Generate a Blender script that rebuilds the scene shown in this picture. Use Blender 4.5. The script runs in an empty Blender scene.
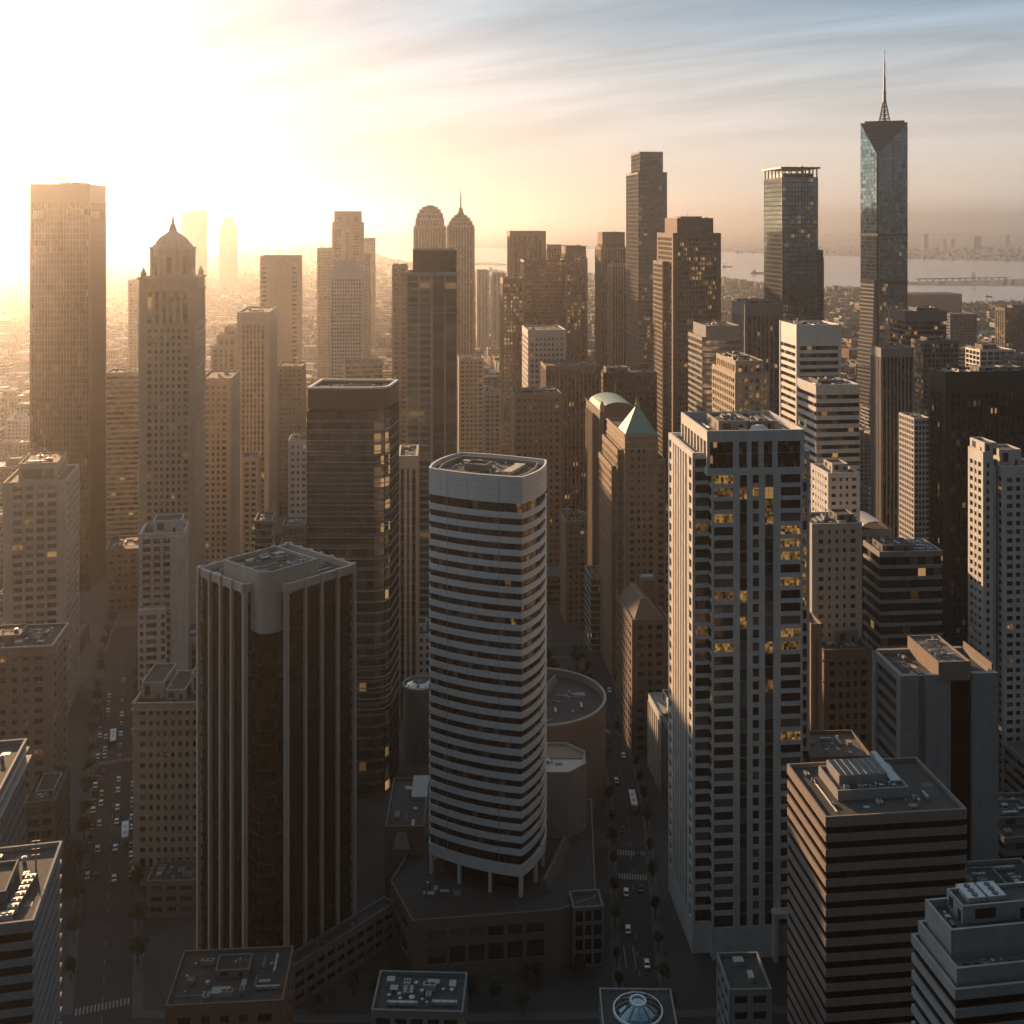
import bpy, math, random
from mathutils import Vector
PI = math.pi
R = math.radians
scene = bpy.context.scene
C = scene.collection
random.seed(7)

# ------------------------------------------------------------------ camera, sky, sun, exposure
H, Y0, F = 235.0, 222.0, 1100.0            # camera height, horizon row, focal length in pixels
cam_d = bpy.data.cameras.new('camera')
cam_d.sensor_width = 36.0
cam_d.lens = 36.0 * F / 1024.0
cam_d.shift_y = -(512.0 - Y0) / 1024.0
cam_d.clip_start = 1.0
cam_d.clip_end = 200000.0
cam = bpy.data.objects.new('camera', cam_d)
C.objects.link(cam)
cam.location = (0, 0, H)
cam.rotation_euler = (PI / 2, 0, 0)
scene.camera = cam

SUN_AZ, SUN_EL = R(-28.0), R(11.5)          # azimuth from +Y towards +X
sd = Vector((math.sin(SUN_AZ) * math.cos(SUN_EL), math.cos(SUN_AZ) * math.cos(SUN_EL), math.sin(SUN_EL)))
sun_d = bpy.data.lights.new('sun', 'SUN')
sun_d.energy = 5.0
sun_d.angle = R(0.5)
sun_d.color = (1.0, 0.60, 0.31)
sun = bpy.data.objects.new('sun', sun_d)
C.objects.link(sun)
sun.location = (-300, 500, 600)
sun.rotation_euler = (-sd).to_track_quat('-Z', 'Y').to_euler()

SKY_STRENGTH = 0.05
VEIL_LOW, VEIL_HIGH, VEIL_PASS = (9.6, 8.0, 6.5, 1), (2.9, 4.0, 4.9, 1), 0.06
FILL_BACK = (2.0, 2.9, 3.7, 1)
world = bpy.data.worlds.new('World')
scene.world = world
world.use_nodes = True
wn, wl = world.node_tree.nodes, world.node_tree.links
wn.clear()
w_out = wn.new('ShaderNodeOutputWorld')
w_bg = wn.new('ShaderNodeBackground')
w_bg.inputs['Strength'].default_value = SKY_STRENGTH
sky = wn.new('ShaderNodeTexSky')
sky.sky_type = 'NISHITA'
sky.sun_disc = False
sky.sun_elevation = SUN_EL
sky.sun_rotation = SUN_AZ
sky.altitude = 200
sky.air_density = 1.0
sky.dust_density = 0.6
sky.ozone_density = 1.6
tc = wn.new('ShaderNodeTexCoord')
sep = wn.new('ShaderNodeSeparateXYZ')
wl.new(tc.outputs['Generated'], sep.inputs[0])


def wmath(op, a, b=None, c=None):
    n = wn.new('ShaderNodeMath')
    n.operation = op
    for i, v in enumerate((a, b, c)):
        if v is None:
            continue
        if isinstance(v, (int, float)):
            n.inputs[i].default_value = v
        else:
            wl.new(v, n.inputs[i])
    return n.outputs[0]


# high thin cloud: noise on a level plane far above the town, seen by direction
zz = wmath('ADD', wmath('MAXIMUM', sep.outputs['Z'], 0.0), 0.28)
comb = wn.new('ShaderNodeCombineXYZ')
wl.new(wmath('DIVIDE', sep.outputs['X'], zz), comb.inputs[0])
wl.new(wmath('DIVIDE', sep.outputs['Y'], zz), comb.inputs[1])
mp = wn.new('ShaderNodeMapping')
mp.vector_type = 'TEXTURE'
mp.inputs['Rotation'].default_value = (0, 0, R(-24))
mp.inputs['Scale'].default_value = (1.5, 0.26, 1)
mp.inputs['Location'].default_value = (3.1, 1.7, 0)
wl.new(comb.outputs[0], mp.inputs[0])
nz = wn.new('ShaderNodeTexNoise')
nz.inputs['Scale'].default_value = 1.15
nz.inputs['Detail'].default_value = 7
nz.inputs['Roughness'].default_value = 0.56
nz.inputs['Distortion'].default_value = 0.45
wl.new(mp.outputs[0], nz.inputs['Vector'])
cr = wn.new('ShaderNodeValToRGB')
cr.color_ramp.elements[0].position = 0.40
cr.color_ramp.elements[1].position = 0.72
wl.new(nz.outputs[0], cr.inputs[0])
hi = wn.new('ShaderNodeMapRange')
hi.interpolation_type = 'SMOOTHSTEP'
hi.inputs['From Min'].default_value = 0.03
hi.inputs['From Max'].default_value = 0.15
wl.new(sep.outputs['Z'], hi.inputs[0])
cmask = wmath('MULTIPLY', wmath('MULTIPLY', cr.outputs[0], hi.outputs[0]), 0.85)
# a thin veil of ice cloud over the whole sky: it passes part of the sky behind it and scatters pale light of its
# own, strongest towards the sun; warm where it is seen low through the air, cool higher up
dn = wn.new('ShaderNodeVectorMath')
dn.operation = 'DOT_PRODUCT'
wl.new(tc.outputs['Generated'], dn.inputs[0])
dn.inputs[1].default_value = tuple(sd)
ph = wn.new('ShaderNodeMapRange')
ph.interpolation_type = 'SMOOTHSTEP'
ph.inputs['From Min'].default_value = -0.35
ph.inputs['From Max'].default_value = 0.75
ph.inputs['To Min'].default_value = 0.26
ph.inputs['To Max'].default_value = 1.0
wl.new(dn.outputs['Value'], ph.inputs[0])
el = wn.new('ShaderNodeMapRange')
el.inputs['From Min'].default_value = 0.02
el.inputs['From Max'].default_value = 0.18
wl.new(sep.outputs['Z'], el.inputs[0])
glow = wn.new('ShaderNodeMapRange')           # forward scatter round the sun
glow.interpolation_type = 'SMOOTHSTEP'
glow.inputs['From Min'].default_value = 0.62
glow.inputs['From Max'].default_value = 1.0
wl.new(dn.outputs['Value'], glow.inputs[0])
vc = wn.new('ShaderNodeMix')
vc.data_type = 'RGBA'
wl.new(wmath('MULTIPLY', wmath('MAXIMUM', el.outputs[0], wmath('SUBTRACT', 1.0, ph.outputs[0])), wmath('MULTIPLY_ADD', glow.outputs[0], -0.15, 1.0)), vc.inputs[0])
vc.inputs[6].default_value = VEIL_LOW
vc.inputs[7].default_value = VEIL_HIGH
dnw = wn.new('ShaderNodeMapRange')            # no cloud below the horizon
dnw.inputs['From Min'].default_value = -0.06
dnw.inputs['From Max'].default_value = 0.0
wl.new(sep.outputs['Z'], dnw.inputs[0])
streak = wmath('MULTIPLY', wmath('MULTIPLY_ADD', cmask, 1.0, 0.90), dnw.outputs[0])
vb = wn.new('ShaderNodeMix')                  # added cool fill from the unseen sky behind the camera
vb.data_type = 'RGBA'
wl.new(ph.outputs[0], vb.inputs[0])
vb.inputs[6].default_value = FILL_BACK
wl.new(vc.outputs[2], vb.inputs[7])
vs = wn.new('ShaderNodeVectorMath')
vs.operation = 'SCALE'
wl.new(vb.outputs[2], vs.inputs[0])
wl.new(wmath('MULTIPLY', wmath('MULTIPLY_ADD', glow.outputs[0], 0.0, ph.outputs[0]), streak), vs.inputs['Scale'])
thin = wn.new('ShaderNodeVectorMath')
thin.operation = 'SCALE'
wl.new(sky.outputs[0], thin.inputs[0])
wl.new(wmath('MULTIPLY_ADD', cmask, -0.25, VEIL_PASS), thin.inputs['Scale'])
tot = wn.new('ShaderNodeVectorMath')
tot.operation = 'ADD'
wl.new(vs.outputs[0], tot.inputs[0])
wl.new(thin.outputs[0], tot.inputs[1])
wl.new(tot.outputs[0], w_bg.inputs['Color'])
wl.new(w_bg.outputs[0], w_out.inputs[0])

scene.view_settings.view_transform = 'Standard'
scene.view_settings.look = 'None'
scene.view_settings.gamma = 1.0
scene.view_settings.exposure = 1.08
HAZE_DENSITY = 1.12e-4
HAZE_G = 0.84

cy = scene.cycles
cy.max_bounces = 6
cy.diffuse_bounces = 3
cy.glossy_bounces = 3
cy.transmission_bounces = 2
cy.volume_bounces = 1
cy.caustics_reflective = False
cy.caustics_refractive = False
cy.sample_clamp_indirect = 6.0
cy.use_denoising = True


# ------------------------------------------------------------------ materials
def nodes_of(m):
    m.use_nodes = True
    nt = m.node_tree
    return nt, nt.nodes, nt.links, nt.nodes['Principled BSDF']


MATS = {}


def wall_mat(name, col, rough=0.85, var=0.22, scale=0.35, streak=0.25, metal=0.0, spec=0.4):
    m = bpy.data.materials.new(name)
    nt, n, l, bs = nodes_of(m)
    t = n.new('ShaderNodeTexCoord')
    a = n.new('ShaderNodeTexNoise')
    a.inputs['Scale'].default_value = scale
    a.inputs['Detail'].default_value = 6
    l.new(t.outputs['Object'], a.inputs['Vector'])
    mpp = n.new('ShaderNodeMapping')
    mpp.inputs['Scale'].default_value = (1.1, 1.1, 0.05)
    l.new(t.outputs['Object'], mpp.inputs[0])
    s = n.new('ShaderNodeTexNoise')
    s.inputs['Scale'].default_value = 0.9
    s.inputs['Detail'].default_value = 4
    l.new(mpp.outputs[0], s.inputs['Vector'])
    ad = n.new('ShaderNodeMath')
    ad.operation = 'MULTIPLY_ADD'
    l.new(s.outputs[0], ad.inputs[0])
    ad.inputs[1].default_value = streak / max(var, 0.01)
    l.new(a.outputs[0], ad.inputs[2])
    mr = n.new('ShaderNodeMapRange')
    mr.inputs['From Min'].default_value = 0.25
    mr.inputs['From Max'].default_value = 0.75 + streak / max(var, 0.01)
    mr.inputs['To Min'].default_value = 1 - var
    mr.inputs['To Max'].default_value = 1 + var
    l.new(ad.outputs[0], mr.inputs[0])
    vm = n.new('ShaderNodeVectorMath')
    vm.operation = 'SCALE'
    vm.inputs[0].default_value = col
    l.new(mr.outputs[0], vm.inputs['Scale'])
    l.new(vm.outputs[0], bs.inputs['Base Color'])
    bs.inputs['Roughness'].default_value = rough
    bs.inputs['Metallic'].default_value = metal
    bs.inputs['Specular IOR Level'].default_value = spec
    MATS[name] = m
    return m


def glass_mat(name, col, rough=0.08, metal=0.0, ior=1.7, jit=0.02, lit=0.0, glowstr=0.5, glowcol=(1.0, 0.55, 0.20), cluster=0.12, blinds=0.25):
    m = bpy.data.materials.new(name)
    nt, n, l, bs = nodes_of(m)
    uv = n.new('ShaderNodeUVMap')
    fl = n.new('ShaderNodeVectorMath')
    fl.operation = 'FLOOR'
    l.new(uv.outputs[0], fl.inputs[0])
    oi = n.new('ShaderNodeObjectInfo')
    k = n.new('ShaderNodeMath')
    k.operation = 'MULTIPLY'
    l.new(oi.outputs['Random'], k.inputs[0])
    k.inputs[1].default_value = 97.0
    ad = n.new('ShaderNodeVectorMath')
    ad.operation = 'ADD'
    l.new(fl.outputs[0], ad.inputs[0])
    l.new(k.outputs[0], ad.inputs[1])
    w = n.new('ShaderNodeTexWhiteNoise')
    w.noise_dimensions = '3D'
    l.new(ad.outputs[0], w.inputs['Vector'])
    mr = n.new('ShaderNodeMapRange')
    mr.inputs['To Min'].default_value = 0.4
    mr.inputs['To Max'].default_value = 1.8
    l.new(w.outputs['Value'], mr.inputs[0])
    vm = n.new('ShaderNodeVectorMath')
    vm.operation = 'SCALE'
    vm.inputs[0].default_value = col
    l.new(mr.outputs[0], vm.inputs['Scale'])
    # drawn blinds in some panes
    sx = n.new('ShaderNodeSeparateColor')
    l.new(w.outputs['Color'], sx.inputs[0])
    gt = n.new('ShaderNodeMath')
    gt.operation = 'GREATER_THAN'
    l.new(sx.outputs[2], gt.inputs[0])
    gt.inputs[1].default_value = 1.0 - blinds
    bm = n.new('ShaderNodeMix')
    bm.data_type = 'RGBA'
    gm = n.new('ShaderNodeMath')
    gm.operation = 'MULTIPLY'
    l.new(gt.outputs[0], gm.inputs[0])
    gm.inputs[1].default_value = 0.42
    l.new(gm.outputs[0], bm.inputs[0])
    l.new(vm.outputs[0], bm.inputs[6])
    bm.inputs[7].default_value = (0.32, 0.29, 0.25, 1)
    l.new(bm.outputs[2], bs.inputs['Base Color'])
    # each pane sits a hair out of true
    sb = n.new('ShaderNodeVectorMath')
    sb.operation = 'SUBTRACT'
    l.new(w.outputs['Color'], sb.inputs[0])
    sb.inputs[1].default_value = (0.5, 0.5, 0.5)
    sc = n.new('ShaderNodeVectorMath')
    sc.operation = 'SCALE'
    l.new(sb.outputs[0], sc.inputs[0])
    sc.inputs['Scale'].default_value = jit
    ge = n.new('ShaderNodeNewGeometry')
    na = n.new('ShaderNodeVectorMath')
    na.operation = 'ADD'
    l.new(ge.outputs['Normal'], na.inputs[0])
    l.new(sc.outputs[0], na.inputs[1])
    nn = n.new('ShaderNodeVectorMath')
    nn.operation = 'NORMALIZE'
    l.new(na.outputs[0], nn.inputs[0])
    l.new(nn.outputs[0], bs.inputs['Normal'])
    bs.inputs['Roughness'].default_value = rough
    bs.inputs['Metallic'].default_value = metal
    bs.inputs['IOR'].default_value = ior
    if lit > 0:  # clustered panes glow: painted gold reflections, with some lit rooms
        cn = n.new('ShaderNodeTexNoise')
        cn.inputs['Scale'].default_value = cluster
        cn.inputs['Detail'].default_value = 3
        l.new(ad.outputs[0], cn.inputs['Vector'])
        cm = n.new('ShaderNodeMapRange')
        cm.inputs['From Min'].default_value = 0.44
        cm.inputs['From Max'].default_value = 0.64
        cm.inputs['To Max'].default_value = lit * 2.0
        l.new(cn.outputs[0], cm.inputs[0])
        le = n.new('ShaderNodeMath')
        le.operation = 'LESS_THAN'
        l.new(sx.outputs[1], le.inputs[0])
        l.new(cm.outputs[0], le.inputs[1])
        st = n.new('ShaderNodeMath')
        st.operation = 'MULTIPLY'
        l.new(le.outputs[0], st.inputs[0])
        s2 = n.new('ShaderNodeMath')
        s2.operation = 'MULTIPLY'
        l.new(sx.outputs[0], s2.inputs[0])
        s2.inputs[1].default_value = glowstr
        l.new(s2.outputs[0], st.inputs[1])
        l.new(st.outputs[0], bs.inputs['Emission Strength'])
        bs.inputs['Emission Color'].default_value = (*glowcol, 1)
    MATS[name] = m
    return m


wall_mat('white_concrete', (0.62, 0.605, 0.585), var=.28)
wall_mat('white_panel', (0.74, 0.735, 0.72), var=0.2, streak=0.3, rough=0.6)
wall_mat('cream_stone', (0.46, 0.39, 0.31), var=.3)
wall_mat('pale_stone', (0.50, 0.45, 0.39))
wall_mat('tan_brick', (0.33, 0.25, 0.18))
wall_mat('red_brick', (0.24, 0.14, 0.10))
wall_mat('brown_stone', (0.19, 0.15, 0.12))
wall_mat('rose_concrete', (0.27, 0.215, 0.185), var=0.2)
wall_mat('fin_concrete', (0.58, 0.48, 0.42), var=0.2)
wall_mat('grey_concrete', (0.28, 0.278, 0.275), var=0.28)
wall_mat('mid_grey', (0.20, 0.20, 0.20))
wall_mat('dark_metal', (0.022, 0.022, 0.024), rough=0.45, var=0.15, spec=0.5)
wall_mat('bronze_metal', (0.075, 0.045, 0.022), rough=0.42, var=0.15, metal=0.4)
wall_mat('dark_brown', (0.07, 0.052, 0.042), rough=0.6)
wall_mat('steel', (0.30, 0.30, 0.30), rough=0.5, metal=0.5, var=0.12)
wall_mat('galvanised', (0.42, 0.43, 0.44), rough=0.5, metal=0.25, var=0.2, scale=0.9)
wall_mat('copper_green', (0.22, 0.36, 0.31), rough=0.6, var=0.2)
wall_mat('dark_roof', (0.055, 0.052, 0.05), var=0.45, scale=0.25, streak=0.3)
wall_mat('grey_roof', (0.13, 0.125, 0.12), var=0.4, scale=0.25, streak=0.3)
wall_mat('pale_roof', (0.38, 0.37, 0.35), var=0.3, scale=0.2)
wall_mat('core_dark', (0.03, 0.03, 0.03))
wall_mat('asphalt', (0.032, 0.032, 0.034), var=0.3, scale=0.08, streak=0.05)
wall_mat('paving', (0.085, 0.083, 0.08), var=0.3, scale=0.15)
wall_mat('lot_paving', (0.05, 0.05, 0.05), var=.45, scale=.06)
wall_mat('paint', (0.25, 0.25, 0.24), var=0.25, scale=1.2)
wall_mat('bark', (0.09, 0.065, 0.045))
wall_mat('rubber', (0.02, 0.02, 0.02))
wall_mat('blue_canvas', (0.10, 0.20, 0.30))
wall_mat('car_white', (0.75, 0.75, 0.74), rough=0.25, var=0.04, streak=0.02)
wall_mat('car_silver', (0.45, 0.46, 0.47), rough=0.25, var=0.04, streak=0.02, metal=0.4)
wall_mat('car_black', (0.02, 0.02, 0.022), rough=0.2, var=0.04, streak=0.02)
wall_mat('car_red', (0.35, 0.04, 0.03), rough=0.25, var=0.04, streak=0.02)
wall_mat('car_yellow', (0.65, 0.38, 0.05), rough=0.3, var=0.04, streak=0.02)
glass_mat('dark_glass', (0.014, 0.014, 0.016), ior=1.5, blinds=.12)
glass_mat('dark_glass_lit', (0.016, 0.016, 0.017), ior=1.6, lit=0.07, glowstr=0.2)  # a few panes glow warm, painting gold reflections
glass_mat('house_glass', (0.028, 0.027, 0.026), ior=1.6, blinds=.35, lit=0.02, glowstr=0.16)
glass_mat('gold_lit_glass', (0.05, 0.04, 0.03), ior=1.8, lit=0.26, glowstr=0.22, cluster=0.08)  # gold reflections painted as clustered warm emission
glass_mat('blue_glass', (0.22, 0.32, 0.37), rough=0.06, metal=0.8, jit=0.004, lit=0.10, glowstr=0.14, cluster=0.09, blinds=0)
glass_mat('teal_glass', (0.20, 0.32, 0.37), rough=0.05, metal=0.85, jit=0.003, blinds=0)
glass_mat('grey_glass', (0.22, 0.22, 0.21), rough=0.08, metal=0.6, jit=0.015, lit=0.12, glowstr=0.15, cluster=0.08, blinds=0.1)
glass_mat('bronze_glass', (0.10, 0.058, 0.028), rough=0.10, metal=0.6, jit=0.004, lit=0.05, glowstr=0.10, glowcol=(1, .5, .15), blinds=0)
glass_mat('black_glass', (0.005, 0.005, 0.006), rough=0.10, ior=1.3, jit=0.01, blinds=0)
glass_mat('black_glass_lit', (0.012, 0.012, 0.014), rough=0.10, ior=1.6, lit=0.05, glowstr=0.2, blinds=0.1)  # sparse warm emission painted in for gold reflections
glass_mat('olive_glass', (0.10, 0.105, 0.085), rough=0.08, ior=1.6, metal=0.55, jit=0.015, lit=0.04, glowstr=0.12, blinds=0.08)


def emit_mat(name, base, col, st):
    m = bpy.data.materials.new(name)
    nt, n, l, bs = nodes_of(m)
    bs.inputs['Base Color'].default_value = (*base, 1)
    bs.inputs['Roughness'].default_value = 0.1
    # uneven warm glow: lit rooms, and gold reflections painted as emission
    t = n.new('ShaderNodeTexCoord')
    oi = n.new('ShaderNodeObjectInfo')
    ad = n.new('ShaderNodeVectorMath')
    l.new(t.outputs['Object'], ad.inputs[0])
    sc = n.new('ShaderNodeMath')
    sc.operation = 'MULTIPLY'
    sc.inputs[1].default_value = 60
    l.new(oi.outputs['Random'], sc.inputs[0])
    l.new(sc.outputs[0], ad.inputs[1])
    mp_ = n.new('ShaderNodeVectorMath')
    mp_.operation = 'MULTIPLY'
    mp_.inputs[1].default_value = (1.25, 0.0, 0.95)
    l.new(ad.outputs[0], mp_.inputs[0])
    fl = n.new('ShaderNodeVectorMath')
    fl.operation = 'FLOOR'
    l.new(mp_.outputs[0], fl.inputs[0])
    v = n.new('ShaderNodeTexWhiteNoise')
    v.noise_dimensions = '3D'
    l.new(fl.outputs[0], v.inputs['Vector'])
    fn = n.new('ShaderNodeTexNoise')
    fn.inputs['Scale'].default_value = 1.7
    l.new(ad.outputs[0], fn.inputs['Vector'])
    ml = n.new('ShaderNodeMath')
    ml.operation = 'MULTIPLY'
    l.new(v.outputs['Value'], ml.inputs[0])
    l.new(fn.outputs[0], ml.inputs[1])
    pw = n.new('ShaderNodeMath')
    pw.operation = 'POWER'
    l.new(ml.outputs[0], pw.inputs[0])
    pw.inputs[1].default_value = 1.3
    k = n.new('ShaderNodeMath')
    k.operation = 'MULTIPLY'
    l.new(pw.outputs[0], k.inputs[0])
    k.inputs[1].default_value = st
    bs.inputs['Emission Color'].default_value = (*col, 1)
    l.new(k.outputs[0], bs.inputs['Emission Strength'])
    MATS[name] = m


emit_mat('lit_room_gold_glint', (0.04, 0.03, 0.02), (1.0, 0.52, 0.15), 0.42)
emit_mat('dim_room_gold_glint', (0.03, 0.025, 0.02), (1.0, 0.52, 0.18), 0.18)


# ------------------------------------------------------------------ mesh builder
class MB:
    def __init__(self):
        self.v, self.f, self.m, self.uv, self.slots = [], [], [], [], []

    def slot(self, mat):
        if mat not in self.slots:
            self.slots.append(mat)
        return self.slots.index(mat)

    def face(self, pts, mat, uvs=None):
        i = len(self.v)
        self.v.extend(pts)
        self.f.append(tuple(range(i, i + len(pts))))
        self.m.append(self.slot(mat))
        self.uv.extend(uvs if uvs else [(0.5, 0.5)] * len(pts))

    def hexa(self, b, t, mat, bottom=True):
        """b, t: four bottom and four top points, counter-clockwise from above."""
        i = len(self.v)
        self.v.extend(list(b) + list(t))
        fs = [(i, i + 1, i + 5, i + 4), (i + 1, i + 2, i + 6, i + 5), (i + 2, i + 3, i + 7, i + 6), (i + 3, i, i + 4, i + 7), (i + 4, i + 5, i + 6, i + 7)]
        if bottom:
            fs.append((i + 3, i + 2, i + 1, i))
        s = self.slot(mat)
        for f in fs:
            self.f.append(f)
            self.m.append(s)
            self.uv.extend([(0.5, 0.5)] * 4)

    def box(self, x0, x1, y0, y1, z0, z1, mat, bottom=True):
        q = [(x0, y0), (x1, y0), (x1, y1), (x0, y1)]
        self.hexa([(x, y, z0) for x, y in q], [(x, y, z1) for x, y in q], mat, bottom)

    def prism(self, poly, z0, z1, mat, top=True, bottom=True, sides=True, poly2=None):
        p2 = poly2 or poly
        n = len(poly)
        if sides:
            for i in range(n):
                j = (i + 1) % n
                self.face([(*poly[i], z0), (*poly[j], z0), (*p2[j], z1), (*p2[i], z1)], mat)
        if top:
            self.face([(*p, z1) for p in p2], mat)
        if bottom:
            self.face([(*p, z0) for p in reversed(poly)], mat)

    def ring(self, outer, inner, z0, z1, mat):
        n = len(outer)
        for i in range(n):
            j = (i + 1) % n
            self.face([(*outer[i], z0), (*outer[j], z0), (*outer[j], z1), (*outer[i], z1)], mat)
            self.face([(*inner[j], z0), (*inner[i], z0), (*inner[i], z1), (*inner[j], z1)], mat)
            self.face([(*outer[i], z1), (*outer[j], z1), (*inner[j], z1), (*inner[i], z1)], mat)
            self.face([(*outer[j], z0), (*outer[i], z0), (*inner[i], z0), (*inner[j], z0)], mat)

    def bar(self, p0, p1, s0, s1, o0, o1, z0, z1, mat):
        """a box on the edge p0-p1 from s0 to s1 metres along it, o0..o1 metres outwards (o0 < o1)."""
        dx, dy = p1[0] - p0[0], p1[1] - p0[1]
        L = math.hypot(dx, dy)
        dx, dy = dx / L, dy / L
        nx, ny = dy, -dx
        P = lambda s, o: (p0[0] + dx * s + nx * o, p0[1] + dy * s + ny * o)
        q = [P(s0, o1), P(s1, o1), P(s1, o0), P(s0, o0)]
        self.hexa([(*p, z0) for p in q], [(*p, z1) for p in q], mat)

    def cyl(self, cx, cyy, r, z0, z1, mat, n=16, r2=None):
        a = [(cx + r * math.cos(2 * PI * i / n), cyy + r * math.sin(2 * PI * i / n)) for i in range(n)]
        r2 = r if r2 is None else r2
        b = [(cx + r2 * math.cos(2 * PI * i / n), cyy + r2 * math.sin(2 * PI * i / n)) for i in range(n)]
        self.prism(a, z0, z1, mat, poly2=b)

    def tube(self, a, b, r, mat, n=6, r2=None):
        a, b = Vector(a), Vector(b)
        d = (b - a).normalized()
        u = d.orthogonal().normalized()
        w = d.cross(u)
        r2 = r if r2 is None else r2
        A = [tuple(a + (u * math.cos(2 * PI * i / n) + w * math.sin(2 * PI * i / n)) * r) for i in range(n)]
        B = [tuple(b + (u * math.cos(2 * PI * i / n) + w * math.sin(2 * PI * i / n)) * r2) for i in range(n)]
        for i in range(n):
            j = (i + 1) % n
            self.face([A[i], A[j], B[j], B[i]], mat)
        self.face(B, mat)
        self.face(list(reversed(A)), mat)

    def lathe(self, prof, mat, cx=0, cyy=0, n=24):
        for (r0, z0), (r1, z1) in zip(prof, prof[1:]):
            for i in range(n):
                a0, a1 = 2 * PI * i / n, 2 * PI * (i + 1) / n
                p = [(cx + r0 * math.cos(a0), cyy + r0 * math.sin(a0), z0), (cx + r0 * math.cos(a1), cyy + r0 * math.sin(a1), z0),
                     (cx + r1 * math.cos(a1), cyy + r1 * math.sin(a1), z1), (cx + r1 * math.cos(a0), cyy + r1 * math.sin(a0), z1)]
                if r1 < 1e-6:
                    p = p[:3]
                self.face(p, mat)

    def mesh(self, name):
        me = bpy.data.meshes.new(name)
        me.from_pydata(self.v, [], self.f)
        for s in self.slots:
            me.materials.append(MATS[s])
        me.polygons.foreach_set('material_index', self.m)
        ul = me.uv_layers.new(name='UVMap')
        ul.data.foreach_set('uv', [c for p in self.uv for c in p])
        me.update()
        return me


def link(name, me, parent=None, loc=(0, 0, 0), rot=0.0):
    o = bpy.data.objects.new(name, me)
    C.objects.link(o)
    o.location = loc
    o.rotation_euler = (0, 0, rot)
    if parent:
        o.parent = parent
    return o


def tag(o, label=None, cat=None, group=None, kind=None):
    if label:
        o['label'] = label
    if cat:
        o['category'] = cat
    if group:
        o['group'] = group
    if kind:
        o['kind'] = kind
    return o


def inset(poly, d):
    n = len(poly)
    out = []
    for i in range(n):
        p, a, b = poly[i], poly[i - 1], poly[(i + 1) % n]
        e1 = Vector((p[0] - a[0], p[1] - a[1])).normalized()
        e2 = Vector((b[0] - p[0], b[1] - p[1])).normalized()
        n1, n2 = Vector((-e1.y, e1.x)), Vector((-e2.y, e2.x))
        k = (n1 + n2)
        k = k / max(0.2, (1 + n1.dot(n2)))
        out.append((p[0] + k.x * d, p[1] + k.y * d))
    return out


# roof plant: a few shapes, shared by every roof
def plant_protos():
    P = {}
    m = MB()
    m.box(-.5, .5, -.5, .5, 0.08, .85, 'galvanised')
    for i in range(5):
        m.box(-.515, .515, -.42 + i * .18, -.36 + i * .18, .2, .7, 'dark_metal')
    m.box(-.46, .46, -.46, .46, .85, .9, 'steel')
    m.cyl(-.22, 0, .17, .9, 1.0, 'dark_metal', 12)
    m.cyl(.22, 0, .17, .9, 1.0, 'dark_metal', 12)
    m.box(-.48, -.4, -.48, .48, 0, .08, 'dark_metal')
    m.box(.4, .48, -.48, .48, 0, .08, 'dark_metal')
    P['air_handler'] = m.mesh('air_handler')
    m = MB()
    m.box(-.5, .5, -.5, .5, .25, 1, 'galvanised')
    for i in range(4):
        m.box(-.48 + i * .3, -.44 + i * .3, -.56, .56, 0, 1.06, 'steel')
    P['duct'] = m.mesh('duct')
    m = MB()
    m.cyl(0, 0, .38, 0, .7, 'galvanised', 14)
    m.cyl(0, 0, .5, .7, .86, 'steel', 14)
    m.cyl(0, 0, .44, .86, 1, 'galvanised', 14, .1)
    P['roof_vent'] = m.mesh('roof_vent')
    m = MB()
    m.box(-.5, .5, -.5, .5, 0, .6, 'grey_concrete')
    m.box(-.55, .55, -.55, .55, .6, .68, 'pale_roof')
    m.box(-.2, .2, -.512, -.49, .05, .5, 'dark_metal')
    P['roof_hatch'] = m.mesh('roof_hatch')
    m = MB()
    for y in (-.3, .1, .35):
        m.tube((-.5, y, .5), (.5, y, .5), .09, 'steel')
    for i in range(5):
        m.box(-.48 + i * .23, -.45 + i * .23, -.5, .5, 0, .45, 'dark_metal')
    P['roof_pipe'] = m.mesh('roof_pipe')
    m = MB()
    m.box(-.5, .5, -.5, .5, 0, .04, 'pale_roof')
    P['roof_patch'] = m.mesh('roof_patch')
    m = MB()
    m.box(-.5, .5, -.5, .5, 0, .04, 'dark_metal')
    P['roof_mat'] = m.mesh('roof_mat')
    return P


PLANT = plant_protos()
FOOT = []           # world footprints of everything built so far, for keeping the infill clear
HEROES = []         # (short phrase, pixel box) for describing infill by its neighbours


def zpx(y, D):
    return H - (y - Y0) * D / F


def px(X, Y, Z):
    return 512 + X / Y * F, Y0 + (H - Z) * F / Y


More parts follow.
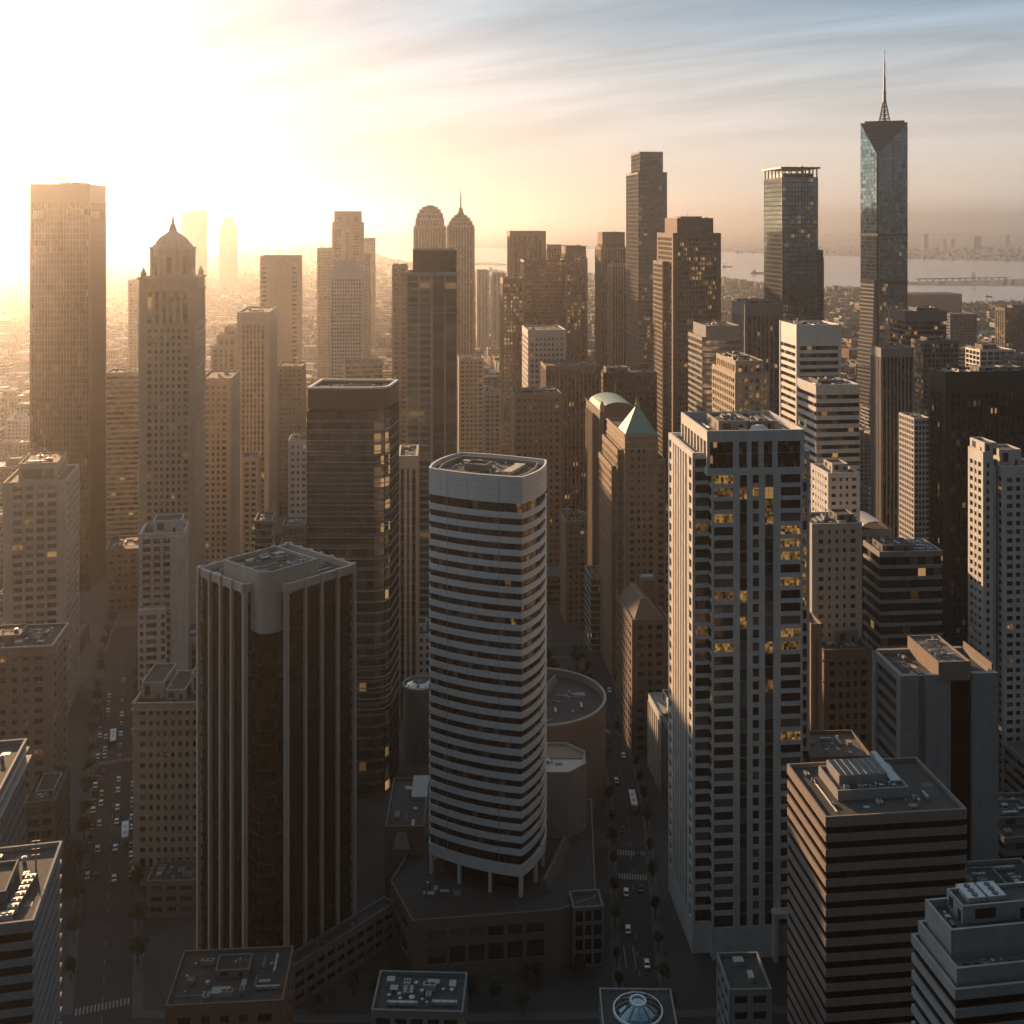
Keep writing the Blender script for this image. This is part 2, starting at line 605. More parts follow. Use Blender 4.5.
class Bld:
    """a building placed by the pixels of its roof corners: xl, near corner xc, xr, at depth D."""

    def __init__(s, name, label, D=None, xl=None, xc=None, xr=None, yt=None, th=6.0, near='L', d=None, w=None,
                 cat='tower', group=None, short=None, world=None):
        s.D = D
        if world:
            cx = sum(p[0] for p in world) / len(world)
            cyy = sum(p[1] for p in world) / len(world)
            s.rot = 0.0
            s.rect = [(p[0] - cx, p[1] - cyy) for p in world]
            s.center = (cx, cyy)
            s.w = max(p[0] for p in s.rect) - min(p[0] for p in s.rect)
            s.d = max(p[1] for p in s.rect) - min(p[1] for p in s.rect)
        else:
            t = R(th)
            e1 = Vector((math.cos(t), math.sin(t)))
            e2 = Vector((-math.sin(t), math.cos(t)))
            P0 = Vector(((xc - 512) / F * D, D))

            def hit(v, x):
                u = (x - 512) / F
                return (u * P0.y - P0.x) / (v.x - u * v.y)
            if near == 'L':
                s.w = w or hit(e1, xr)
                s.d = d or hit(e2, xl)
                c = P0 + e1 * s.w / 2 + e2 * s.d / 2
            else:
                s.w = w or hit(-e1, xl)
                s.d = d or hit(e2, xr)
                c = P0 - e1 * s.w / 2 + e2 * s.d / 2
            s.rot = t
            s.center = (c.x, c.y)
            s.rect = s.poly()
        s.root = bpy.data.objects.new(name, None)
        s.root.empty_display_size = 5
        C.objects.link(s.root)
        s.root.location = (s.center[0], s.center[1], 0)
        s.root.rotation_euler = (0, 0, s.rot)
        tag(s.root, label, cat, group)
        s.acc = {}
        s.rng = random.Random(label)
        co, si = math.cos(s.rot), math.sin(s.rot)
        s.world = [(s.center[0] + x * co - y * si, s.center[1] + x * si + y * co) for x, y in s.rect]
        FOOT.append(s.world)
        if yt is not None:
            s.h = zpx(yt, D)
            if short:
                pts = [px(x, y, s.h)[0] for x, y in s.world]
                HEROES.append((short, min(pts), max(pts), yt, D))

    def poly(s, a=0, b=1, c=0, e=1):
        return [(-s.w / 2 + a * s.w, -s.d / 2 + c * s.d), (-s.w / 2 + b * s.w, -s.d / 2 + c * s.d),
                (-s.w / 2 + b * s.w, -s.d / 2 + e * s.d), (-s.w / 2 + a * s.w, -s.d / 2 + e * s.d)]

    def z(s, y):
        return zpx(y, s.D)

    def mb(s, key):
        if key not in s.acc:
            s.acc[key] = MB()
        return s.acc[key]

    def part(s, name, mb, parent=None, kind=None):
        o = link(name, mb.mesh(name), parent or s.root)
        if kind:
            o['kind'] = kind
        return o

    def facing(s, p0, p1):
        co, si = math.cos(s.rot), math.sin(s.rot)
        n = (p1[1] - p0[1], -(p1[0] - p0[0]))
        nw = (n[0] * co - n[1] * si, n[0] * si + n[1] * co)
        m = ((p0[0] + p1[0]) / 2, (p0[1] + p1[1]) / 2)
        mw = (s.center[0] + m[0] * co - m[1] * si, s.center[1] + m[0] * si + m[1] * co)
        return nw[0] * -mw[0] + nw[1] * -mw[1] > 0

    # ---- facade
    def facade(s, poly, z0, z1, k='grid', fh=4.0, sp=1.4, bay=3.5, pier=1.0, rec=0.4, top=2.0, corner=None, wall='grey_concrete',
               glass='dark_glass', spm=None, fin=0.0, mode='core', base=0.0, roof='dark_roof', para=1.0, litp=0.0, mull=0, sides=None,
               cap=True, fmat=None, deck=True):
        W = s.mb('facade')
        spm = spm or wall
        fmat = fmat or wall
        corner = pier if corner is None else corner
        core = inset(poly, rec)
        zt = z1 - top
        nf = max(1, round((zt - z0 - base) / fh))
        fhh = (zt - z0 - base) / nf
        zb = z0 + base
        if base > 0:
            W.prism(poly, z0, zb, wall, bottom=False)
        # floor slabs
        sl = inset(poly, 0.04 if k in ('grid', 'ribbon') else rec - 0.06)
        for i in range(nf):
            if base > 0 and i == 0:
                continue
            za = zb + i * fhh
            W.prism(sl, za, za + sp, spm)
        # top band and parapet
        wi = min(0.45, rec + 0.2)
        if cap:
            W.ring(poly, inset(poly, max(wi, rec + 0.05)), zt, z1, wall)
        n = len(poly)
        if k in ('grid', 'fins', 'curtain'):
            for e in range(n):
                p0, p1 = poly[e], poly[(e + 1) % n]
                L = math.hypot(p1[0] - p0[0], p1[1] - p0[1])
                nb = max(1, round((L - 2 * corner) / bay))
                bw = (L - 2 * corner + 0.0) / nb
                for i in range(nb + 1):
                    c = corner + i * bw
                    a, b = c - pier / 2, c + pier / 2
                    if i == 0:
                        a, b = 0.003, max(corner, 0.006)
                    elif i == nb:
                        a, b = L - max(corner, 0.006), L - 0.003
                    o1 = fin if (0 < i < nb or fin > 0) else 0.0
                    W.bar(p0, p1, a, b, -rec - 0.1, o1, zb, zt - 0.003, fmat if fin else wall)
        # glazing
        if mode == 'core':
            G = s.mb('curtain_wall' if k == 'curtain' else 'window')
            for e in range(n):
                p0, p1 = core[e], core[(e + 1) % n]
                L = math.hypot(p1[0] - p0[0], p1[1] - p0[1])
                u0, u1 = e * 50 + 0.02, e * 50 + L / bay
                v0, v1 = (zb - 0.01) / fhh, zt / fhh
                G.face([(*p0, zb), (*p1, zb), (*p1, zt), (*p0, zt)], glass.get(e, glass['*']) if isinstance(glass, dict) else glass, [(u0, v0), (u1, v0), (u1, v1), (u0, v1)])
        elif mode == 'bands':
            for i in range(nf):
                G = MB()
                za, zc = zb + i * fhh + sp - 0.05, zb + (i + 1) * fhh + 0.05
                for e in range(n):
                    p0, p1 = core[e], core[(e + 1) % n]
                    L = math.hypot(p1[0] - p0[0], p1[1] - p0[1])
                    nb = max(1, round(L / bay))
                    for j in range(nb):
                        q0 = tuple(p0[c] + (p1[c] - p0[c]) * j / nb for c in (0, 1))
                        q1 = tuple(p0[c] + (p1[c] - p0[c]) * (j + 1) / nb for c in (0, 1))
                        G.face([(*q0, za), (*q1, za), (*q1, zc), (*q0, zc)], glass, [(e * 40 + j + .5, i + .5)] * 4)
                s.part('window_band', G)
        elif mode == 'strips':
            for e in range(n):
                p0, p1 = core[e], core[(e + 1) % n]
                L = math.hypot(p1[0] - p0[0], p1[1] - p0[1])
                nb = max(1, round((L - 2 * corner) / bay))
                bw = (L - 2 * corner) / nb
                off = corner - 0.0
                for j in range(nb):
                    G = MB()
                    a, b = off + j * bw, off + (j + 1) * bw
                    q0 = tuple(p0[c] + (p1[c] - p0[c]) * a / L for c in (0, 1))
                    q1 = tuple(p0[c] + (p1[c] - p0[c]) * b / L for c in (0, 1))
                    for i in range(nf):
                        za, zc = zb + i * fhh, zb + (i + 1) * fhh
                        G.face([(*q0, za), (*q1, za), (*q1, zc), (*q0, zc)], glass, [(e * 40 + j + .5, i + .5)] * 4)
                    s.part('window_strip', G)
        elif mode == 'cells':
            W.prism(inset(poly, rec + 0.12), zb, zt, 'core_dark', top=False, bottom=False)
            cells = []
            for e in range(n):
                p0, p1 = poly[e], poly[(e + 1) % n]
                L = math.hypot(p1[0] - p0[0], p1[1] - p0[1])
                nb = max(1, round((L - 2 * corner) / bay))
                bw = (L - 2 * corner) / nb
                fc = s.facing(p0, p1)
                for i in range(nf):
                    for j in range(nb):
                        a = corner + j * bw + (pier / 2 if j else 0)
                        b = corner + (j + 1) * bw - (pier / 2 if j < nb - 1 else 0)
                        cells.append((not fc, -i, e, j, a, b, zb + i * fhh + sp, zb + (i + 1) * fhh))
            s.panes(poly, cells, rec, glass, litp, nf)
        # roof deck
        if deck:
            D_ = MB()
            D_.prism(inset(poly, max(wi, rec + 0.05) - 0.03), z1 - para - 0.3, z1 - para, roof, sides=False, bottom=False)
            s.roof = s.part('roof', D_)
        return fhh

    def panes(s, poly, cells, rec, glass, litp, nf, most=100, name='window'):
        cells.sort()
        rest = MB()
        shared = {}
        count = getattr(s, 'npanes', 0)
        for (hid, ni, e, j, a, b, za, zc) in cells:
            p0, p1 = poly[e], poly[(e + 1) % len(poly)]
            L = math.hypot(p1[0] - p0[0], p1[1] - p0[1])
            dx, dy = (p1[0] - p0[0]) / L, (p1[1] - p0[1]) / L
            nx, ny = dy, -dx
            g = glass
            f = -ni / max(1, nf)
            pr = litp(f, e, j) if callable(litp) else litp
            r = s.rng.random()
            if r < pr * 0.6:
                g = 'lit_room_gold_glint'
            elif r < pr:
                g = 'dim_room_gold_glint'
            w, h = b - a, zc - za
            mid = ((a + b) / 2)
            c = (p0[0] + dx * mid - nx * (rec + 0.02), p0[1] + dy * mid - ny * (rec + 0.02))
            if not hid and count < most:
                key = (round(w, 2), round(h, 2), g)
                if key not in shared:
                    m = MB()
                    m.box(-w / 2 - .05, w / 2 + .05, 0, 0.06, -h / 2 - .05, h / 2 + .05, g)
                    # frame and a mullion
                    m.box(-0.04, 0.04, -0.05, 0, -h / 2, h / 2, 'dark_metal')
                    m.box(-w / 2, w / 2, -0.045, 0, h * .2, h * .2 + .07, 'dark_metal')
                    shared[key] = m.mesh(name)
                o = link(name, shared[key], s.root, (c[0], c[1], (za + zc) / 2), math.atan2(dy, dx))
                count += 1
            else:
                q0 = (c[0] - dx * (w / 2 + .05), c[1] - dy * (w / 2 + .05))
                q1 = (c[0] + dx * (w / 2 + .05), c[1] + dy * (w / 2 + .05))
                rest.face([(*q0, za - .05), (*q1, za - .05), (*q1, zc + .05), (*q0, zc + .05)], g, [(e * 60 + j + .5, -ni + .5)] * 4)
        s.npanes = count
        if rest.f:
            s.part(name, rest, kind='stuff')

    def plant(s, poly, z, h, mat='grey_concrete', roof='dark_roof', name='plant_room', louvre=True, inner=True):
        m = MB()
        m.ring(poly, inset(poly, 0.4), z - 0.5, z + h, mat)
        m.prism(inset(poly, 0.38), z, z + h - 0.6, roof, sides=False, bottom=False)
        if louvre:
            for e in range(len(poly)):
                p0, p1 = poly[e], poly[(e + 1) % len(poly)]
                L = math.hypot(p1[0] - p0[0], p1[1] - p0[1])
                if L > 4:
                    m.bar(p0, p1, L * .15, L * .4, -0.05, 0.05, z + h * .25, z + h * .8, 'dark_metal')
                    m.bar(p0, p1, L * .7, L * .7 + 1.1, -0.05, 0.05, z + .1, z + min(2.2, h * .7), 'dark_metal')
        o = s.part(name, m)
        return o

    def clutter(s, poly, z, n, avoid=None, big=1.0, parent=None):
        xs, ys = [p[0] for p in poly], [p[1] for p in poly]
        used = []
        names = ['air_handler', 'air_handler', 'duct', 'duct', 'roof_vent', 'roof_vent', 'roof_hatch', 'roof_pipe', 'roof_pipe', 'roof_patch', 'roof_mat']
        n = int(n * 1.5)
        tries = 0
        while len(used) < n and tries < n * 30:
            tries += 1
            x = s.rng.uniform(min(xs) + 2, max(xs) - 2) if max(xs) - min(xs) > 5 else (min(xs) + max(xs)) / 2
            y = s.rng.uniform(min(ys) + 2, max(ys) - 2) if max(ys) - min(ys) > 5 else (min(ys) + max(ys)) / 2
            nm = s.rng.choice(names)
            sx = s.rng.uniform(1.4, 3.6) * big
            sy = s.rng.uniform(1.2, 2.4) * big
            sz = s.rng.uniform(1.0, 2.2) * big
            if nm == 'duct':
                sx, sy, sz = s.rng.uniform(3, 8) * big, s.rng.uniform(.5, 1.0), s.rng.uniform(.7, 1.1)
            if nm == 'roof_vent':
                sx = sy = s.rng.uniform(.7, 1.6) * big
                sz = s.rng.uniform(.7, 1.5)
            if nm == 'roof_pipe':
                sx, sy, sz = s.rng.uniform(3, 9) * big, s.rng.uniform(.5, 1.0), s.rng.uniform(.4, .8)
            if nm in ('roof_patch', 'roof_mat'):
                sx, sy, sz = s.rng.uniform(1.5, 5) * big, s.rng.uniform(1, 3) * big, 1.0
            turn = s.rng.choice((0, PI / 2))
            hx, hy = (sx, sy) if turn == 0 else (sy, sx)
            hx, hy = hx / 2, hy / 2
            if not inside(poly, x - hx - .7, y - hy - .7) or not inside(poly, x + hx + .7, y + hy + .7) or \
               not inside(poly, x - hx - .7, y + hy + .7) or not inside(poly, x + hx + .7, y - hy - .7):
                continue
            bx = (x - hx, x + hx, y - hy, y + hy)
            if any(bx[0] < q[1] + .3 and bx[1] > q[0] - .3 and bx[2] < q[3] + .3 and bx[3] > q[2] - .3 for q in used + (avoid or [])):
                continue
            used.append(bx)
            o = link(nm, PLANT[nm], getattr(s, 'roof', None) or s.root, (x, y, z), turn)
            o.scale = (sx, sy, sz)

    def rings(s, name, poly, specs):
        for z0, out, h, mat in specs:
            m = MB()
            m.ring(inset(poly, -out), inset(poly, .2), z0, z0 + h, mat)
            s.part(name, m)

    def mast(s, x, y, z, h, r=0.25, name='antenna'):
        m = MB()
        m.tube((x, y, z - .3), (x, y, z + h * .6), r, 'steel', r2=r * .7)
        m.tube((x, y, z + h * .6), (x, y, z + h), r * .6, 'steel', r2=r * .2)
        for q in (.35, .5, .7):
            m.box(x - .9, x + .9, y - .05, y + .05, z + h * q, z + h * q + .12, 'steel')
        s.part(name, m)

    def done(s):
        for k_, m in s.acc.items():
            if m.f:
                o = s.part(k_, m)
                if k_ == 'window':
                    o['kind'] = 'stuff'
        s.acc = {}
        return s


def bb(poly):
    xs, ys = [p[0] for p in poly], [p[1] for p in poly]
    return (min(xs), max(xs), min(ys), max(ys))


def inside(poly, x, y):
    n = len(poly)
    c = False
    for i in range(n):
        (x0, y0), (x1, y1) = poly[i], poly[i - 1]
        if (y0 > y) != (y1 > y) and x < (x1 - x0) * (y - y0) / (y1 - y0) + x0:
            c = not c
    return c


# ------------------------------------------------------------------ setting: ground, water, far land
def gp(x, y, z=0.0):
    """ground point seen at pixel x, y"""
    D = (H - z) * F / (y - Y0)
    return ((x - 512) / F * D, D)


def ground_material():
    m = bpy.data.materials.new('town_ground')
    nt, n, l, bs = nodes_of(m)
    t = n.new('ShaderNodeTexCoord')
    a = n.new('ShaderNodeTexNoise')
    a.inputs['Scale'].default_value = 0.004
    a.inputs['Detail'].default_value = 9
    a.inputs['Roughness'].default_value = 0.65
    l.new(t.outputs['Object'], a.inputs['Vector'])
    r = n.new('ShaderNodeValToRGB')
    e = r.color_ramp.elements
    e[0].position, e[0].color = 0.36, (0.035, 0.045, 0.022, 1)
    e[1].position, e[1].color = 0.66, (0.15, 0.13, 0.11, 1)
    x = e.new(0.48)
    x.color = (0.075, 0.07, 0.058, 1)
    l.new(a.outputs[0], r.inputs[0])
    l.new(r.outputs[0], bs.inputs['Base Color'])
    bs.inputs['Roughness'].default_value = 0.9
    MATS['town_ground'] = m


ground_material()
m = MB()
m.face([(-70000, 120, 0), (70000, 120, 0), (70000, 90000, 0), (-70000, 90000, 0)], 'town_ground')
tag(link('ground', m.mesh('ground')), kind='structure')


m = MB()
m.face([(-220, 121, 0.02), (220, 121, 0.02), (220, 660, 0.02), (-220, 660, 0.02)], 'lot_paving')
tag(link('paved_ground', m.mesh('paved_ground')), kind='structure')


def water_material():
    m = bpy.data.materials.new('bay_water')
    nt, n, l, bs = nodes_of(m)
    bs.inputs['Base Color'].default_value = (0.10, 0.11, 0.11, 1)
    bs.inputs['Roughness'].default_value = 0.14
    bs.inputs['IOR'].default_value = 1.33
    t = n.new('ShaderNodeTexCoord')
    a = n.new('ShaderNodeTexNoise')
    a.inputs['Scale'].default_value = 0.02
    a.inputs['Detail'].default_value = 6
    l.new(t.outputs['Object'], a.inputs['Vector'])
    b = n.new('ShaderNodeBump')
    b.inputs['Strength'].default_value = 0.12
    b.inputs['Distance'].default_value = 3.0
    l.new(a.outputs[0], b.inputs['Height'])
    l.new(b.outputs[0], bs.inputs['Normal'])
    MATS['bay_water'] = m


water_material()
near = [(362, 245), (385, 257), (430, 268), (475, 271), (507, 272), (560, 272), (590, 273), (612, 274), (640, 278), (700, 282), (722, 279), (735, 280),
        (748, 284), (775, 285), (800, 290), (826, 290), (858, 290), (880, 298), (905, 301), (935, 305), (965, 306), (1000, 303), (1060, 308), (1200, 312)]
far = [(1200, 264), (1040, 262), (980, 261), (910, 259), (860, 257), (800, 255), (720, 252), (660, 251), (600, 249), (520, 249), (475, 248), (420, 243.5), (380, 242)]
rng = random.Random(3)
pts = []
for chain in (near, far):
    for (x0, y0), (x1, y1) in zip(chain, chain[1:]):
        for i in range(6):
            t = i / 6
            x, y = x0 + (x1 - x0) * t, y0 + (y1 - y0) * t
            pts.append(gp(x, y + rng.uniform(-.35, .35)))
    pts.append(gp(*chain[-1]))
m = MB()
m.face([(p[0], p[1], 0.6) for p in pts], 'bay_water')
tag(link('water', m.mesh('water')), kind='structure')


def land_strip(name, top, bottom, h, mat='town_ground', seed=1):
    """low land standing in the bay, outlined by its far and near water's edge in pixels"""
    r = random.Random(seed)
    m = MB()

    def walk(chain):
        o = []
        for (x0, y0), (x1, y1) in zip(chain, chain[1:]):
            for i in range(8):
                t = i / 8
                o.append(gp(x0 + (x1 - x0) * t, y0 + (y1 - y0) * t + r.uniform(-.18, .18)))
        o.append(gp(*chain[-1]))
        return o
    a, b = walk(top), walk(bottom)
    n = min(len(a), len(b))
    a = [a[round(i * (len(a) - 1) / (n - 1))] for i in range(n)]
    b = [b[round(i * (len(b) - 1) / (n - 1))] for i in range(n)]
    rid = [((a[i][0] + b[i][0]) / 2, (a[i][1] + b[i][1]) / 2, 0.6 + h * r.uniform(.4, 1)) for i in range(n)]
    for i in range(n - 1):
        m.face([(*b[i], .55), (*b[i + 1], .55), rid[i + 1], rid[i]], mat)
        m.face([rid[i], rid[i + 1], (*a[i + 1], .55), (*a[i], .55)], mat)
    tag(link(name, m.mesh(name)), kind='structure')


land_strip('island', [(474, 262.5), (490, 262), (507, 264)], [(474, 265.5), (490, 265.6), (507, 266)], 6, seed=4)
land_strip('causeway', [(905, 281.8), (960, 280.8), (1000, 280), (1030, 278), (1200, 276)], [(905, 285.5), (960, 286), (1000, 286.4), (1030, 286.5), (1200, 287)], 7, seed=5)
land_strip('headland', [(826, 287), (845, 286.6), (860, 287)], [(826, 290), (845, 290), (860, 290)], 8, seed=6)


def hills():
    m = MB()
    r = random.Random(11)
    for (D, hh, x0, x1) in ((17000, 55, -9000, 12000), (26000, 120, -16000, 18000), (42000, 235, -26000, 28000)):
        n = 130
        ph = [r.uniform(0, 6) for _ in range(5)]
        prof = []
        for i in range(n + 1):
            t = i / n
            q = sum(math.sin(t * f_ + p) / (k + 1) for k, (f_, p) in enumerate(zip((7, 13, 29, 57, 111), ph)))
            prof.append((x0 + (x1 - x0) * t, max(4, hh * (.55 + .28 * q))))
        for (xa, za), (xb, zb) in zip(prof, prof[1:]):
            m.face([(xa, D, -.5), (xb, D, -.5), (xb, D + 900, zb), (xa, D + 900, za)], 'town_ground')
            m.face([(xa, D + 900, za), (xb, D + 900, zb), (xb, D + 2600, -.5), (xa, D + 2600, -.5)], 'town_ground')
    tag(link('hills', m.mesh('hills')), kind='structure')


hills()

# ------------------------------------------------------------------ the towers, from the front of the photo to the back
# white banded tower, bowed sides, standing on columns over its podium
def arc(p, q, bulge, n=9):
    """points from p to q bowed outwards (to the right of p->q) by bulge"""
    d = Vector((q[0] - p[0], q[1] - p[1]))
    nr = Vector((d.y, -d.x)).normalized()
    return [(p[0] + d.x * t + nr.x * bulge * 4 * t * (1 - t), p[1] + d.y * t + nr.y * bulge * 4 * t * (1 - t)) for t in [i / n for i in range(n)]]


def banded_tower():
    Lp, Cp, Rp, Bp = (-27.8, 367.5), (3.2, 354), (11.9, 380), (-18.2, 392.5)
    world = arc(Lp, Cp, 2.0) + arc(Cp, Rp, 2.6) + arc(Rp, Bp, 1.4) + arc(Bp, Lp, 2.6)
    b = Bld('office_tower', 'white and black banded tower with bowed sides standing on columns', world=world, D=354, yt=477)
    HEROES.append(('white banded tower', 429, 547, 460, 354))
    P = b.rect
    zt = b.z(477)
    z_cap = b.z(504)
    z_bot = b.z(866)
    zp = 18.4
    nf = 29
    fh = (z_cap - z_bot) / nf
    glass = inset(P, 0.55)
    for i in range(nf):
        G = MB()
        za, zc = z_bot + i * fh, z_bot + (i + 1) * fh
        for e in range(len(glass)):
            p0, p1 = glass[e], glass[(e + 1) % len(glass)]
            nb = 2
            for j in range(nb):
                q0 = tuple(p0[c] + (p1[c] - p0[c]) * j / nb for c in (0, 1))
                q1 = tuple(p0[c] + (p1[c] - p0[c]) * (j + 1) / nb for c in (0, 1))
                if e < 18:                # window frames on the two sides in view
                    G.bar(q0, q1, 0, .09, -.02, .07, za, zc, 'dark_metal')
                lit = (i > 14 and 7 <= e <= 12 and b.rng.random() < .16 * (i - 13) / 14)
                g = 'dim_room_gold_glint' if lit else 'dark_glass'
                G.face([(*q0, za + .02), (*q1, za + .02), (*q1, zc), (*q0, zc)], g, [(e * 9 + j + .5, i + .5)] * 4)
        b.part('window_band', G)
    seams = [2, 7, 9, 11, 16]
    for i in range(1, nf):
        S = MB()
        za = z_bot + i * fh - fh * 0.22
        S.prism(P, za, za + fh * 0.47, 'white_panel')
        for e in range(18):                    # joints between the cladding panels
            S.bar(P[e], P[(e + 1) % len(P)], .05, .11, -.1, .02, za + .05, za + fh * .47 - .05, 'grey_concrete')
        b.part('spandrel', S)
    for e in (2, 7, 13):                       # upright joints between the panels, proud by a hand
        p0, p1 = P[e], P[(e + 1) % len(P)]
        b.mb('expansion_joint').bar(p0, p1, 0, .12, -.3, .03, z_bot, zt - .3, 'mid_grey')
    cap = MB()
    cap.ring(P, inset(P, .7), z_cap, zt, 'white_panel')
    n = len(P)
    for e in range(n):                         # panel joints as shallow ribs
        p0, p1 = P[e], P[(e + 1) % n]
        cap.bar(p0, p1, 0.02, 0.07, -.1, .02, z_cap + .01, zt - .01, 'grey_concrete')
    for q in range(1, 4):
        zq = z_cap + (zt - z_cap) * q / 4
        cap.ring(inset(P, -.015), inset(P, .2), zq, zq + .06, 'grey_concrete')
    b.part('parapet', cap)
    roof = MB()
    roof.prism(inset(P, .68), zt - 2.3, zt - 1.8, 'dark_roof', sides=False)
    b.part('roof', roof)
    inner = inset(P, 5.2)
    c = MB()
    c.ring(inset(P, 3.2), inset(P, 3.6), zt - 1.8, zt - .5, 'mid_grey')
    b.part('roof_screen', c)
    q = [(-9, -6), (1, -9), (4, 0), (-6, 4)]
    b.plant([(-8.5, -1), (-1, -3.6), (1, 2), (-6, 5)], zt - 1.8, 2.2, 'mid_grey', louvre=False)
    s2 = MB()
    s2.hexa([(4.5, -8.5, zt - 1.7), (7.5, -9.5, zt - 1.7), (12.5, 3, zt - 1.7), (9.5, 4, zt - 1.7)], [(4.5, -8.5, zt - .6), (7.5, -9.5, zt - .6), (12.5, 3, zt - .6), (9.5, 4, zt - .6)], 'pale_stone')
    b.part('equipment_cradle', s2)
    b.clutter(inset(P, 4.0), zt - 1.8, 16, avoid=[(-9, 1, -4, 5), (4, 12.7, -9.6, 4.2)], big=.8)
    # skirt and columns
    sk = MB()
    sk.prism(P, z_bot - 3.6, z_bot - .02, 'white_panel')
    b.part('skirt', sk)
    for e in range(0, len(P), 3):
        p0, p1 = P[e], P[(e + 1) % len(P)]
        K = MB()
        K.bar(p0, p1, 0.1, 1.1, -1.4, -.3, zp - 1.2, z_bot - 3.5, 'white_panel')
        b.part('column', K)
    lob = MB()
    lob.prism(inset(P, 5), zp - 1.2, z_bot - 3.5, 'black_glass', bottom=False)
    b.part('lobby', lob)
    b.done()
    # podium
    pw = [(-31, 341), (15, 346.5), (27, 353), (30, 413), (-16, 413), (-31, 396), (-40, 362)]
    p = Bld('podium_building', 'low dark podium under the white banded tower, with paired windows along its front', world=pw, cat='building')
    p.h = zp
    P2 = p.rect
    p.facade(P2, 0, zp, k='grid', fh=5.2, sp=2.2, bay=5.6, pier=1.3, rec=.5, top=3.6, corner=5, wall='brown_stone', glass='house_glass', mode='cells', base=4, roof='dark_roof', para=1.0)
    p.clutter([(-26, -22), (-8, -21), (-10, -14), (-26, -12)], zp - 1, 5, big=.8)
    g = MB()                                  # low glazed gallery roof along the street side
    g.hexa([(15.5, -17.5, zp - 1), (19, -17.5, zp - 1), (27, 8, zp - 1), (23.5, 8, zp - 1)], [(16.6, -17.5, zp + 3), (17.6, -17.5, zp + 3), (25.6, 8, zp + 3), (24.6, 8, zp + 3)], 'grey_glass')
    for i in range(8):
        t = i / 7
        g.tube((15.5 + 8 * t, -17.6 + 25.6 * t, zp - .9), (16.6 + 8 * t, -17.6 + 25.6 * t, zp + 3.05), .12, 'steel')
    p.part('skylight', g)
    p.done()
    # small street pavilion beside the podium
    k = Bld('pavilion', 'small square pavilion of open concrete frames beside the podium front', D=346, xl=572, xc=573, xr=604, yt=908, d=9, cat='building')
    k.facade(k.rect, 0, k.h, k='grid', fh=5, sp=.9, bay=3, pier=.8, rec=.6, top=1.2, wall='mid_grey', glass='black_glass', mode='cells')
    k.done()


banded_tower()

# octagon and drum beyond it
b = Bld('octagonal_block', 'pale windowless octagonal block with half covered roof beside the white banded tower',
        world=[(15.6 + 12 * math.cos(R(22.5 + 45 * i)), 399 + 12 * math.sin(R(22.5 + 45 * i))) for i in range(8)], cat='building')
zz_ = 41.0
m = b.mb('wall')
m.prism(b.rect, 17.3, zz_ - 1.4, 'grey_concrete', bottom=False)
m.ring(b.rect, inset(b.rect, .4), zz_ - 1.4, zz_, 'grey_concrete')
for e in range(8):
    p0, p1 = b.rect[e], b.rect[(e + 1) % 8]
    for q in range(1, 6):
        m.bar(p0, p1, q * 1.5, q * 1.5 + .08, -.1, .03, 18, zz_ - .2, 'mid_grey')
r_ = MB()
r_.prism(inset(b.rect, .38), zz_ - 1.6, zz_ - 1.38, 'pale_roof', sides=False)
b.part('roof', r_)
r_ = MB()
r_.prism([(-10, 1), (10, 1), (10, 4), (4.4, 10.2), (-4.4, 10.2), (-10, 4)], zz_ - 1.37, zz_ - 1.0, 'brown_stone')
b.part('roof_deck', r_)
b.clutter([(-9, -5), (5, -5), (5, .8), (-9, .8)], zz_ - 1.38, 6, big=.9)
b.done()

b = Bld('drum_building', 'round drum building with a sunken roof behind the white banded tower',
        world=[(11 + 27.5 * math.cos(2 * PI * i / 56), 454 + 27.5 * math.sin(2 * PI * i / 56)) for i in range(56)], cat='building')
zd = 40.0
m = b.mb('wall')
m.prism(b.rect, 0, zd - 3.2, 'rose_concrete', bottom=False)
m.ring(b.rect, inset(b.rect, .8), zd - 3.2, zd, 'rose_concrete')
m.ring(inset(b.rect, -.25), inset(b.rect, .2), zd - .7, zd + .05, 'pale_stone')
for q in range(1, 6):
    m.ring(inset(b.rect, -.03), inset(b.rect, .2), q * 6.5, q * 6.5 + .12, 'mid_grey')
r_ = MB()
r_.prism(inset(b.rect, .78), zd - 3.6, zd - 3.1, 'dark_roof', sides=False)
b.part('roof', r_)
for i in range(14):
    a = b.rng.uniform(0, 2 * PI)
    q = b.rng.uniform(6, 20)
    a2 = a + b.rng.uniform(.15, .5)
    q2 = q * b.rng.uniform(.5, 1.1)
    t_ = MB()
    t_.tube((q * math.cos(a), q * math.sin(a), zd - 2.7), (q2 * math.cos(a2), q2 * math.sin(a2), zd - 2.7), .16, 'galvanised')
    b.part('roof_pipe', t_)
s_ = MB()
s_.hexa([(-6, -4, zd - 3.1), (0, -4, zd - 3.1), (9, 20, zd - 3.1), (6, 22, zd - 3.1)], [(-3.2, -4, zd - 1), (-2.8, -4, zd - 1), (7.7, 20.5, zd - .3), (7.3, 21, zd - .3)], 'mid_grey')
b.part('roof_ridge', s_)
b.clutter(inset(b.rect, 5), zd - 3.1, 12, avoid=[(-7, 10, -5, 23)])
b.done()


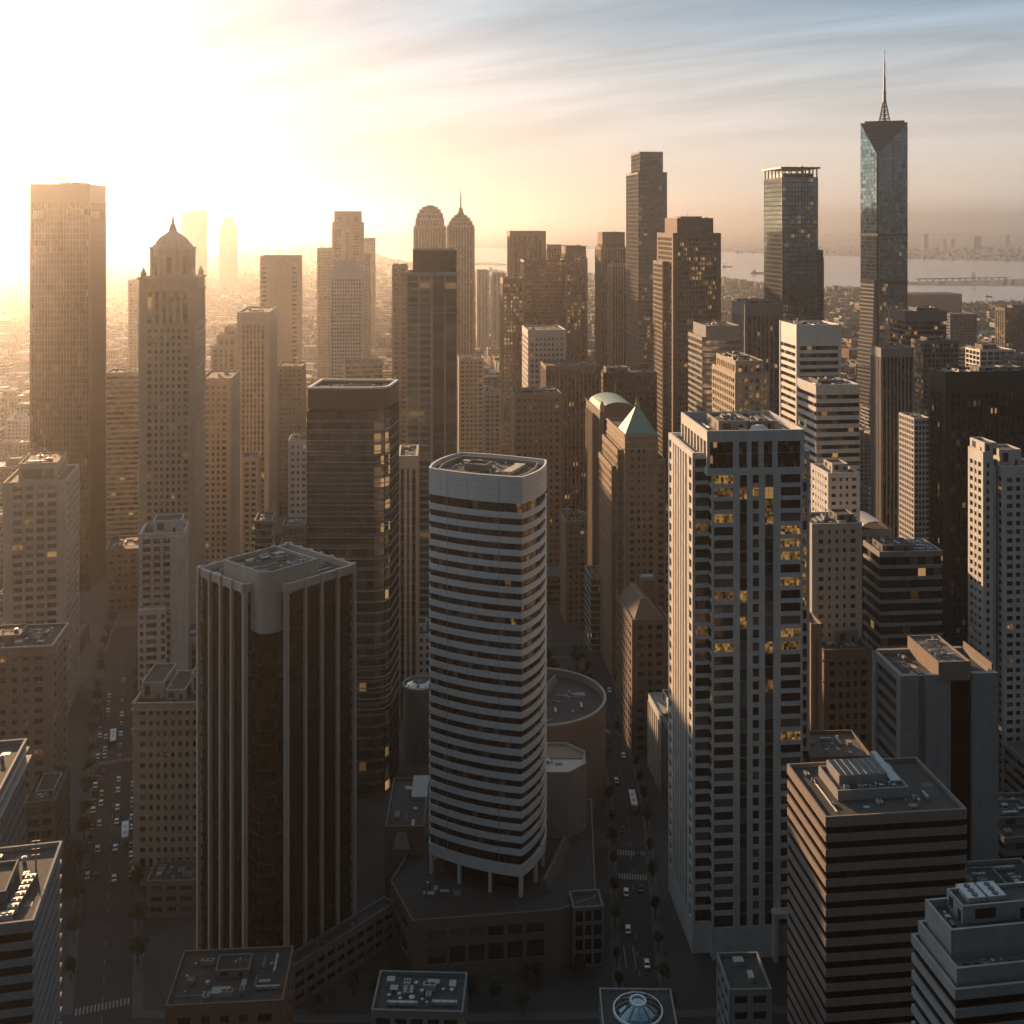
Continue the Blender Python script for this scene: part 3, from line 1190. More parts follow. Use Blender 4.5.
# black tower with pale fins and a cut corner
def finned_tower():
    th = R(48.5)
    N = Vector((-74.2, 328))
    e1, e2 = Vector((math.cos(th), math.sin(th))), Vector((-math.sin(th), math.cos(th)))
    w, d = 36.0, 32.0
    b = Bld('office_tower', 'black glass tower with pale vertical fins, its near corner notched below a blank pale core', D=328, xl=197, xc=(N.x / N.y * F + 512), xr=356, yt=592, th=48.5, near='L')
    HEROES.append(('black finned tower', 197, 356, 572, 328))
    w, d = b.w, b.d
    zt = b.z(592)
    cx_, cy_ = 8.4, 9.4
    P = [(-w / 2 + cx_, -d / 2), (w / 2, -d / 2), (w / 2, d / 2), (-w / 2, d / 2), (-w / 2, -d / 2 + cy_), (-w / 2 + cx_, -d / 2 + cy_)]
    b.facade(P, 0, zt, k='fins', fh=4.0, sp=.5, bay=5.7, pier=.8, rec=.8, top=2.6, corner=1.0, wall='fin_concrete', fmat='fin_concrete', spm='black_glass', glass='black_glass', fin=.3,
             mode='strips', para=2.0)
    for e in range(4):
        p0, p1 = P[e], P[(e + 1) % 6]
        L = math.hypot(p1[0] - p0[0], p1[1] - p0[1])
        nb = max(1, round((L - 2.0) / 5.7))
        for i in range(nb + 1):               # fin heads standing above the parapet
            c = 1.0 + i * (L - 2.0) / nb
            K = MB()
            K.bar(p0, p1, max(0.01, c - .62), min(L - .01, c + .62), -.5, .5, zt - 2.7, zt + .3, 'fin_concrete')
            b.part('fin_head', K)
    # core with a rounded near corner: dark glass in the notch, blank and pale where it rises through the roof
    x0, y0, x1, y1 = -w / 2 + 2.6, -d / 2 + 2.8, w / 2 - 13.5, d / 2 - 11
    rad = 3.8
    core = [(x0 + rad - rad * math.cos(t), y0 + rad - rad * math.sin(t)) for t in [PI / 2 * i / 8 for i in range(9)]]
    core = core + [(x1, y0), (x1, y1), (x0, y1)]
    zc = zt + 4.2
    k = MB()
    k.ring(core, inset(core, .5), zt - 14.5, zc, 'pale_stone')
    k.prism(core, zt - 14.6, zt - 14.4, 'pale_stone')
    sc_ = b.part('service_core', k)
    g = MB()
    gl = inset(core, .5)
    g.prism(gl, 0, zt - 14.6, 'black_glass', top=False, bottom=False)
    for i in range(int((zt - 16) / 4)):
        g.prism(inset(core, .42), i * 4.0, i * 4.0 + .5, 'dark_metal')
    b.part('corner_glazing', g)
    r_ = MB()
    r_.prism(inset(core, .48), zc - 1.6, zc - 1.2, 'dark_roof', sides=False)
    main_roof = b.roof
    b.roof = link('core_roof', r_.mesh('core_roof'), b.root)
    b.clutter(inset(core, 1), zc - 1.2, 15, big=.85)
    b.roof = main_roof
    b.clutter([(x1 + .6, -d / 2 + 1.5), (w / 2 - 1.5, -d / 2 + 1.5), (w / 2 - 1.5, d / 2 - 2), (x1 + .6, d / 2 - 2)], zt - 2.0, 14, big=.8)
    b.clutter([(-w / 2 + 1.2, y1 + 1), (x1, y1 + 1), (x1, d / 2 - 1.2), (-w / 2 + 1.2, d / 2 - 1.2)], zt - 2.0, 8, big=.8)
    b.done()
    p = Bld('podium_building', 'dark low wedge roof along the foot of the black finned tower', cat='building',
            world=[tuple(N + e1 * 6 + e2 * -1.2), tuple(N + e1 * 6 + e2 * -6.5), tuple(N + e1 * 47 + e2 * -6.5), tuple(N + e1 * 47 + e2 * -1.2)])
    p.facade(p.rect, 0, 13, k='grid', fh=4.2, sp=1.5, bay=4, pier=.9, rec=.4, top=2.4, wall='mid_grey', glass='black_glass', mode='cells')
    p.clutter(inset(p.rect, .6), 12, 6, big=.5)
    p.done()


finned_tower()


# big residential tower on the right: stepped plan, lit rooms and painted gold reflections
def residential_tower():
    D0 = 350
    b = Bld('residential_tower', 'tall white framed residential tower with glass corner balconies and gold lit windows', D=D0, xl=681, xc=707, xr=804.5, yt=431, th=4.8)
    HEROES.append(('white framed residential tower', 670, 810, 431, D0))
    w, d = b.w, b.d
    zt, zs = b.z(431), b.z(472)
    X0, Y0_ = -w / 2, -d / 2
    # crown block: tall openings
    crown = b.poly()

    def front_cells(p0, p1, z0, z1, fh, sp, cols, poly, e, out):
        nf = round((z1 - z0) / fh)
        f = (z1 - z0) / nf
        for i in range(nf):
            for j, (a, c) in enumerate(cols):
                out.append((False, -i, e, j, a, c, z0 + i * f + sp, z0 + (i + 1) * f))
        return nf, f
    M = b.mb('facade')
    wall = 'white_concrete'
    # crown: frame of posts, dark glazing behind
    M.ring(crown, inset(crown, .5), zt - 3.6, zt, wall)
    M.prism(crown, zs - 1.2, zs + 1.0, wall)
    colsC = [(0.9, 8.6), (10.4, 13.1), (14.5, 16.9), (18.5, 21.4), (23, w - 1.2)]
    edges = [0] + [v for c in colsC for v in c] + [w]
    for i in range(0, len(edges), 2):
        M.bar(crown[0], crown[1], max(.003, edges[i]), min(w - .003, edges[i + 1]), -1, -.003, zs + 1, zt - 3.6, wall)
    for e in (1, 2, 3):
        p0, p1 = crown[e], crown[(e + 1) % 4]
        L = math.hypot(p1[0] - p0[0], p1[1] - p0[1])
        nb = 8
        for i in range(nb + 1):
            c = .6 + i * (L - 1.2) / nb
            M.bar(p0, p1, c - .58, c + .58, -1, -.004, zs + 1, zt - 3.6, wall)
    Gc = MB()
    cg = inset(crown, .8)
    for e in range(4):
        p0, p1 = cg[e], cg[(e + 1) % 4]
        Gc.face([(*p0, zs), (*p1, zs), (*p1, zt - 3), (*p0, zt - 3)], 'black_glass_lit', [(e * 40, 0), (e * 40 + 22, 0), (e * 40 + 22, 4), (e * 40, 4)])
    L = w - 1.6
    for i in range(1, 22):
        Gc.bar(cg[0], cg[1], i * L / 22 - .07, i * L / 22 + .07, -.02, .12, zs + 1, zt - 3.5, 'dark_metal')
    Gc.bar(cg[0], cg[1], .1, L - .1, -.02, .14, (zs + zt) / 2 - 1, (zs + zt) / 2 - .8, 'steel')
    b.part('crown_glazing', Gc)
    # roof
    rf = MB()
    rf.prism(inset(crown, .48), zt - 2.9, zt - 2.4, 'grey_roof', sides=False)
    b.part('roof', rf)
    zr = zt - 2.4
    b.plant([(-9, -6), (1, -6), (1, 9), (-9, 9)], zr, 3.4, 'grey_concrete')
    b.plant([(3, -3), (11, -3), (11, 12), (3, 12)], zr, 2.6, 'mid_grey')
    dome = MB()
    dome.lathe([(3.2, zr), (3.2, zr + .8), (2.7, zr + 1.8), (1.6, zr + 2.5), (0, zr + 2.8)], 'galvanised', 3.5, -9.5, 20)
    b.part('roof_dome', dome)
    b.clutter(inset(crown, 1.5), zr, 34, avoid=[(-10, 2, -7, 10), (2, 12, -4, 13), (0, 7, -13, -6)])
    b.clutter([(-8.5, -5.5), (.5, -5.5), (.5, 8.5), (-8.5, 8.5)], zr + 2.8, 6, big=.8)
    b.clutter([(3.5, -2.5), (10.5, -2.5), (10.5, 11.5), (3.5, 11.5)], zr + 2.0, 6, big=.8)
    # body: front bay block (A) and wider block set back (B)
    ax0, ax1 = X0 + 1.7, X0 + w - .6
    A = [(ax0, Y0_), (ax1, Y0_), (ax1, Y0_ + 6), (ax0, Y0_ + 6)]
    B = [(X0 - 3.8, Y0_ + 3.6), (X0 + w + 3.0, Y0_ + 3.6), (X0 + w + 3.0, Y0_ + d + 3), (X0 - 3.8, Y0_ + d + 3)]
    zb = 14.0
    zB = b.z(455)
    wA = ax1 - ax0
    cols = [(.6, 6.9), (9.0, 11.4), (13.2, 15.3), (17.2, 20.0), (wA - 7.2, wA - .6)]
    fh = 4.1
    cells = []
    nf, f = front_cells(A[0], A[1], zb, zs - 1.2, fh, 1.35, [cols[0], cols[4], cols[2]], A, 0, cells)
    # narrow glazed strips: thin sills only
    strips = []
    for i in range(nf):
        for j, (a, c) in ((3, cols[1]), (4, cols[3])):
            cells.append((False, -i, 0, j, a, c, zb + i * f + .45, zb + (i + 1) * f))
    ed = [0] + [v for c in cols for v in c] + [wA]
    for i in range(0, len(ed), 2):
        M.bar(A[0], A[1], max(.003, ed[i]), min(wA - .003, ed[i + 1]), -.9, 0, 0, zs - 1.2, wall)
    for i in range(nf):
        z = zb + i * f
        for c in (cols[0], cols[4], cols[2]):
            M.bar(A[0], A[1], c[0], c[1], -.9, -.06, z, z + 1.35, wall)
        for c in (cols[1], cols[3]):
            M.bar(A[0], A[1], c[0], c[1], -.9, -.45, z, z + .45, 'mid_grey')
    M.prism([(x, y) for x, y in inset(A, .7)], 0, zs - 1.2, 'core_dark', top=False, bottom=False)
    M.prism(inset(A, .003), 0, zb - 4, wall, bottom=False)
    # side returns of A: corner balconies step back; glass corners between A and B
    for e, side in ((1, 1), (3, -1)):
        p0, p1 = A[e], A[(e + 1) % 4]
        for i in range(nf):
            z = zb + i * f
            M.bar(p0, p1, .1, 5.9, -.6, -.06, z, z + 1.2, wall)
            cells.append((e == 1, -i, e, 0, .6, 3.6, z + 1.2, z + f))

    def lit(fr, e, j):  # chance of a gold pane, lit room and painted reflection alike
        g = max(0.0, 1 - abs(fr - .80) / .34)
        k_ = {0: .5, 1: .85, 2: .6, 3: .9, 4: .45}.get(j, .4)
        return (.03 + .36 * g * k_) if fr > .3 else .012
    b.panes(A, cells, .55, 'house_glass', lit, nf, most=100)
    # block B
    LB = B[1][0] - B[0][0]
    dB = B[2][1] - B[1][1]
    M.prism(inset(B, .8), 0, zB - 1, 'core_dark', bottom=False, top=False)
    cells = []
    nfB = round((zB - 2 - zb) / fh)
    fB = (zB - 2 - zb) / nfB
    for i in range(nfB):                       # front corners: balcony slabs with glass behind
        z = zb + i * fB
        for a, c in ((.15, B[0][0] * -1 + ax0 - .05), (ax1 - B[0][0] + .05, LB - .15)):
            M.bar(B[0], B[1], a, c, -.8, -.02, z, z + 1.25, wall)
            cells.append((False, -i, 0, 0 if a < 1 else 1, a + .25, c - .2, z + 1.25, z + fB))
    for (s0, s1) in ((.0, .3), (LB - .3, LB)):
        M.bar(B[0], B[1], s0 + .003, s1 - .003, -.8, 0, 0, zB - 2, wall)
    b.panes(B, cells, .6, 'house_glass', lit, nfB, most=100, name='corner_window')
    b.npanes = 0
    # left side: two punched columns with tall fins between; right and back likewise
    cells = []
    for e in (3, 1, 2):
        p0, p1 = B[e], B[(e + 1) % 4]
        L = math.hypot(p1[0] - p0[0], p1[1] - p0[1])
        colw = [(1.4, 4.6), (L - 4.6, L - 1.4)]
        fins = [(6.6 + i * (L - 13.2) / 6) for i in range(7)]
        xs = [(.003, 1.4), (4.6, 6.2)] + [(c - .75, c + .75) for c in fins] + [(L - 6.2, L - 4.6), (L - 1.4, L - .003)]
        for a, c in xs:
            M.bar(p0, p1, a, c, -.9, 0 if a < 6.2 or c > L - 6.3 else .12, 0, zB - 2, wall)
        for i in range(nfB):
            z = zb + i * fB
            for j, (a, c) in enumerate(colw):
                M.bar(p0, p1, a, c, -.9, -.05, z, z + 1.5, wall)
                cells.append((e != 3, -i, e, j, a, c, z + 1.5, z + fB))
            M.bar(p0, p1, 6.3, L - 6.3, -.9, -.6, z, z + .7, 'mid_grey')
        for q in range(6):
            G = MB()
            a, c = fins[q] + .75, fins[q + 1] - .75
            for i in range(nfB):
                z = zb + i * fB
                dxy = ((p1[0] - p0[0]) / L, (p1[1] - p0[1]) / L)
                q0 = (p0[0] + dxy[0] * a - dxy[1] * .65, p0[1] + dxy[1] * a + dxy[0] * .65)
                q1 = (p0[0] + dxy[0] * c - dxy[1] * .65, p0[1] + dxy[1] * c + dxy[0] * .65)
                G.face([(*q0, z), (*q1, z), (*q1, z + fB), (*q0, z + fB)], 'dark_glass', [(e * 30 + q + .5, i + .5)] * 4)
            b.part('window_strip', G)
    b.panes(B, cells, .6, 'dark_glass', .03, nfB, most=100, name='side_window')
    M.ring(B, inset(B, 1.0), zB - 2, zB, wall)
    M.prism(inset(B, .9), zB - 2.1, zB - 1.2, 'grey_roof', bottom=False, sides=False)
    M.prism(inset(B, .004), 0, zb - 4, wall, bottom=False)
    # entrance porch
    po = MB()
    fx = ax0 + 20
    for s_ in (fx, fx + 6):
        po.box(s_ - .6, s_ + .6, Y0_ - 3, Y0_ - .01, 0, 14, wall)
    po.box(fx - .9, fx + 6.9, Y0_ - 3.2, Y0_ - .01, 14, 15.6, wall)
    b.part('entrance_porch', po)
    b.done()


residential_tower()


# ---- lower right: brown banded tower
b = Bld('office_tower', 'brown concrete tower with dark ribbon windows and a skylight frame on its flat roof', D=272, xl=787, xc=825.5, xr=967, yt=817, th=6, short='brown banded tower')
fh_ = b.facade(b.rect, 0, b.h, k='ribbon', fh=3.7, sp=1.9, bay=2.4, rec=.35, top=2.6, wall='rose_concrete', glass='black_glass', mode='bands', para=1.1)
zr = b.h - 1.1
k_ = [(-11.5, -4.5), (7.5, -4.5), (7.5, 8.5), (-11.5, 8.5)]
b.plant(k_, zr, 2.6, 'grey_concrete', louvre=False)
sk = MB()
sk.box(-9.5, 3.5, -.5, 8, zr + 1.8, zr + 4.3, 'grey_concrete')
for i in range(8):
    sk.box(-9.4 + i * 1.83, -9.2 + i * 1.83, -.4, 7.9, zr + 4.3, zr + 4.45, 'pale_roof')
for i in range(7):
    sk.box(-9.2 + i * 1.83, -7.6 + i * 1.83, -.3, 7.8, zr + 4.28, zr + 4.36, 'black_glass')
b.part('skylight', sk)
sl = MB()
sl.hexa([(4.2, -1, zr + 1.5), (7, -1, zr + 1.5), (7, 11, zr + 1.5), (4.2, 11, zr + 1.5)], [(4.2, -1, zr + 2.6), (7, -1, zr + 2.6), (5.6, 11, zr + 4.6), (4.2, 11, zr + 4.6)], 'galvanised')
b.part('stair_housing', sl)
b.clutter([(-11, -4), (7, -4), (7, -.8), (-11, -.8)], zr + 2.0, 8, big=.5)
b.clutter(inset(b.rect, .8), zr, 8, avoid=[(-12, 8, -5, 9), (4, 7.2, -1.2, 11.2)], big=.6)
rail = MB()
for i in range(2):
    rail.tube((-14.2 + i * .3, -10, zr + .35), (-14.2 + i * .3, 10, zr + .35), .05, 'steel')
b.part('cleaning_rail', rail)
b.done()

# ---- bottom right corner: white banded tower with stepped top
b = Bld('office_tower', 'grey banded tower with stepped terraces at its top, in the bottom right corner', D=197, xl=911, xc=955, xr=1078, yt=990, th=8, short='stepped grey tower')
b.facade(b.rect, 0, b.h, k='ribbon', fh=3.3, sp=1.5, bay=2, rec=.5, top=1.9, wall='grey_concrete', glass='black_glass', mode='bands')
t1 = b.poly(.06, 1, .12, 1)
m = MB()
z = b.h - 1
m.ring(t1, inset(t1, .5), z, z + 3.4, 'grey_concrete')
m.prism(inset(t1, .48), z, z + 2.0, 'grey_roof', sides=False, bottom=False)
b.part('terrace', m)
t2 = b.poly(.12, 1, .4, 1)
m = MB()
m.ring(t2, inset(t2, .5), z + 2, z + 7.4, 'grey_concrete')
m.prism(inset(t2, .48), z + 3, z + 5.9, 'dark_roof', sides=False, bottom=False)
b.part('terrace', m)
t3 = b.poly(.3, 1, .62, .98)
b.plant(t3, z + 5.9, 3.4, 'grey_concrete')
for i in range(2):
    u_ = MB()
    xx = -2.6 + i * 4.2
    u_.box(xx, xx + 3.6, 3.6, 8.2, z + 8.6, z + 9.6, 'galvanised')
    for q in range(3):
        u_.cyl(xx + 1.8, 4.5 + q * 1.4, .6, z + 9.6, z + 9.75, 'dark_metal', 14)
    b.part('cooling_unit', u_)
b.clutter(inset(b.poly(.1, .98, .16, .38), .3), z + 2, 6, big=.55)
b.clutter(inset(b.poly(.14, .3, .45, .98), .3), z + 5.9, 6, big=.55)
b.done()

# ---- grey concrete slab with a dark slot
b = Bld('office_tower', 'grey concrete tower with a black vertical slot and a long sunlit roof house', D=330, xl=872, xc=900.5, xr=998.5, yt=676, th=4.5, short='grey slotted tower')
w, d = b.w, b.d
zt = b.h
M = b.mb('facade')
P = b.rect
zc_ = zt - 1.4
M.prism(inset(P, 1.1), 0, zt - 3, 'black_glass', top=False, bottom=False)
for a, c, o in ((.003, 5.6, 0), (7.9, 15.6, 0), (22.4, w - .003, 0)):
    M.bar(P[0], P[1], a, c, -1.6, 0, 0, zt, 'grey_concrete')
M.bar(P[0], P[1], 5.6, 7.9, -1.6, -.9, 0, zt - .5, 'mid_grey')
M.bar(P[0], P[1], 15.6, 22.4, -1.6, -1.2, zt - 5, zt - .8, 'dark_metal')
for e in (1, 2, 3):
    p0, p1 = P[e], P[(e + 1) % 4]
    L = math.hypot(p1[0] - p0[0], p1[1] - p0[1])
    e0 = 1.61 if e == 1 else (0.02)
    M.bar(p0, p1, e0, 3.0, -1.3, -.003, 0, zt, 'grey_concrete')
    M.bar(p0, p1, L - 3.0, L - (1.61 if e == 3 else .02), -1.3, -.003, 0, zt, 'grey_concrete')
    M.bar(p0, p1, 3.0, L - 3.0, -1.3, -.02, zt - 2.4, zt - .01, 'grey_concrete')
    nf = 24
    f = (zt - 2.4) / nf
    for i in range(nf):
        M.bar(p0, p1, 3.0, L - 3.0, -1.3, -.35, i * f, i * f + 1.5, 'mid_grey')
        if e == 3:
            G = MB()
            for j in range(8):
                G.bar(p0, p1, 3 + j * (L - 6) / 8, 3 + (j + 1) * (L - 6) / 8 - .08, -1.0, -.95, i * f + 1.5, (i + 1) * f, 'dark_glass')
            b.part('window_band', G)
D_ = MB()
D_.prism(inset(P, 1.4), zt - 1.6, zt - 1.3, 'dark_roof', sides=False)
b.part('roof', D_)
zr = zt - 1.3
ph = b.plant([(8, -9), (21, -9), (21, 10), (8, 10)][0:0] or [(-3.6, -10.8), (6.4, -10.8), (6.4, 10.5), (-3.6, 10.5)], zr, 5.2, 'rose_concrete', roof='grey_roof', louvre=False)
b.clutter([(-3.2, -10.4), (6, -10.4), (6, 10), (-3.2, 10)], zr + 4.6, 8, big=.7)
sc = MB()
sc.bar(P[1], P[2], 1.7, d - 1.7, -1.3, -.9, zt - .02, zt + 2.2, 'rose_concrete')
b.part('parapet_screen', sc)
b.clutter([(-w / 2 + 2, -d / 2 + 2), (-4.5, -d / 2 + 2), (-4.5, d / 2 - 2), (-w / 2 + 2, d / 2 - 2)], zr, 7, big=.7)
b.done()
# ---- dark glass tower with a rounded corner
b = Bld('office_tower', 'dark glass tower with thin floor lines, white roof rim and gold reflections at its corner', world=[(-83.9, 450), (-56.5, 450), (-52.2, 451.8), (-50.2, 455.5), (-48.6, 473), (-82.5, 475)],
        D=450, yt=388)
HEROES.append(('dark glass tower', 307, 398, 381, 450))
b.facade(b.rect, 0, b.h - 8.5, k='curtain', fh=4.6, sp=1.1, bay=3.0, pier=.16, rec=.35, top=1.0, corner=.1, wall='dark_metal', spm='mid_grey', glass={'*': 'olive_glass', 1: 'gold_lit_glass', 2: 'gold_lit_glass'}, fin=.06, cap=False, deck=False)  # gold corner reflections painted by glowing panes
m = b.mb('facade')
m.ring(inset(b.rect, .3), inset(b.rect, 1.2), b.h - 8.5, b.h - .5, 'dark_brown')
m.ring(inset(b.rect, .1), inset(b.rect, 1.3), b.h - .5, b.h + .3, 'white_panel')
n_ = int(b.h / 4.6)
for i in range(8, n_ - 1):                 # thin bright ledges every floor
    m.ring(inset(b.rect, -.12), inset(b.rect, .2), i * (b.h - 8.5) / n_, i * (b.h - 8.5) / n_ + .35, 'galvanised')
r_ = MB()
r_.prism(inset(b.rect, 1.18), b.h - 2.8, b.h - 2.4, 'dark_roof', sides=False)
b.part('roof', r_)
b.plant([(-9, -4), (4, -4), (4, 6), (-9, 6)], b.h - 2.4, 1.8, 'mid_grey')
b.clutter(inset(b.rect, 2.2), b.h - 2.4, 22, avoid=[(-9.5, 4.5, -4.5, 6.5)])
b.done()

# ---- white slab beside it
b = Bld('slab_tower', 'narrow blank white slab tower with two tall slots, beside the dark glass tower', D=520, xl=397, xc=398, xr=418, yt=456, th=4, d=26, short='white slotted slab')
b.facade(b.rect, 0, b.h, k='fins', fh=4, sp=.6, bay=2.4, pier=1.5, rec=1.0, top=6, corner=1.2, wall='pale_stone', spm='mid_grey', glass='dark_glass', fin=.01, mode='strips')
b.clutter(inset(b.rect, 1), b.h - 1, 5, big=.8)
b.done()


def simple(label, spec, fac, plant=None, units=6, masts=0, name='office_tower', cat='tower', short=None, cap_h=0, tiers=(), th=6, near='L', d=None, big=1.0, pm='mid_grey', group=None):
    """one box with facade, plant room, roof plant and optional set-back tiers (x0, x1, y0, y1 as shares; y pixel of top)"""
    D, xl, xc, xr, yt = spec
    b = Bld(name, label, D=D, xl=xl, xc=xc, xr=xr, yt=yt, th=th, near=near, d=d, cat=cat, short=short, group=group)
    b.facade(b.rect, 0, b.h, **fac)
    z = b.h
    P = b.rect
    for (a, c, e, g, y, f2) in tiers:
        z2 = b.z(y)
        P = b.poly(a, c, e, g)
        ff = dict(fac)
        ff.update(f2)
        if ff.get('mode') in ('cells', 'strips', 'bands'):
            ff['mode'] = 'core'
        b.facade(P, z - 1.2, z2, **ff)
        z = z2
    zr = z - fac.get('para', 1.0)
    av = []
    if plant:
        a, c, e, g, h = plant
        x0, x1, y0, y1 = bb(P)
        q = [(x0 + (x1 - x0) * a, y0 + (y1 - y0) * e), (x0 + (x1 - x0) * c, y0 + (y1 - y0) * e), (x0 + (x1 - x0) * c, y0 + (y1 - y0) * g), (x0 + (x1 - x0) * a, y0 + (y1 - y0) * g)]
        b.plant(q, zr, h, pm)
        av = [bb(q)]
        if units > 6:
            b.clutter(inset(q, .5), zr + h - .6, units // 3, big=.7 * big)
    b.clutter(inset(P, .8), zr, units, avoid=av, big=big)
    for i in range(masts):
        x0, x1, y0, y1 = bb(P)
        b.mast(x0 + (x1 - x0) * b.rng.uniform(.2, .8), y0 + (y1 - y0) * b.rng.uniform(.2, .6), zr, b.rng.uniform(6, 11))
    return b.done()


G = lambda **k: k
# ---- left edge and left street
b = simple('pale concrete tower with paired windows and a glazed penthouse, at the left edge', (520, 3, 66, 79.5, 480),
           G(k='grid', fh=3.9, sp=1.7, bay=4.3, pier=1.3, rec=.45, top=2.0, corner=4.2, wall='pale_stone', glass='house_glass', mode='cells', litp=.04), th=12, near='R', units=6, short='pale penthouse tower')
z = b.h - 1
P = b.poly(.2, .82, .15, .85)
b.plant(P, z, 8.5, 'pale_stone', louvre=False)
m = MB()
x0, x1, y0, y1 = bb(P)
for (a, c) in ((.08, .62), (.68, .92)):
    m.box(x0 + (x1 - x0) * a, x0 + (x1 - x0) * c, y0 - .06, y0 + .1, z + 1.2, z + 5.6, 'dark_glass')
for i in range(9):
    m.box(x1 - .1, x1 + .06, y0 + 2 + i * 2.2, y0 + 3.4 + i * 2.2, z + 1.2, z + 4.6, 'dark_glass')
b.part('penthouse_window', m)
m = MB()
for i in range(14):
    a0, a1 = PI * i / 14, PI * (i + 1) / 14
    m.tube((-3 + 6 * math.cos(a0), 2, z + 8.2 + 5 * math.sin(a0)), (-3 + 6 * math.cos(a1), 2, z + 8.2 + 5 * math.sin(a1)), .25, 'pale_stone')
for i in (2, 5, 7, 9, 12):
    a0 = PI * i / 14
    m.tube((-3 + 6 * math.cos(a0), 2, z + 8.2 + 5 * math.sin(a0)), (-3 + 6 * math.cos(a0), 8, z + 8.0), .15, 'pale_stone')
b.part('roof_arch', m)
b.clutter(inset(P, 1.2), z + 7.9, 6)

b = simple('brown brick block with cluttered roof, on the street at the left edge', (400, -24, 52, 68, 645),
           G(k='grid', fh=3.9, sp=2.0, bay=3.6, pier=2.0, rec=.35, top=3.6, corner=3.2, wall='tan_brick', glass='house_glass', mode='cells', roof='dark_roof', litp=.03, base=5), th=8, near='R', units=10, plant=(.1, .5, .3, .8, 3), name='brick_block', cat='building', short='brown brick block')
b.rings('cornice', b.rect, [(b.h - 3.7, .6, .8, 'tan_brick'), (b.h - .5, .35, .55, 'pale_stone')])

b = simple('dark weathered block with layered cornice, cut by the left edge of the photo', (270, -60, -14, 26, 815),
           G(k='grid', fh=3.7, sp=1.5, bay=2.4, pier=1.0, rec=.35, top=3.0, corner=1.5, wall='grey_concrete', glass='dark_glass', mode='cells', base=5), th=11, near='R', units=6, name='stone_block', cat='building', short='layered cornice block')
b.rings('cornice', b.rect, [(b.h - .4 - i * 2.6, o, .5, 'pale_stone') for i, o in enumerate((.25, .8, 1.3))])

b = simple('dark ribbon windowed tower with rows of roof units, in the bottom left corner', (230, -70, 34, 62.5, 920),
           G(k='ribbon', fh=3.5, sp=1.45, bay=2.2, rec=.5, top=2.4, wall='grey_concrete', glass='black_glass', mode='bands', roof='dark_roof'), th=11.7, near='R', units=9, plant=(.1, .62, .3, .7, 2.6), short='corner ribbon tower', big=.8)
for i in range(6):
    o = link('air_handler', PLANT['air_handler'], b.root, (4.6 + i * .25, -9 + i * 2.1, b.h - 1), 0)
    o.scale = (2.2, 1.5, 1.3)
b.mast(6, 6, b.h - 1, 9)

b = simple('low building with a walled white roof well, beside the street below the brown brick block', (381, 25, 55, 70, 800),
           G(k='grid', fh=4, sp=1.6, bay=3.2, pier=1.0, rec=.35, top=2, wall='brown_stone', glass='dark_glass', mode='cells'), th=11, near='R', units=4, plant=(.2, .85, .25, .75, 1.6), name='low_building', cat='building', pm='pale_roof')

b = simple('white apartment tower with balcony stacks and a blank right wall, on the street corner', (480, 139, 184, 188, 532),
           G(k='grid', fh=3.5, sp=1.3, bay=3.6, pier=1.1, rec=.6, top=2.4, corner=1.4, wall='white_concrete', glass='house_glass', mode='cells', litp=.03), th=10, near='R', d=18, units=4, plant=(.28, .92, .2, .8, 5.5), pm='white_concrete', name='apartment_tower', short='white balcony tower')
m = MB()
hh = b.z(605)
m.box(-b.w / 2 - .0, b.w * .12, -b.d / 2 - 3.0, -b.d / 2 - .02, 0, hh, 'white_concrete')
m.box(b.w * .22, b.w / 2 + .4, -b.d / 2 - 1.0, -b.d / 2 - .02, 0, b.h - 1.5, 'white_concrete')
b.part('wing', m)
for i in range(12):
    k_ = MB()
    z = hh + i * 3.3
    if z > b.h - 8:
        break
    k_.box(-b.w / 2 + .6, b.w * .1, -b.d / 2 - 1.6, -b.d / 2 - .02, z, z + .25, 'white_concrete')
    k_.box(-b.w / 2 + .6, b.w * .1, -b.d / 2 - 1.6, -b.d / 2 - 1.48, z + .25, z + 1.15, 'pale_stone')
    b.part('balcony', k_)
for i in range(int(hh / 3.5) - 1):
    k_ = MB()
    z = 4 + i * 3.5
    for a, c in ((.8, 2.2), (3.4, 7.8), (9.6, 11.2)):
        k_.box(-b.w / 2 + a, -b.w / 2 + c, -b.d / 2 - 3.05, -b.d / 2 - 2.9, z, z + 1.9, 'house_glass')
    b.part('window_row', k_)

b = simple('cream classical block with stepped roof walls and deep cornice, on the street corner', (390, 133, 205, 209, 702),
           G(k='grid', fh=3.75, sp=1.9, bay=2.55, pier=1.3, rec=.45, top=2.6, corner=2.4, wall='cream_stone', glass='dark_glass', mode='cells', base=6, para=2.0), th=2, near='R', d=26, units=6, name='stone_block', cat='building', short='cream classical block')
b.rings('cornice', b.rect, [(zc, o, hh, 'cream_stone') for zc, o, hh in ((b.h - 2.7, .7, .6), (b.h - 9.5, .45, .5), (b.h - .4, .4, .5), (6, .5, .6))])
b.plant(b.poly(.02, .34, .3, .97), b.h - 2, 6.0, 'cream_stone')
b.plant(b.poly(.38, .66, .25, .9), b.h - 2, 3.8, 'cream_stone')
b.plant(b.poly(.70, .97, .4, .97), b.h - 2, 8.0, 'pale_stone')

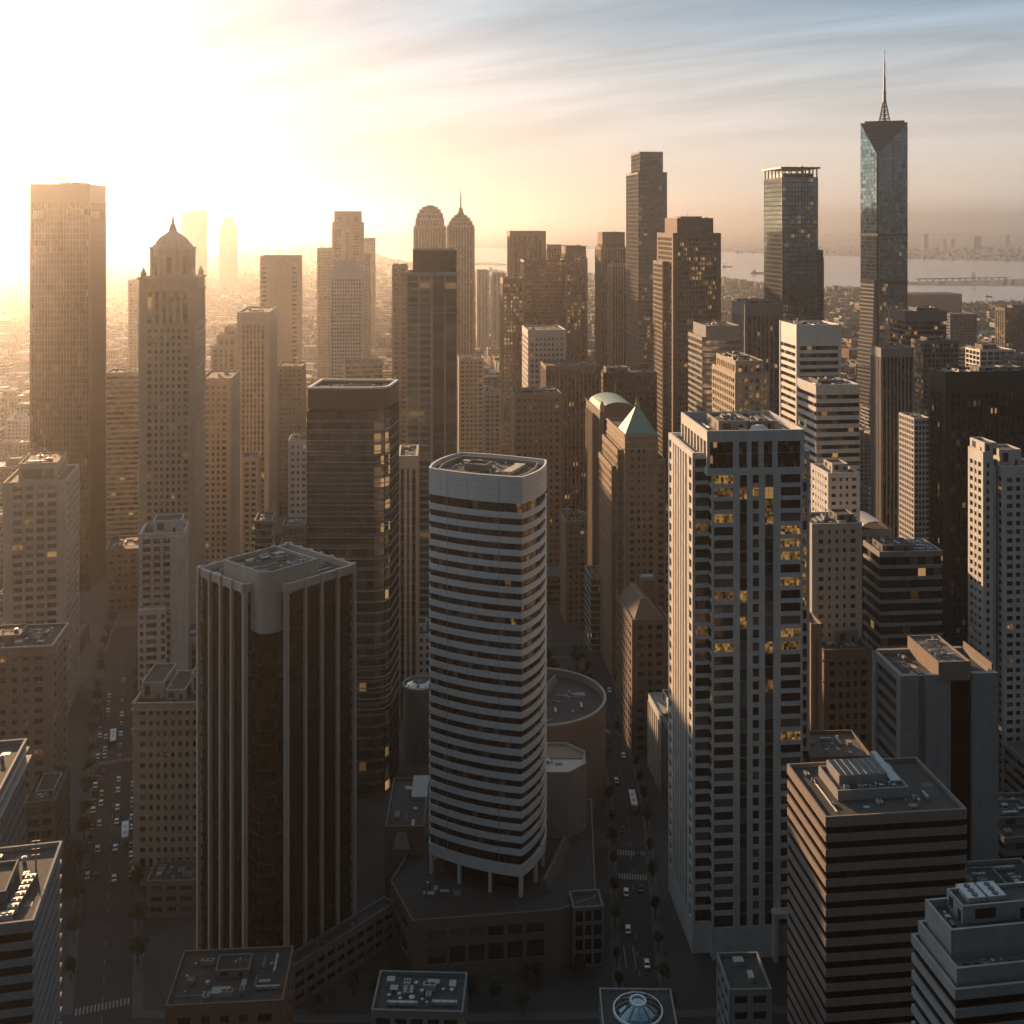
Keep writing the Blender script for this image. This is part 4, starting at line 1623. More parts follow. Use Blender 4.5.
b = simple('low brick building with a big dark ducted roof, in front of the black finned tower', (290, 165, 283, 284, 1000),
           G(k='grid', fh=4.2, sp=2.2, bay=5, pier=2.6, rec=.4, top=3.4, corner=3, wall='red_brick', glass='dark_glass', mode='cells'), th=4, near='R', d=22, units=13, plant=(.35, .65, .5, .8, 2.2), name='low_building', cat='building', short='low brick roof')
b = simple('flat roof with grey plant boxes and pipes at the bottom edge, left of the street', (263, 371, 463, 464, 1012),
           G(k='grid', fh=4, sp=1.8, bay=4, pier=1.2, rec=.4, top=2, wall='mid_grey', glass='dark_glass', mode='cells'), th=-2, near='R', d=14, units=14, name='low_building', cat='building', short='bottom edge roof')
b = simple('low service building with a flat roof between the street and the brown banded tower', (272, 728, 729, 772, 990),
           G(k='grid', fh=4, sp=2, bay=4, pier=1.4, rec=.3, top=1.6, wall='mid_grey', glass='dark_glass', mode='cells'), th=2, d=14, units=2, name='low_building', cat='building')
# building with pitched slabs on its roof, left of the podium
b = simple('low building with a sloped white roof panel, left of the white banded tower', (378, 385, 424, 425, 826),
           G(k='grid', fh=5, sp=4.0, bay=6, pier=3.4, rec=.3, top=6, wall='brown_stone', glass='dark_glass', mode='cells'), th=1, near='R', d=33, units=5, name='low_building', cat='building')
m = MB()
m.hexa([(1, 2, b.h - 1), (6.6, 2, b.h - 1), (6.6, 13, b.h - 1), (1, 13, b.h - 1)], [(1, 2, b.h + .4), (6.6, 2, b.h + .4), (6.6, 13, b.h + 2.6), (1, 13, b.h + 2.6)], 'pale_roof')
b.part('roof_panel', m)
m = MB()
m.hexa([(-4, -16.6, b.h - 8), (2, -16.6, b.h - 8), (2, -16.5, b.h - 8), (-4, -16.5, b.h - 8)], [(-2.6, -16.6, b.h - 2), (.6, -16.6, b.h - 2), (.6, -16.5, b.h - 2), (-2.6, -16.5, b.h - 2)], 'pale_stone')
b.part('window_bay', m)

b = simple('low dark building between the cream classical block and the black finned tower', (372, 146, 196, 197, 880),
           G(k='grid', fh=4, sp=1.8, bay=4, pier=1.4, rec=.4, top=1.8, wall='mid_grey', glass='dark_glass', mode='cells'), th=2, near='R', d=12, units=5, name='low_building', cat='building')
b = simple('low block with grey roof units behind the stepped grey tower, at the right edge', (285, 972, 975, 1090, 936),
           G(k='grid', fh=4, sp=1.8, bay=4, pier=1.4, rec=.4, top=1.8, wall='grey_concrete', glass='dark_glass', mode='cells'), th=6, d=32, units=14, name='low_building', cat='building', plant=(.2, .6, .4, .8, 3))
b = simple('low dark block with a long vented roof, right of the grey slotted tower', (345, 1002, 1004, 1100, 838),
           G(k='ribbon', fh=4, sp=1.8, bay=4, rec=.4, top=1.8, wall='mid_grey', glass='dark_glass', mode='bands'), th=6, d=26, units=14, name='low_building', cat='building', plant=(.1, .5, .3, .7, 3))
# bowl-roofed pavilion left of the banded tower
b = Bld('round_pavilion', 'small round roofed pavilion between the dark glass tower and the white banded tower', cat='building',
        world=[(-40.5 + 7.5 * math.cos(2 * PI * i / 28), 484 + 7.5 * math.sin(2 * PI * i / 28)) for i in range(28)])
m = b.mb('wall')
m.prism(b.rect, 0, 31, 'mid_grey', bottom=False)
m.ring(inset(b.rect, -.3), inset(b.rect, .5), 31, 32.4, 'grey_concrete')
m = MB()
m.lathe([(7.0, 31.2), (5.5, 32.2), (3.2, 33), (0, 33.3)], 'grey_glass', 0, 0, 28)
for i in range(14):
    a = 2 * PI * i / 14
    m.tube((7 * math.cos(a), 7 * math.sin(a), 31.3), (0.5 * math.cos(a), .5 * math.sin(a), 33.4), .12, 'steel')
b.part('glass_roof', m)
b.done()

# circular skylight at the bottom edge
b = Bld('glass_rotunda', 'square white roof with a ribbed round glass dome, at the bottom edge', D=280, xl=602, xc=603, xr=679, yt=1008, th=-1, d=16, cat='building')
b.h = 29
m = b.mb('facade')
b.facade(b.rect, 0, 29, k='grid', fh=4.5, sp=1.2, bay=3, pier=.7, rec=.4, top=1.4, wall='grey_concrete', glass='dark_glass', mode='cells', roof='dark_roof', para=.5)
m = MB()
R_ = 6.2
m.lathe([(R_, 28.6), (R_ * .85, 29.6), (R_ * .55, 30.6), (2, 31.1), (0, 31.2)], 'blue_glass', 0, 0, 28)
b.part('dome', m)
for i in range(12):
    a = 2 * PI * i / 12
    q = MB()
    pr = [(R_, 28.9), (R_ * .85, 29.8), (R_ * .55, 30.8), (2, 31.3)]
    for (r0, z0), (r1, z1) in zip(pr, pr[1:]):
        q.tube((r0 * math.cos(a), r0 * math.sin(a), z0), (r1 * math.cos(a), r1 * math.sin(a), z1), .17, 'grey_concrete')
    b.part('rib', q)
q = MB()
q.lathe([(R_ + .35, 28.5), (R_ + .35, 29.1), (R_ - .1, 29.2)], 'white_panel', 0, 0, 28)
q.lathe([(2.3, 31.05), (2.2, 31.5), (1.7, 31.5), (1.7, 31.1)], 'white_panel', 0, 0, 20)
b.part('rim', q)
b.done()

# ---- centre
b = Bld('art_deco_tower', 'slim stone tower with a green copper pyramid roof and finial', D=560, xl=607, xc=625, xr=658, yt=435, th=6, short='green pyramid tower')
b.facade(b.rect, 0, b.h, k='grid', fh=3.9, sp=1.9, bay=3.1, pier=1.5, rec=.4, top=7.5, corner=2.6, wall='tan_brick', glass='house_glass', mode='cells', litp=.03)
b.rings('cornice', b.rect, [(zc, o, .6, 'cream_stone') for zc, o in ((b.h - 7.4, .5), (b.h - .7, .55), (b.h - 3.8, .25))])
Q = b.poly(.03, .97, .03, .42)
m = MB()
za, zb_ = b.h + .1, b.z(404) - 3.5
cx_ = (Q[0][0] + Q[1][0]) / 2
cy_ = (Q[1][1] + Q[2][1]) / 2
ap = [(cx_ - 1, cy_ - 1), (cx_ + 1, cy_ - 1), (cx_ + 1, cy_ + 1), (cx_ - 1, cy_ + 1)]
m.prism(Q, za, zb_, 'copper_green', poly2=ap)
for i in range(4):
    m.tube((*Q[i], za), (*ap[i], zb_), .18, 'copper_green')
b.part('pyramid_roof', m)
m = MB()
m.lathe([(1.2, zb_), (1.3, zb_ + 1.5), (.6, zb_ + 2.6), (.8, zb_ + 3.4), (.15, zb_ + 5), (0, zb_ + 9)], 'cream_stone', cx_, cy_, 10)
b.part('finial', m)
for (a, c, e, g, y) in ((-.16, -.003, .12, 1.0, 452), (-.30, -.163, .2, .95, 470), (1.003, 1.30, .1, .9, 462), (-.05, 0.0, .05, .09, 452)):
    if c - a < .08:
        continue
    P = b.poly(a, c, e, g)
    b.facade(P, 0, b.z(y), k='grid', fh=3.9, sp=1.9, bay=3.1, pier=1.6, rec=.4, top=3, corner=1.0, wall='tan_brick', glass='house_glass', mode='core')
b.done()

b = Bld('vaulted_tower', 'bronze and stone tower with a pale green vaulted roof behind the green pyramid tower', D=680, xl=586, xc=600, xr=640, yt=412, th=6, short='green vaulted tower')
b.facade(b.rect, 0, b.h, k='fins', fh=4, sp=1.2, bay=4.2, pier=1.4, rec=.5, top=5, corner=2.5, wall='brown_stone', spm='dark_brown', glass='gold_lit_glass', fin=.25, mode='strips')
m = MB()
w2, d2 = b.w / 2 - 1, b.d / 2
nseg = 10
for i in range(nseg):
    a0, a1 = PI * i / nseg, PI * (i + 1) / nseg
    p = [(w2 * math.cos(a0), -d2 * .8, b.h - 1 + 6 * math.sin(a0)), (w2 * math.cos(a0), d2 * .8, b.h - 1 + 6 * math.sin(a0)), (w2 * math.cos(a1), d2 * .8, b.h - 1 + 6 * math.sin(a1)), (w2 * math.cos(a1), -d2 * .8, b.h - 1 + 6 * math.sin(a1))]
    m.face(p, 'copper_green')
for y in (-d2 * .8, d2 * .8):
    m.face([(w2 * math.cos(PI * i / nseg), y, b.h - 1 + 6 * math.sin(PI * i / nseg)) for i in range(nseg + 1)], 'brown_stone')
b.part('vault', m)
for x in (-w2 + .5, w2 - .5):
    m = MB()
    m.box(x - 1.3, x + 1.3, -d2 + .2, -d2 + 3, b.h - 1, b.h + 4, 'cream_stone')
    m.prism([(x - 1.3, -d2 + .2), (x + 1.3, -d2 + .2), (x + 1.3, -d2 + 3), (x - 1.3, -d2 + 3)], b.h + 4, b.h + 7, 'cream_stone', poly2=[(x - .1, -d2 + 1.5), (x + .1, -d2 + 1.5), (x + .1, -d2 + 1.7), (x - .1, -d2 + 1.7)])
    b.part('turret', m)
b.mast(2, 0, b.h + 8, 8)
b.done()

b = simple('brown stone block with a hipped gable roof beside the white framed residential tower', (485, 622, 632, 668, 620),
           G(k='grid', fh=4.2, sp=2.0, bay=3.6, pier=1.8, rec=.4, top=2.6, corner=2.4, wall='brown_stone', glass='dark_glass', mode='cells', litp=.02), th=6, d=34, units=0, name='stone_block', cat='building', short='hip roofed block')
m = MB()
P = inset(b.rect, 1.0)
x0, x1, y0, y1 = bb(P)
m.prism(P, b.h - 1, b.h + 7, 'brown_stone', poly2=[(x0 + (x1 - x0) * .3, y0 + 5.5), (x0 + (x1 - x0) * .45, y0 + 5.5), (x0 + (x1 - x0) * .45, y1 - 5.5), (x0 + (x1 - x0) * .3, y1 - 5.5)])
b.part('hip_roof', m)
m = MB()
m.box(2, 8, y1 - 8, y1 - 1, b.h, b.h + 9, 'brown_stone')
m.tube((2.2, y1 - 5, b.h + 9.6), (7.8, y1 - 5, b.h + 9.6), 1.2, 'galvanised', n=12)
b.part('roof_tank', m)

simple('small glass block with fine floor lines in front of the green pyramid tower', (600, 584, 591, 608, 577),
       G(k='ribbon', fh=3.6, sp=1.1, bay=2.5, rec=.3, top=1.8, wall='grey_concrete', glass='dark_glass_lit', mode='bands'), d=20, units=5, plant=(.2, .7, .3, .7, 2.2), cat='building', short='small glass block')
simple('tan brick block with a corner of small windows behind the small glass block', (640, 562, 566, 587, 521),
       G(k='grid', fh=3.7, sp=1.9, bay=3, pier=1.7, rec=.35, top=2.4, wall='tan_brick', glass='house_glass', mode='cells'), d=22, units=6, plant=(.2, .8, .4, .8, 3), name='brick_block', cat='building')
simple('tan stone tower with square punched windows, behind the white banded tower', (720, 511, 514, 562, 394),
       G(k='grid', fh=4.4, sp=2.3, bay=3.6, pier=2.0, rec=.4, top=3.5, corner=2, wall='tan_brick', glass='house_glass', mode='cells', litp=.05), d=20, units=8, plant=(.1, .9, .4, .9, 2.5), short='tan punched tower')
simple('dark brown blocky tower with vertical strips behind the tan punched tower', (800, 544, 546, 601, 366),
       G(k='fins', fh=4, sp=1.4, bay=3, pier=1.2, rec=.4, top=3, wall='brown_stone', spm='dark_brown', glass='dark_glass_lit', fin=.2, mode='strips'), d=30, units=9, short='dark brown strip tower')
simple('dark wide block with small windows beside the dark brown strip tower', (840, 601, 603, 657, 373),
       G(k='grid', fh=4, sp=1.8, bay=3, pier=1.4, rec=.4, top=3, wall='dark_brown', glass='dark_glass_lit', mode='core'), d=30, units=9, plant=(.1, .5, .3, .7, 4), short='dark wide block')
simple('white office tower with rows of square windows and a sunlit left edge', (850, 522, 528, 566, 330),
       G(k='grid', fh=4.2, sp=1.9, bay=3.3, pier=1.5, rec=.4, top=6.0, corner=2, wall='white_concrete', glass='house_glass', mode='cells', litp=.05), units=8, short='white square windowed tower')

# ---- right middle
simple('tan tower with gold lit windows and a lower stepped left wing', (600, 712, 735, 769, 374),  # gold windows are reflections painted as warm emission
       G(k='grid', fh=4, sp=1.6, bay=3.3, pier=1.3, rec=.4, top=2.6, corner=1.6, wall='cream_stone', glass='gold_lit_glass', mode='cells', litp=lambda f, e, j: .45 if e == 0 else .05), units=10,
       tiers=((.1, .93, .12, .95, 362, {}),), plant=(.3, .8, .4, .9, 2), short='gold windowed tan tower')
simple('stepped glass tower with a flat dark top box and a sunlit left side', (720, 688, 702, 741, 337),
       G(k='ribbon', fh=4, sp=1.5, bay=2.6, rec=.35, top=2.5, wall='grey_concrete', glass='grey_glass', mode='bands'), tiers=((.12, 1.0, .05, .95, 326, dict(k='fins', glass='dark_glass', top=8)),), units=9, short='dark topped stepped tower')
simple('dark tower with narrow vertical window strips and a pale blank top', (820, 732, 745, 781, 304),
       G(k='fins', fh=4, sp=1.2, bay=3.1, pier=1.5, rec=.4, top=9, corner=2.4, wall='mid_grey', spm='dark_metal', glass='dark_glass_lit', fin=.15, mode='strips'), units=9, plant=(.1, .9, .2, .9, 3), short='vertical strip tower')

b = simple('white framed tower with a blank white top band and a bright corner pier', (620, 780, 797, 841, 325),
           G(k='ribbon', fh=4.2, sp=2.0, bay=2.8, rec=.5, top=12, wall='white_panel', glass='dark_glass_lit', mode='bands'), units=9, short='white topped frame tower')
m = MB()
P = b.rect
for e, (s0, s1) in ((0, (0.0, 1.5)), (3, (b.d - 1.5, b.d)), (0, (b.w - 1.5, b.w)), (3, (0, 1.2))):
    p0, p1 = P[e], P[(e + 1) % 4]
    m.bar(p0, p1, s0 + (.01 if e == 3 else 0), s1 - (.01 if e == 3 else 0), -.5, .35 if e == 0 else .33, 0, b.h + .4, 'white_panel')
m.tube((P[0][0] + .4, P[0][1] + .2, b.h), (P[0][0] + .4, P[0][1] + .2, b.h + 4), .5, 'white_panel')
b.part('corner_pier', m)

simple('white and grey banded tower with a gold corner strip and busy roof', (545, 797, 816, 860, 385),
       G(k='ribbon', fh=4.1, sp=2.1, bay=2.8, rec=.4, top=5, wall='white_concrete', glass='dark_glass_lit', mode='bands'), units=14, plant=(.2, .8, .35, .8, 2), short='white grey banded tower')
simple('white block with small square windows, in front of the white and grey banded tower', (465, 811, 828, 860, 473),
       G(k='grid', fh=3.5, sp=1.9, bay=2.7, pier=1.6, rec=.35, top=2.2, corner=1.6, wall='white_concrete', glass='house_glass', mode='cells', base=100), units=5, plant=(.3, .8, .3, .8, 3.5), pm='pale_stone', cat='building', short='white square windowed block')
simple('pale tan block with faint window columns below the white square windowed block', (425, 811, 812, 862, 524),
       G(k='grid', fh=3.6, sp=1.9, bay=3.0, pier=1.9, rec=.35, top=2.5, corner=2.6, wall='pale_stone', glass='house_glass', mode='cells'), d=17, units=5, plant=(.6, .95, .3, .8, 3), cat='building', short='pale tan block')
b = simple('dark office block with pale floor bands and a pale roof house', (430, 863, 879.5, 942.5, 552),
           G(k='ribbon', fh=4.6, sp=1.3, bay=3, rec=.5, top=2.2, wall='grey_concrete', glass='black_glass_lit', mode='bands', roof='grey_roof'), units=7, plant=(.1, .6, .2, .8, 2.6), th=4.5, cat='building', short='dark banded office block')
b.clutter(b.poly(.62, .98, .1, .95), b.h - 1, 8)
b = Bld('barrel_roof_block', 'block with a curved metal roof behind the dark banded office block', D=480, xl=855, xc=857, xr=892, yt=530, th=6, d=18, cat='building')
b.facade(b.rect, 0, b.h, k='fins', fh=4, sp=1, bay=3.6, pier=1.6, rec=.4, top=3, wall='mid_grey', spm='dark_metal', glass='dark_glass', fin=.15, mode='strips')
m = MB()
for i in range(8):
    a0, a1 = PI * (.15 + .7 * i / 8), PI * (.15 + .7 * (i + 1) / 8)
    f_ = lambda a: (b.w * .54 * math.cos(a), b.h - 4.4 + 8 * math.sin(a))
    (xa, za), (xb, zb_) = f_(a0), f_(a1)
    m.hexa([(xb, -b.d / 2, zb_ - .4), (xa, -b.d / 2, za - .4), (xa, b.d / 2, za - .4), (xb, b.d / 2, zb_ - .4)], [(xb, -b.d / 2, zb_), (xa, -b.d / 2, za), (xa, b.d / 2, za), (xb, b.d / 2, zb_)], 'galvanised')
b.part('curved_roof', m)
b.done()

simple('grey tower with close vertical fins and no windows to be seen', (700, 871, 881, 914, 348),
       G(k='fins', fh=4, sp=1, bay=2.4, pier=.8, rec=.5, top=6, corner=1.2, wall='grey_concrete', spm='dark_metal', glass='dark_glass', fin=.4, mode='strips'), units=5, short='grey close finned tower')
simple('dark glass tower with a broad pale top band lit from the left', (930, 889, 905, 947, 311),
       G(k='ribbon', fh=4.2, sp=1.5, bay=2.6, rec=.4, top=9, wall='rose_concrete', glass='gold_lit_glass', mode='bands'), units=9, plant=(.4, .9, .3, .8, 3), short='pale topped dark tower')
simple('dark glass block with gold left corner windows, in front of the pale topped dark tower', (840, 911, 923, 959, 341),
       G(k='grid', fh=3.9, sp=1.4, bay=3, pier=.9, rec=.4, top=2.4, wall='mid_grey', glass='dark_glass_lit', mode='cells', litp=lambda f, e, j: .5 if e == 3 else .08), units=8, plant=(.2, .7, .3, .8, 3), short='gold cornered block')
simple('narrow pale grid block squeezed between the grey close finned tower and the black box tower', (660, 913, 914, 930, 418),
       G(k='grid', fh=3.4, sp=1.2, bay=2.4, pier=.7, rec=.4, top=1.5, wall='white_concrete', glass='dark_glass', mode='cells'), d=20, units=4, cat='building')
b = simple('black box tower with a gold lit left side and a tall dark top band', (560, 929, 945.5, 1031, 372),
           G(k='fins', fh=4, sp=1.4, bay=3.0, pier=.9, rec=.45, top=11, corner=2.6, wall='dark_metal', fmat='dark_metal', spm='dark_metal', glass='black_glass_lit', fin=.25, mode='strips'), units=12, plant=(.45, .95, .3, .8, 2.4), short='black box tower', pm='grey_concrete')

# white punched tower at the right edge
b = Bld('apartment_tower', 'white concrete tower with punched square windows and sunlit left side, at the right edge', D=430, xl=968, xc=983, xr=1046, yt=452, th=6, short='white punched tower')
P = b.rect
w, d = b.w, b.d
fc = G(k='grid', fh=3.35, sp=1.55, bay=3.0, pier=1.15, rec=.5, top=4.5, corner=1.4, wall='white_concrete', glass='dark_glass', mode='cells', litp=.02)
b.facade([P[0], (P[0][0] + 4.2, P[0][1]), (P[0][0] + 4.2, P[2][1]), P[3]], 0, b.h, **fc)
b.facade([(P[0][0] + 7.6, P[0][1] - 1.5), (P[1][0], P[1][1] - 1.5), (P[1][0], P[2][1] - .01), (P[0][0] + 7.6, P[2][1] - .01)], 0, b.z(466), **fc)
m = b.mb('recess')
m.box(P[0][0] + 4.201, P[0][0] + 7.599, P[0][1] + 3, P[2][1] - 1, 0, b.z(462), 'mid_grey')
m.box(P[0][0] + 5.2, P[0][0] + 6.3, P[0][1] + 1.6, P[0][1] + 2.99, 0, b.z(468), 'white_concrete')
b.plant([(P[0][0] + 1, -5), (P[0][0] + 6, -5), (P[0][0] + 6, 6), (P[0][0] + 1, 6)], b.h - 1, 4.5, 'white_concrete')
b.plant([(P[0][0] + 9, -2), (P[0][0] + 18, -2), (P[0][0] + 18, 8), (P[0][0] + 9, 8)], b.z(466) - 1, 6.5, 'white_concrete')
b.clutter([(P[0][0] + 8.5, P[0][1]), (P[1][0] - 1, P[0][1]), (P[1][0] - 1, -3), (P[0][0] + 8.5, -3)], b.z(466) - 1, 9, big=.7)
b.done()

# ---- the street of old stone blocks right of the residential tower
b = simple('brown classical block with a heavy cornice and columned front behind the grey slotted tower', (415, 820, 824, 872, 650),
           G(k='grid', fh=4.2, sp=1.9, bay=3.2, pier=1.5, rec=.5, top=4, corner=2.2, wall='brown_stone', glass='dark_glass', mode='cells'), d=28, units=8, plant=(.45, .9, .3, .8, 4.5), name='stone_block', cat='building', short='brown classical block')
b.rings('cornice', b.rect, [(zc, o, .7, 'brown_stone') for zc, o in ((b.h - 4.2, .9), (b.h - .5, .5), (b.h - 12, .6))])
simple('thin blank pinkish wall slab standing beside the white framed residential tower', (398, 810, 811, 822, 624),
       G(k='fins', fh=6, sp=3, bay=4, pier=2.6, rec=.3, top=6, wall='rose_concrete', spm='rose_concrete', glass='dark_glass', fin=.01, mode='strips'), d=12, units=0, name='slab_block', cat='building', th=3)
simple('low flat block with a pale worn roof between the residential and grey slotted towers', (352, 809, 811, 872, 757),
       G(k='grid', fh=4, sp=1.6, bay=3.4, pier=1.2, rec=.4, top=2, wall='brown_stone', glass='dark_glass', mode='cells', roof='grey_roof'), d=18, units=7, name='low_building', cat='building', th=3)
# ---- tower with a spire, upper right
def spire_tower():
    D = 1200
    b = Bld('skyscraper', 'tallest glass tower with a dark notched triangular top and a long spire', D=D, xl=860.5, xc=878, xr=907.5, yt=120, th=20, short='spire tower')
    w, d = b.w, b.d
    P = b.rect
    zt, za, zk = b.z(121), b.z(153), b.z(282)
    ns = P[0]

    def glassface(p0, p1, z0, z1, e, mat, g0=None, g1=None, fh=4.2, bay=2.6):
        L = math.hypot(p1[0] - p0[0], p1[1] - p0[1])
        q0, q1 = g0 or p0, g1 or p1
        G_.face([(*q0, z0), (*q1, z0), (*p1, z1), (*p0, z1)], mat, [(e * 50, z0 / fh), (e * 50 + L / bay, z0 / fh), (e * 50 + L / bay, z1 / fh), (e * 50, z1 / fh)])
    G_ = MB()
    # front and left faces stop along a sloping cut towards the near corner
    cut0 = (P[0][0] + 1.2, P[0][1])            # near corner, right side of the dark seam
    cut1 = (P[0][0], P[0][1] + 2.2)            # near corner, left side of the seam
    fh, bay = 4.2, 2.6

    def poly_face(pts, e, mat):
        uv = []
        for x, y, z in pts:
            s_ = (x - P[0][0]) if e == 0 else (y - P[0][1])
            uv.append((e * 50 + s_ / bay, z / fh))
        G_.face(pts, mat, uv)
    TR, TL = P[1], P[3]
    zg = b.z(245)                              # clear teal glass above, gold reflections painted as glowing panes below
    poly_face([(*cut0, 0), (*TR, 0), (*TR, zg), (*cut0, zg)], 0, 'blue_glass')
    poly_face([(*cut0, zg), (*TR, zg), (*TR, zt), (*cut0, za)], 0, 'teal_glass')
    poly_face([(*TL, 0), (*cut1, 0), (*cut1, za), (*TL, zt)], 3, 'teal_glass')
    glassface(P[1], P[2], 0, zt, 1, 'teal_glass')
    glassface(P[2], P[3], 0, zt, 2, 'teal_glass')
    b.part('curtain_wall', G_)
    N = MB()
    i1 = (P[0][0] + 1.2, P[0][1] + 2.2)
    N.face([(*cut1, 0), (*i1, 0), (*i1, za), (*cut1, za)], 'dark_metal')
    N.face([(*i1, 0), (*cut0, 0), (*cut0, za), (*i1, za)], 'dark_metal')
    b.part('corner_recess', N)
    T = MB()
    T.face([(*cut1, za), (*cut0, za), (*TR, zt), (*TL, zt)], 'dark_metal')
    T.face([(*TL, zt), (*TR, zt), (*P[2], zt)], 'dark_roof')
    mid = lambda t: [tuple(cut1[c] + (TL[c] - cut1[c]) * t for c in (0, 1)) + (za + (zt - za) * t,), tuple(cut0[c] + (TR[c] - cut0[c]) * t for c in (0, 1)) + (za + (zt - za) * t,)]
    for i in range(1, 9):
        p, q = mid(i / 9)
        T.tube(p, q, .22, 'dark_metal')
    T.tube((*cut1, za), (*TL, zt), .4, 'dark_metal')
    T.tube((*cut0, za), (*TR, zt), .4, 'dark_metal')
    b.part('slanted_top', T)
    W = MB()
    n = int(zt / fh)
    for i in range(1, n):
        z = i * fh
        t = max(0, (z - za) / (zt - za))
        xa = cut0[0] + (TR[0] - cut0[0]) * t
        ya = cut1[1] + (TL[1] - cut1[1]) * t
        if TR[0] - xa > 1:
            W.bar((xa, P[0][1]), TR, 0, TR[0] - xa, -.05, .08, z, z + .3, 'mid_grey')
        if TL[1] - ya > 1:
            W.bar(TL, (P[0][0], ya), 0, TL[1] - ya, -.05, .10, z, z + (.3 if z > zk else 1.2), 'mid_grey')
    for zq, hq in ((b.z(236), 2.6), (b.z(284), 3.5)):
        W.ring(inset(P, -.25), inset(P, .3), zq, zq + hq, 'dark_metal')
    for x in (P[0][0] + 1.2, (P[0][0] + P[1][0]) / 2, P[1][0] - .6):
        z1 = za + (zt - za) * (x - cut0[0]) / (TR[0] - cut0[0])
        W.bar(P[0], P[1], x - P[0][0], x - P[0][0] + .5, -.05, .3, 0, z1 - .5, 'mid_grey')
    b.part('floor_trim', W)
    # flared skirt on the left side, three steps
    for (y0, y1, out) in ((280, 340, 4.6), (338, 366, 8.2), (364, 430, 11.5)):
        K = MB()
        z0, z1 = max(0, b.z(y1)), b.z(y0)
        A0, A1 = (P[3][0], P[3][1]), (P[0][0], P[0][1] + 3)
        K.hexa([(A1[0] - out, A1[1] - .0, z0), (A1[0] - .01, A1[1], z0), (A0[0] - .01, A0[1] - 4, z0), (A0[0] - out, A0[1] - 4, z0)],
               [(A1[0] - out * .55, A1[1], z1), (A1[0] - .01, A1[1], z1), (A0[0] - .01, A0[1] - 4, z1), (A0[0] - out * .55, A0[1] - 4, z1)], 'grey_glass')
        nn = int((z1 - z0) / fh)
        for i in range(nn):
            t = i / max(1, nn)
            o = out * (1 - .45 * t)
            K.box(A1[0] - o - .25, A1[0] - o + .6, A1[1], A0[1] - 4, z0 + i * fh, z0 + i * fh + 1.5, 'steel')
        b.part('base_flare', K)
    # roof frame and spire
    K = MB()
    x, y = 2.5, 2.0
    for i in range(4):
        a = PI / 4 + PI / 2 * i
        K.tube((x + 6 * math.cos(a), y + 6 * math.sin(a), zt), (x + 1.3 * math.cos(a), y + 1.3 * math.sin(a), zt + 24), .7, 'dark_metal')
        for q in range(5):
            t = q / 5
            r0 = 6 - 4.7 * t
            a2 = a + PI / 2
            K.tube((x + r0 * math.cos(a), y + r0 * math.sin(a), zt + 24 * t), (x + r0 * math.cos(a2), y + r0 * math.sin(a2), zt + 24 * t), .35, 'dark_metal')
            r1 = 6 - 4.7 * (t + .2)
            K.tube((x + r0 * math.cos(a), y + r0 * math.sin(a), zt + 24 * t), (x + r1 * math.cos(a2), y + r1 * math.sin(a2), zt + 24 * (t + .2)), .3, 'dark_metal')
    b.part('spire_base', K)
    K = MB()
    zz = zt + 22
    for (r0, r1, h) in ((1.9, 1.6, 12), (1.4, 1.1, 16), (.95, .7, 16), (.55, .2, 14)):
        K.tube((x, y, zz), (x, y, zz + h), r0, 'dark_metal', 8, r1)
        K.cyl(x, y, r0 + .5, zz + h - .8, zz + h, 'dark_metal', 8)
        zz += h
    b.part('spire', K)
    K = MB()
    K.ring(inset([TL, TR, P[2]], 1.5)[0:3], inset([TL, TR, P[2]], 3), zt + .01, zt + 2.2, 'dark_metal')
    b.part('roof_rail', K)
    b.clutter(inset([(0, 0), TR, P[2], (0, P[2][1])], 3), zt, 5, avoid=[(-7, 11, -7, 11)])
    b.done()


spire_tower()

# ---- teal glass tower with an open crown
b = Bld('skyscraper', 'teal glass tower with a gold left side and an open flat crown on posts', D=1000, xl=764, xc=782, xr=818, yt=177, th=6, short='teal open crowned tower')
b.facade(b.rect, 0, b.h, k='curtain', fh=4.2, sp=1.0, bay=2.9, pier=.35, rec=.3, top=1.2, corner=.8, wall='mid_grey', spm='mid_grey', glass={'*': 'teal_glass', 0: 'blue_glass'}, fin=.1)
z = b.h
P = b.poly(.08, .92, .08, .92)
b.plant(P, z - 1, 4.6, 'dark_metal', louvre=False)
m = MB()
m.prism(inset(b.rect, -1.6), z + 7.6, z + 9.2, 'dark_metal')
b.part('crown_slab', m)
Q = inset(b.rect, .3)
for e in range(4):
    p0, p1 = Q[e], Q[(e + 1) % 4]
    L = math.hypot(p1[0] - p0[0], p1[1] - p0[1])
    for i in range(5):
        m = MB()
        m.bar(p0, p1, .01 + i * (L - 1.2) / 5, .01 + i * (L - 1.2) / 5 + 1.0, -1, 0, z - .6, z + 7.61, 'mid_grey')
        b.part('crown_post', m)
b.clutter(b.poly(.2, .8, .2, .8), z + 9.2, 4, big=1.2)
P = b.poly(1.003, 1.2, .1, .9)
b.facade(P, 0, b.z(250), k='fins', fh=4.2, sp=1.5, bay=2.4, pier=.9, rec=.4, top=3, wall='rose_concrete', spm='mid_grey', glass='dark_glass', fin=.1)
P = b.poly(1.203, 1.28, .2, .8)
b.facade(P, 0, b.z(258), k='fins', fh=4.2, sp=1.5, bay=2.4, pier=.9, rec=.4, top=3, wall='rose_concrete', spm='mid_grey', glass='dark_glass', fin=.1)
b.done()

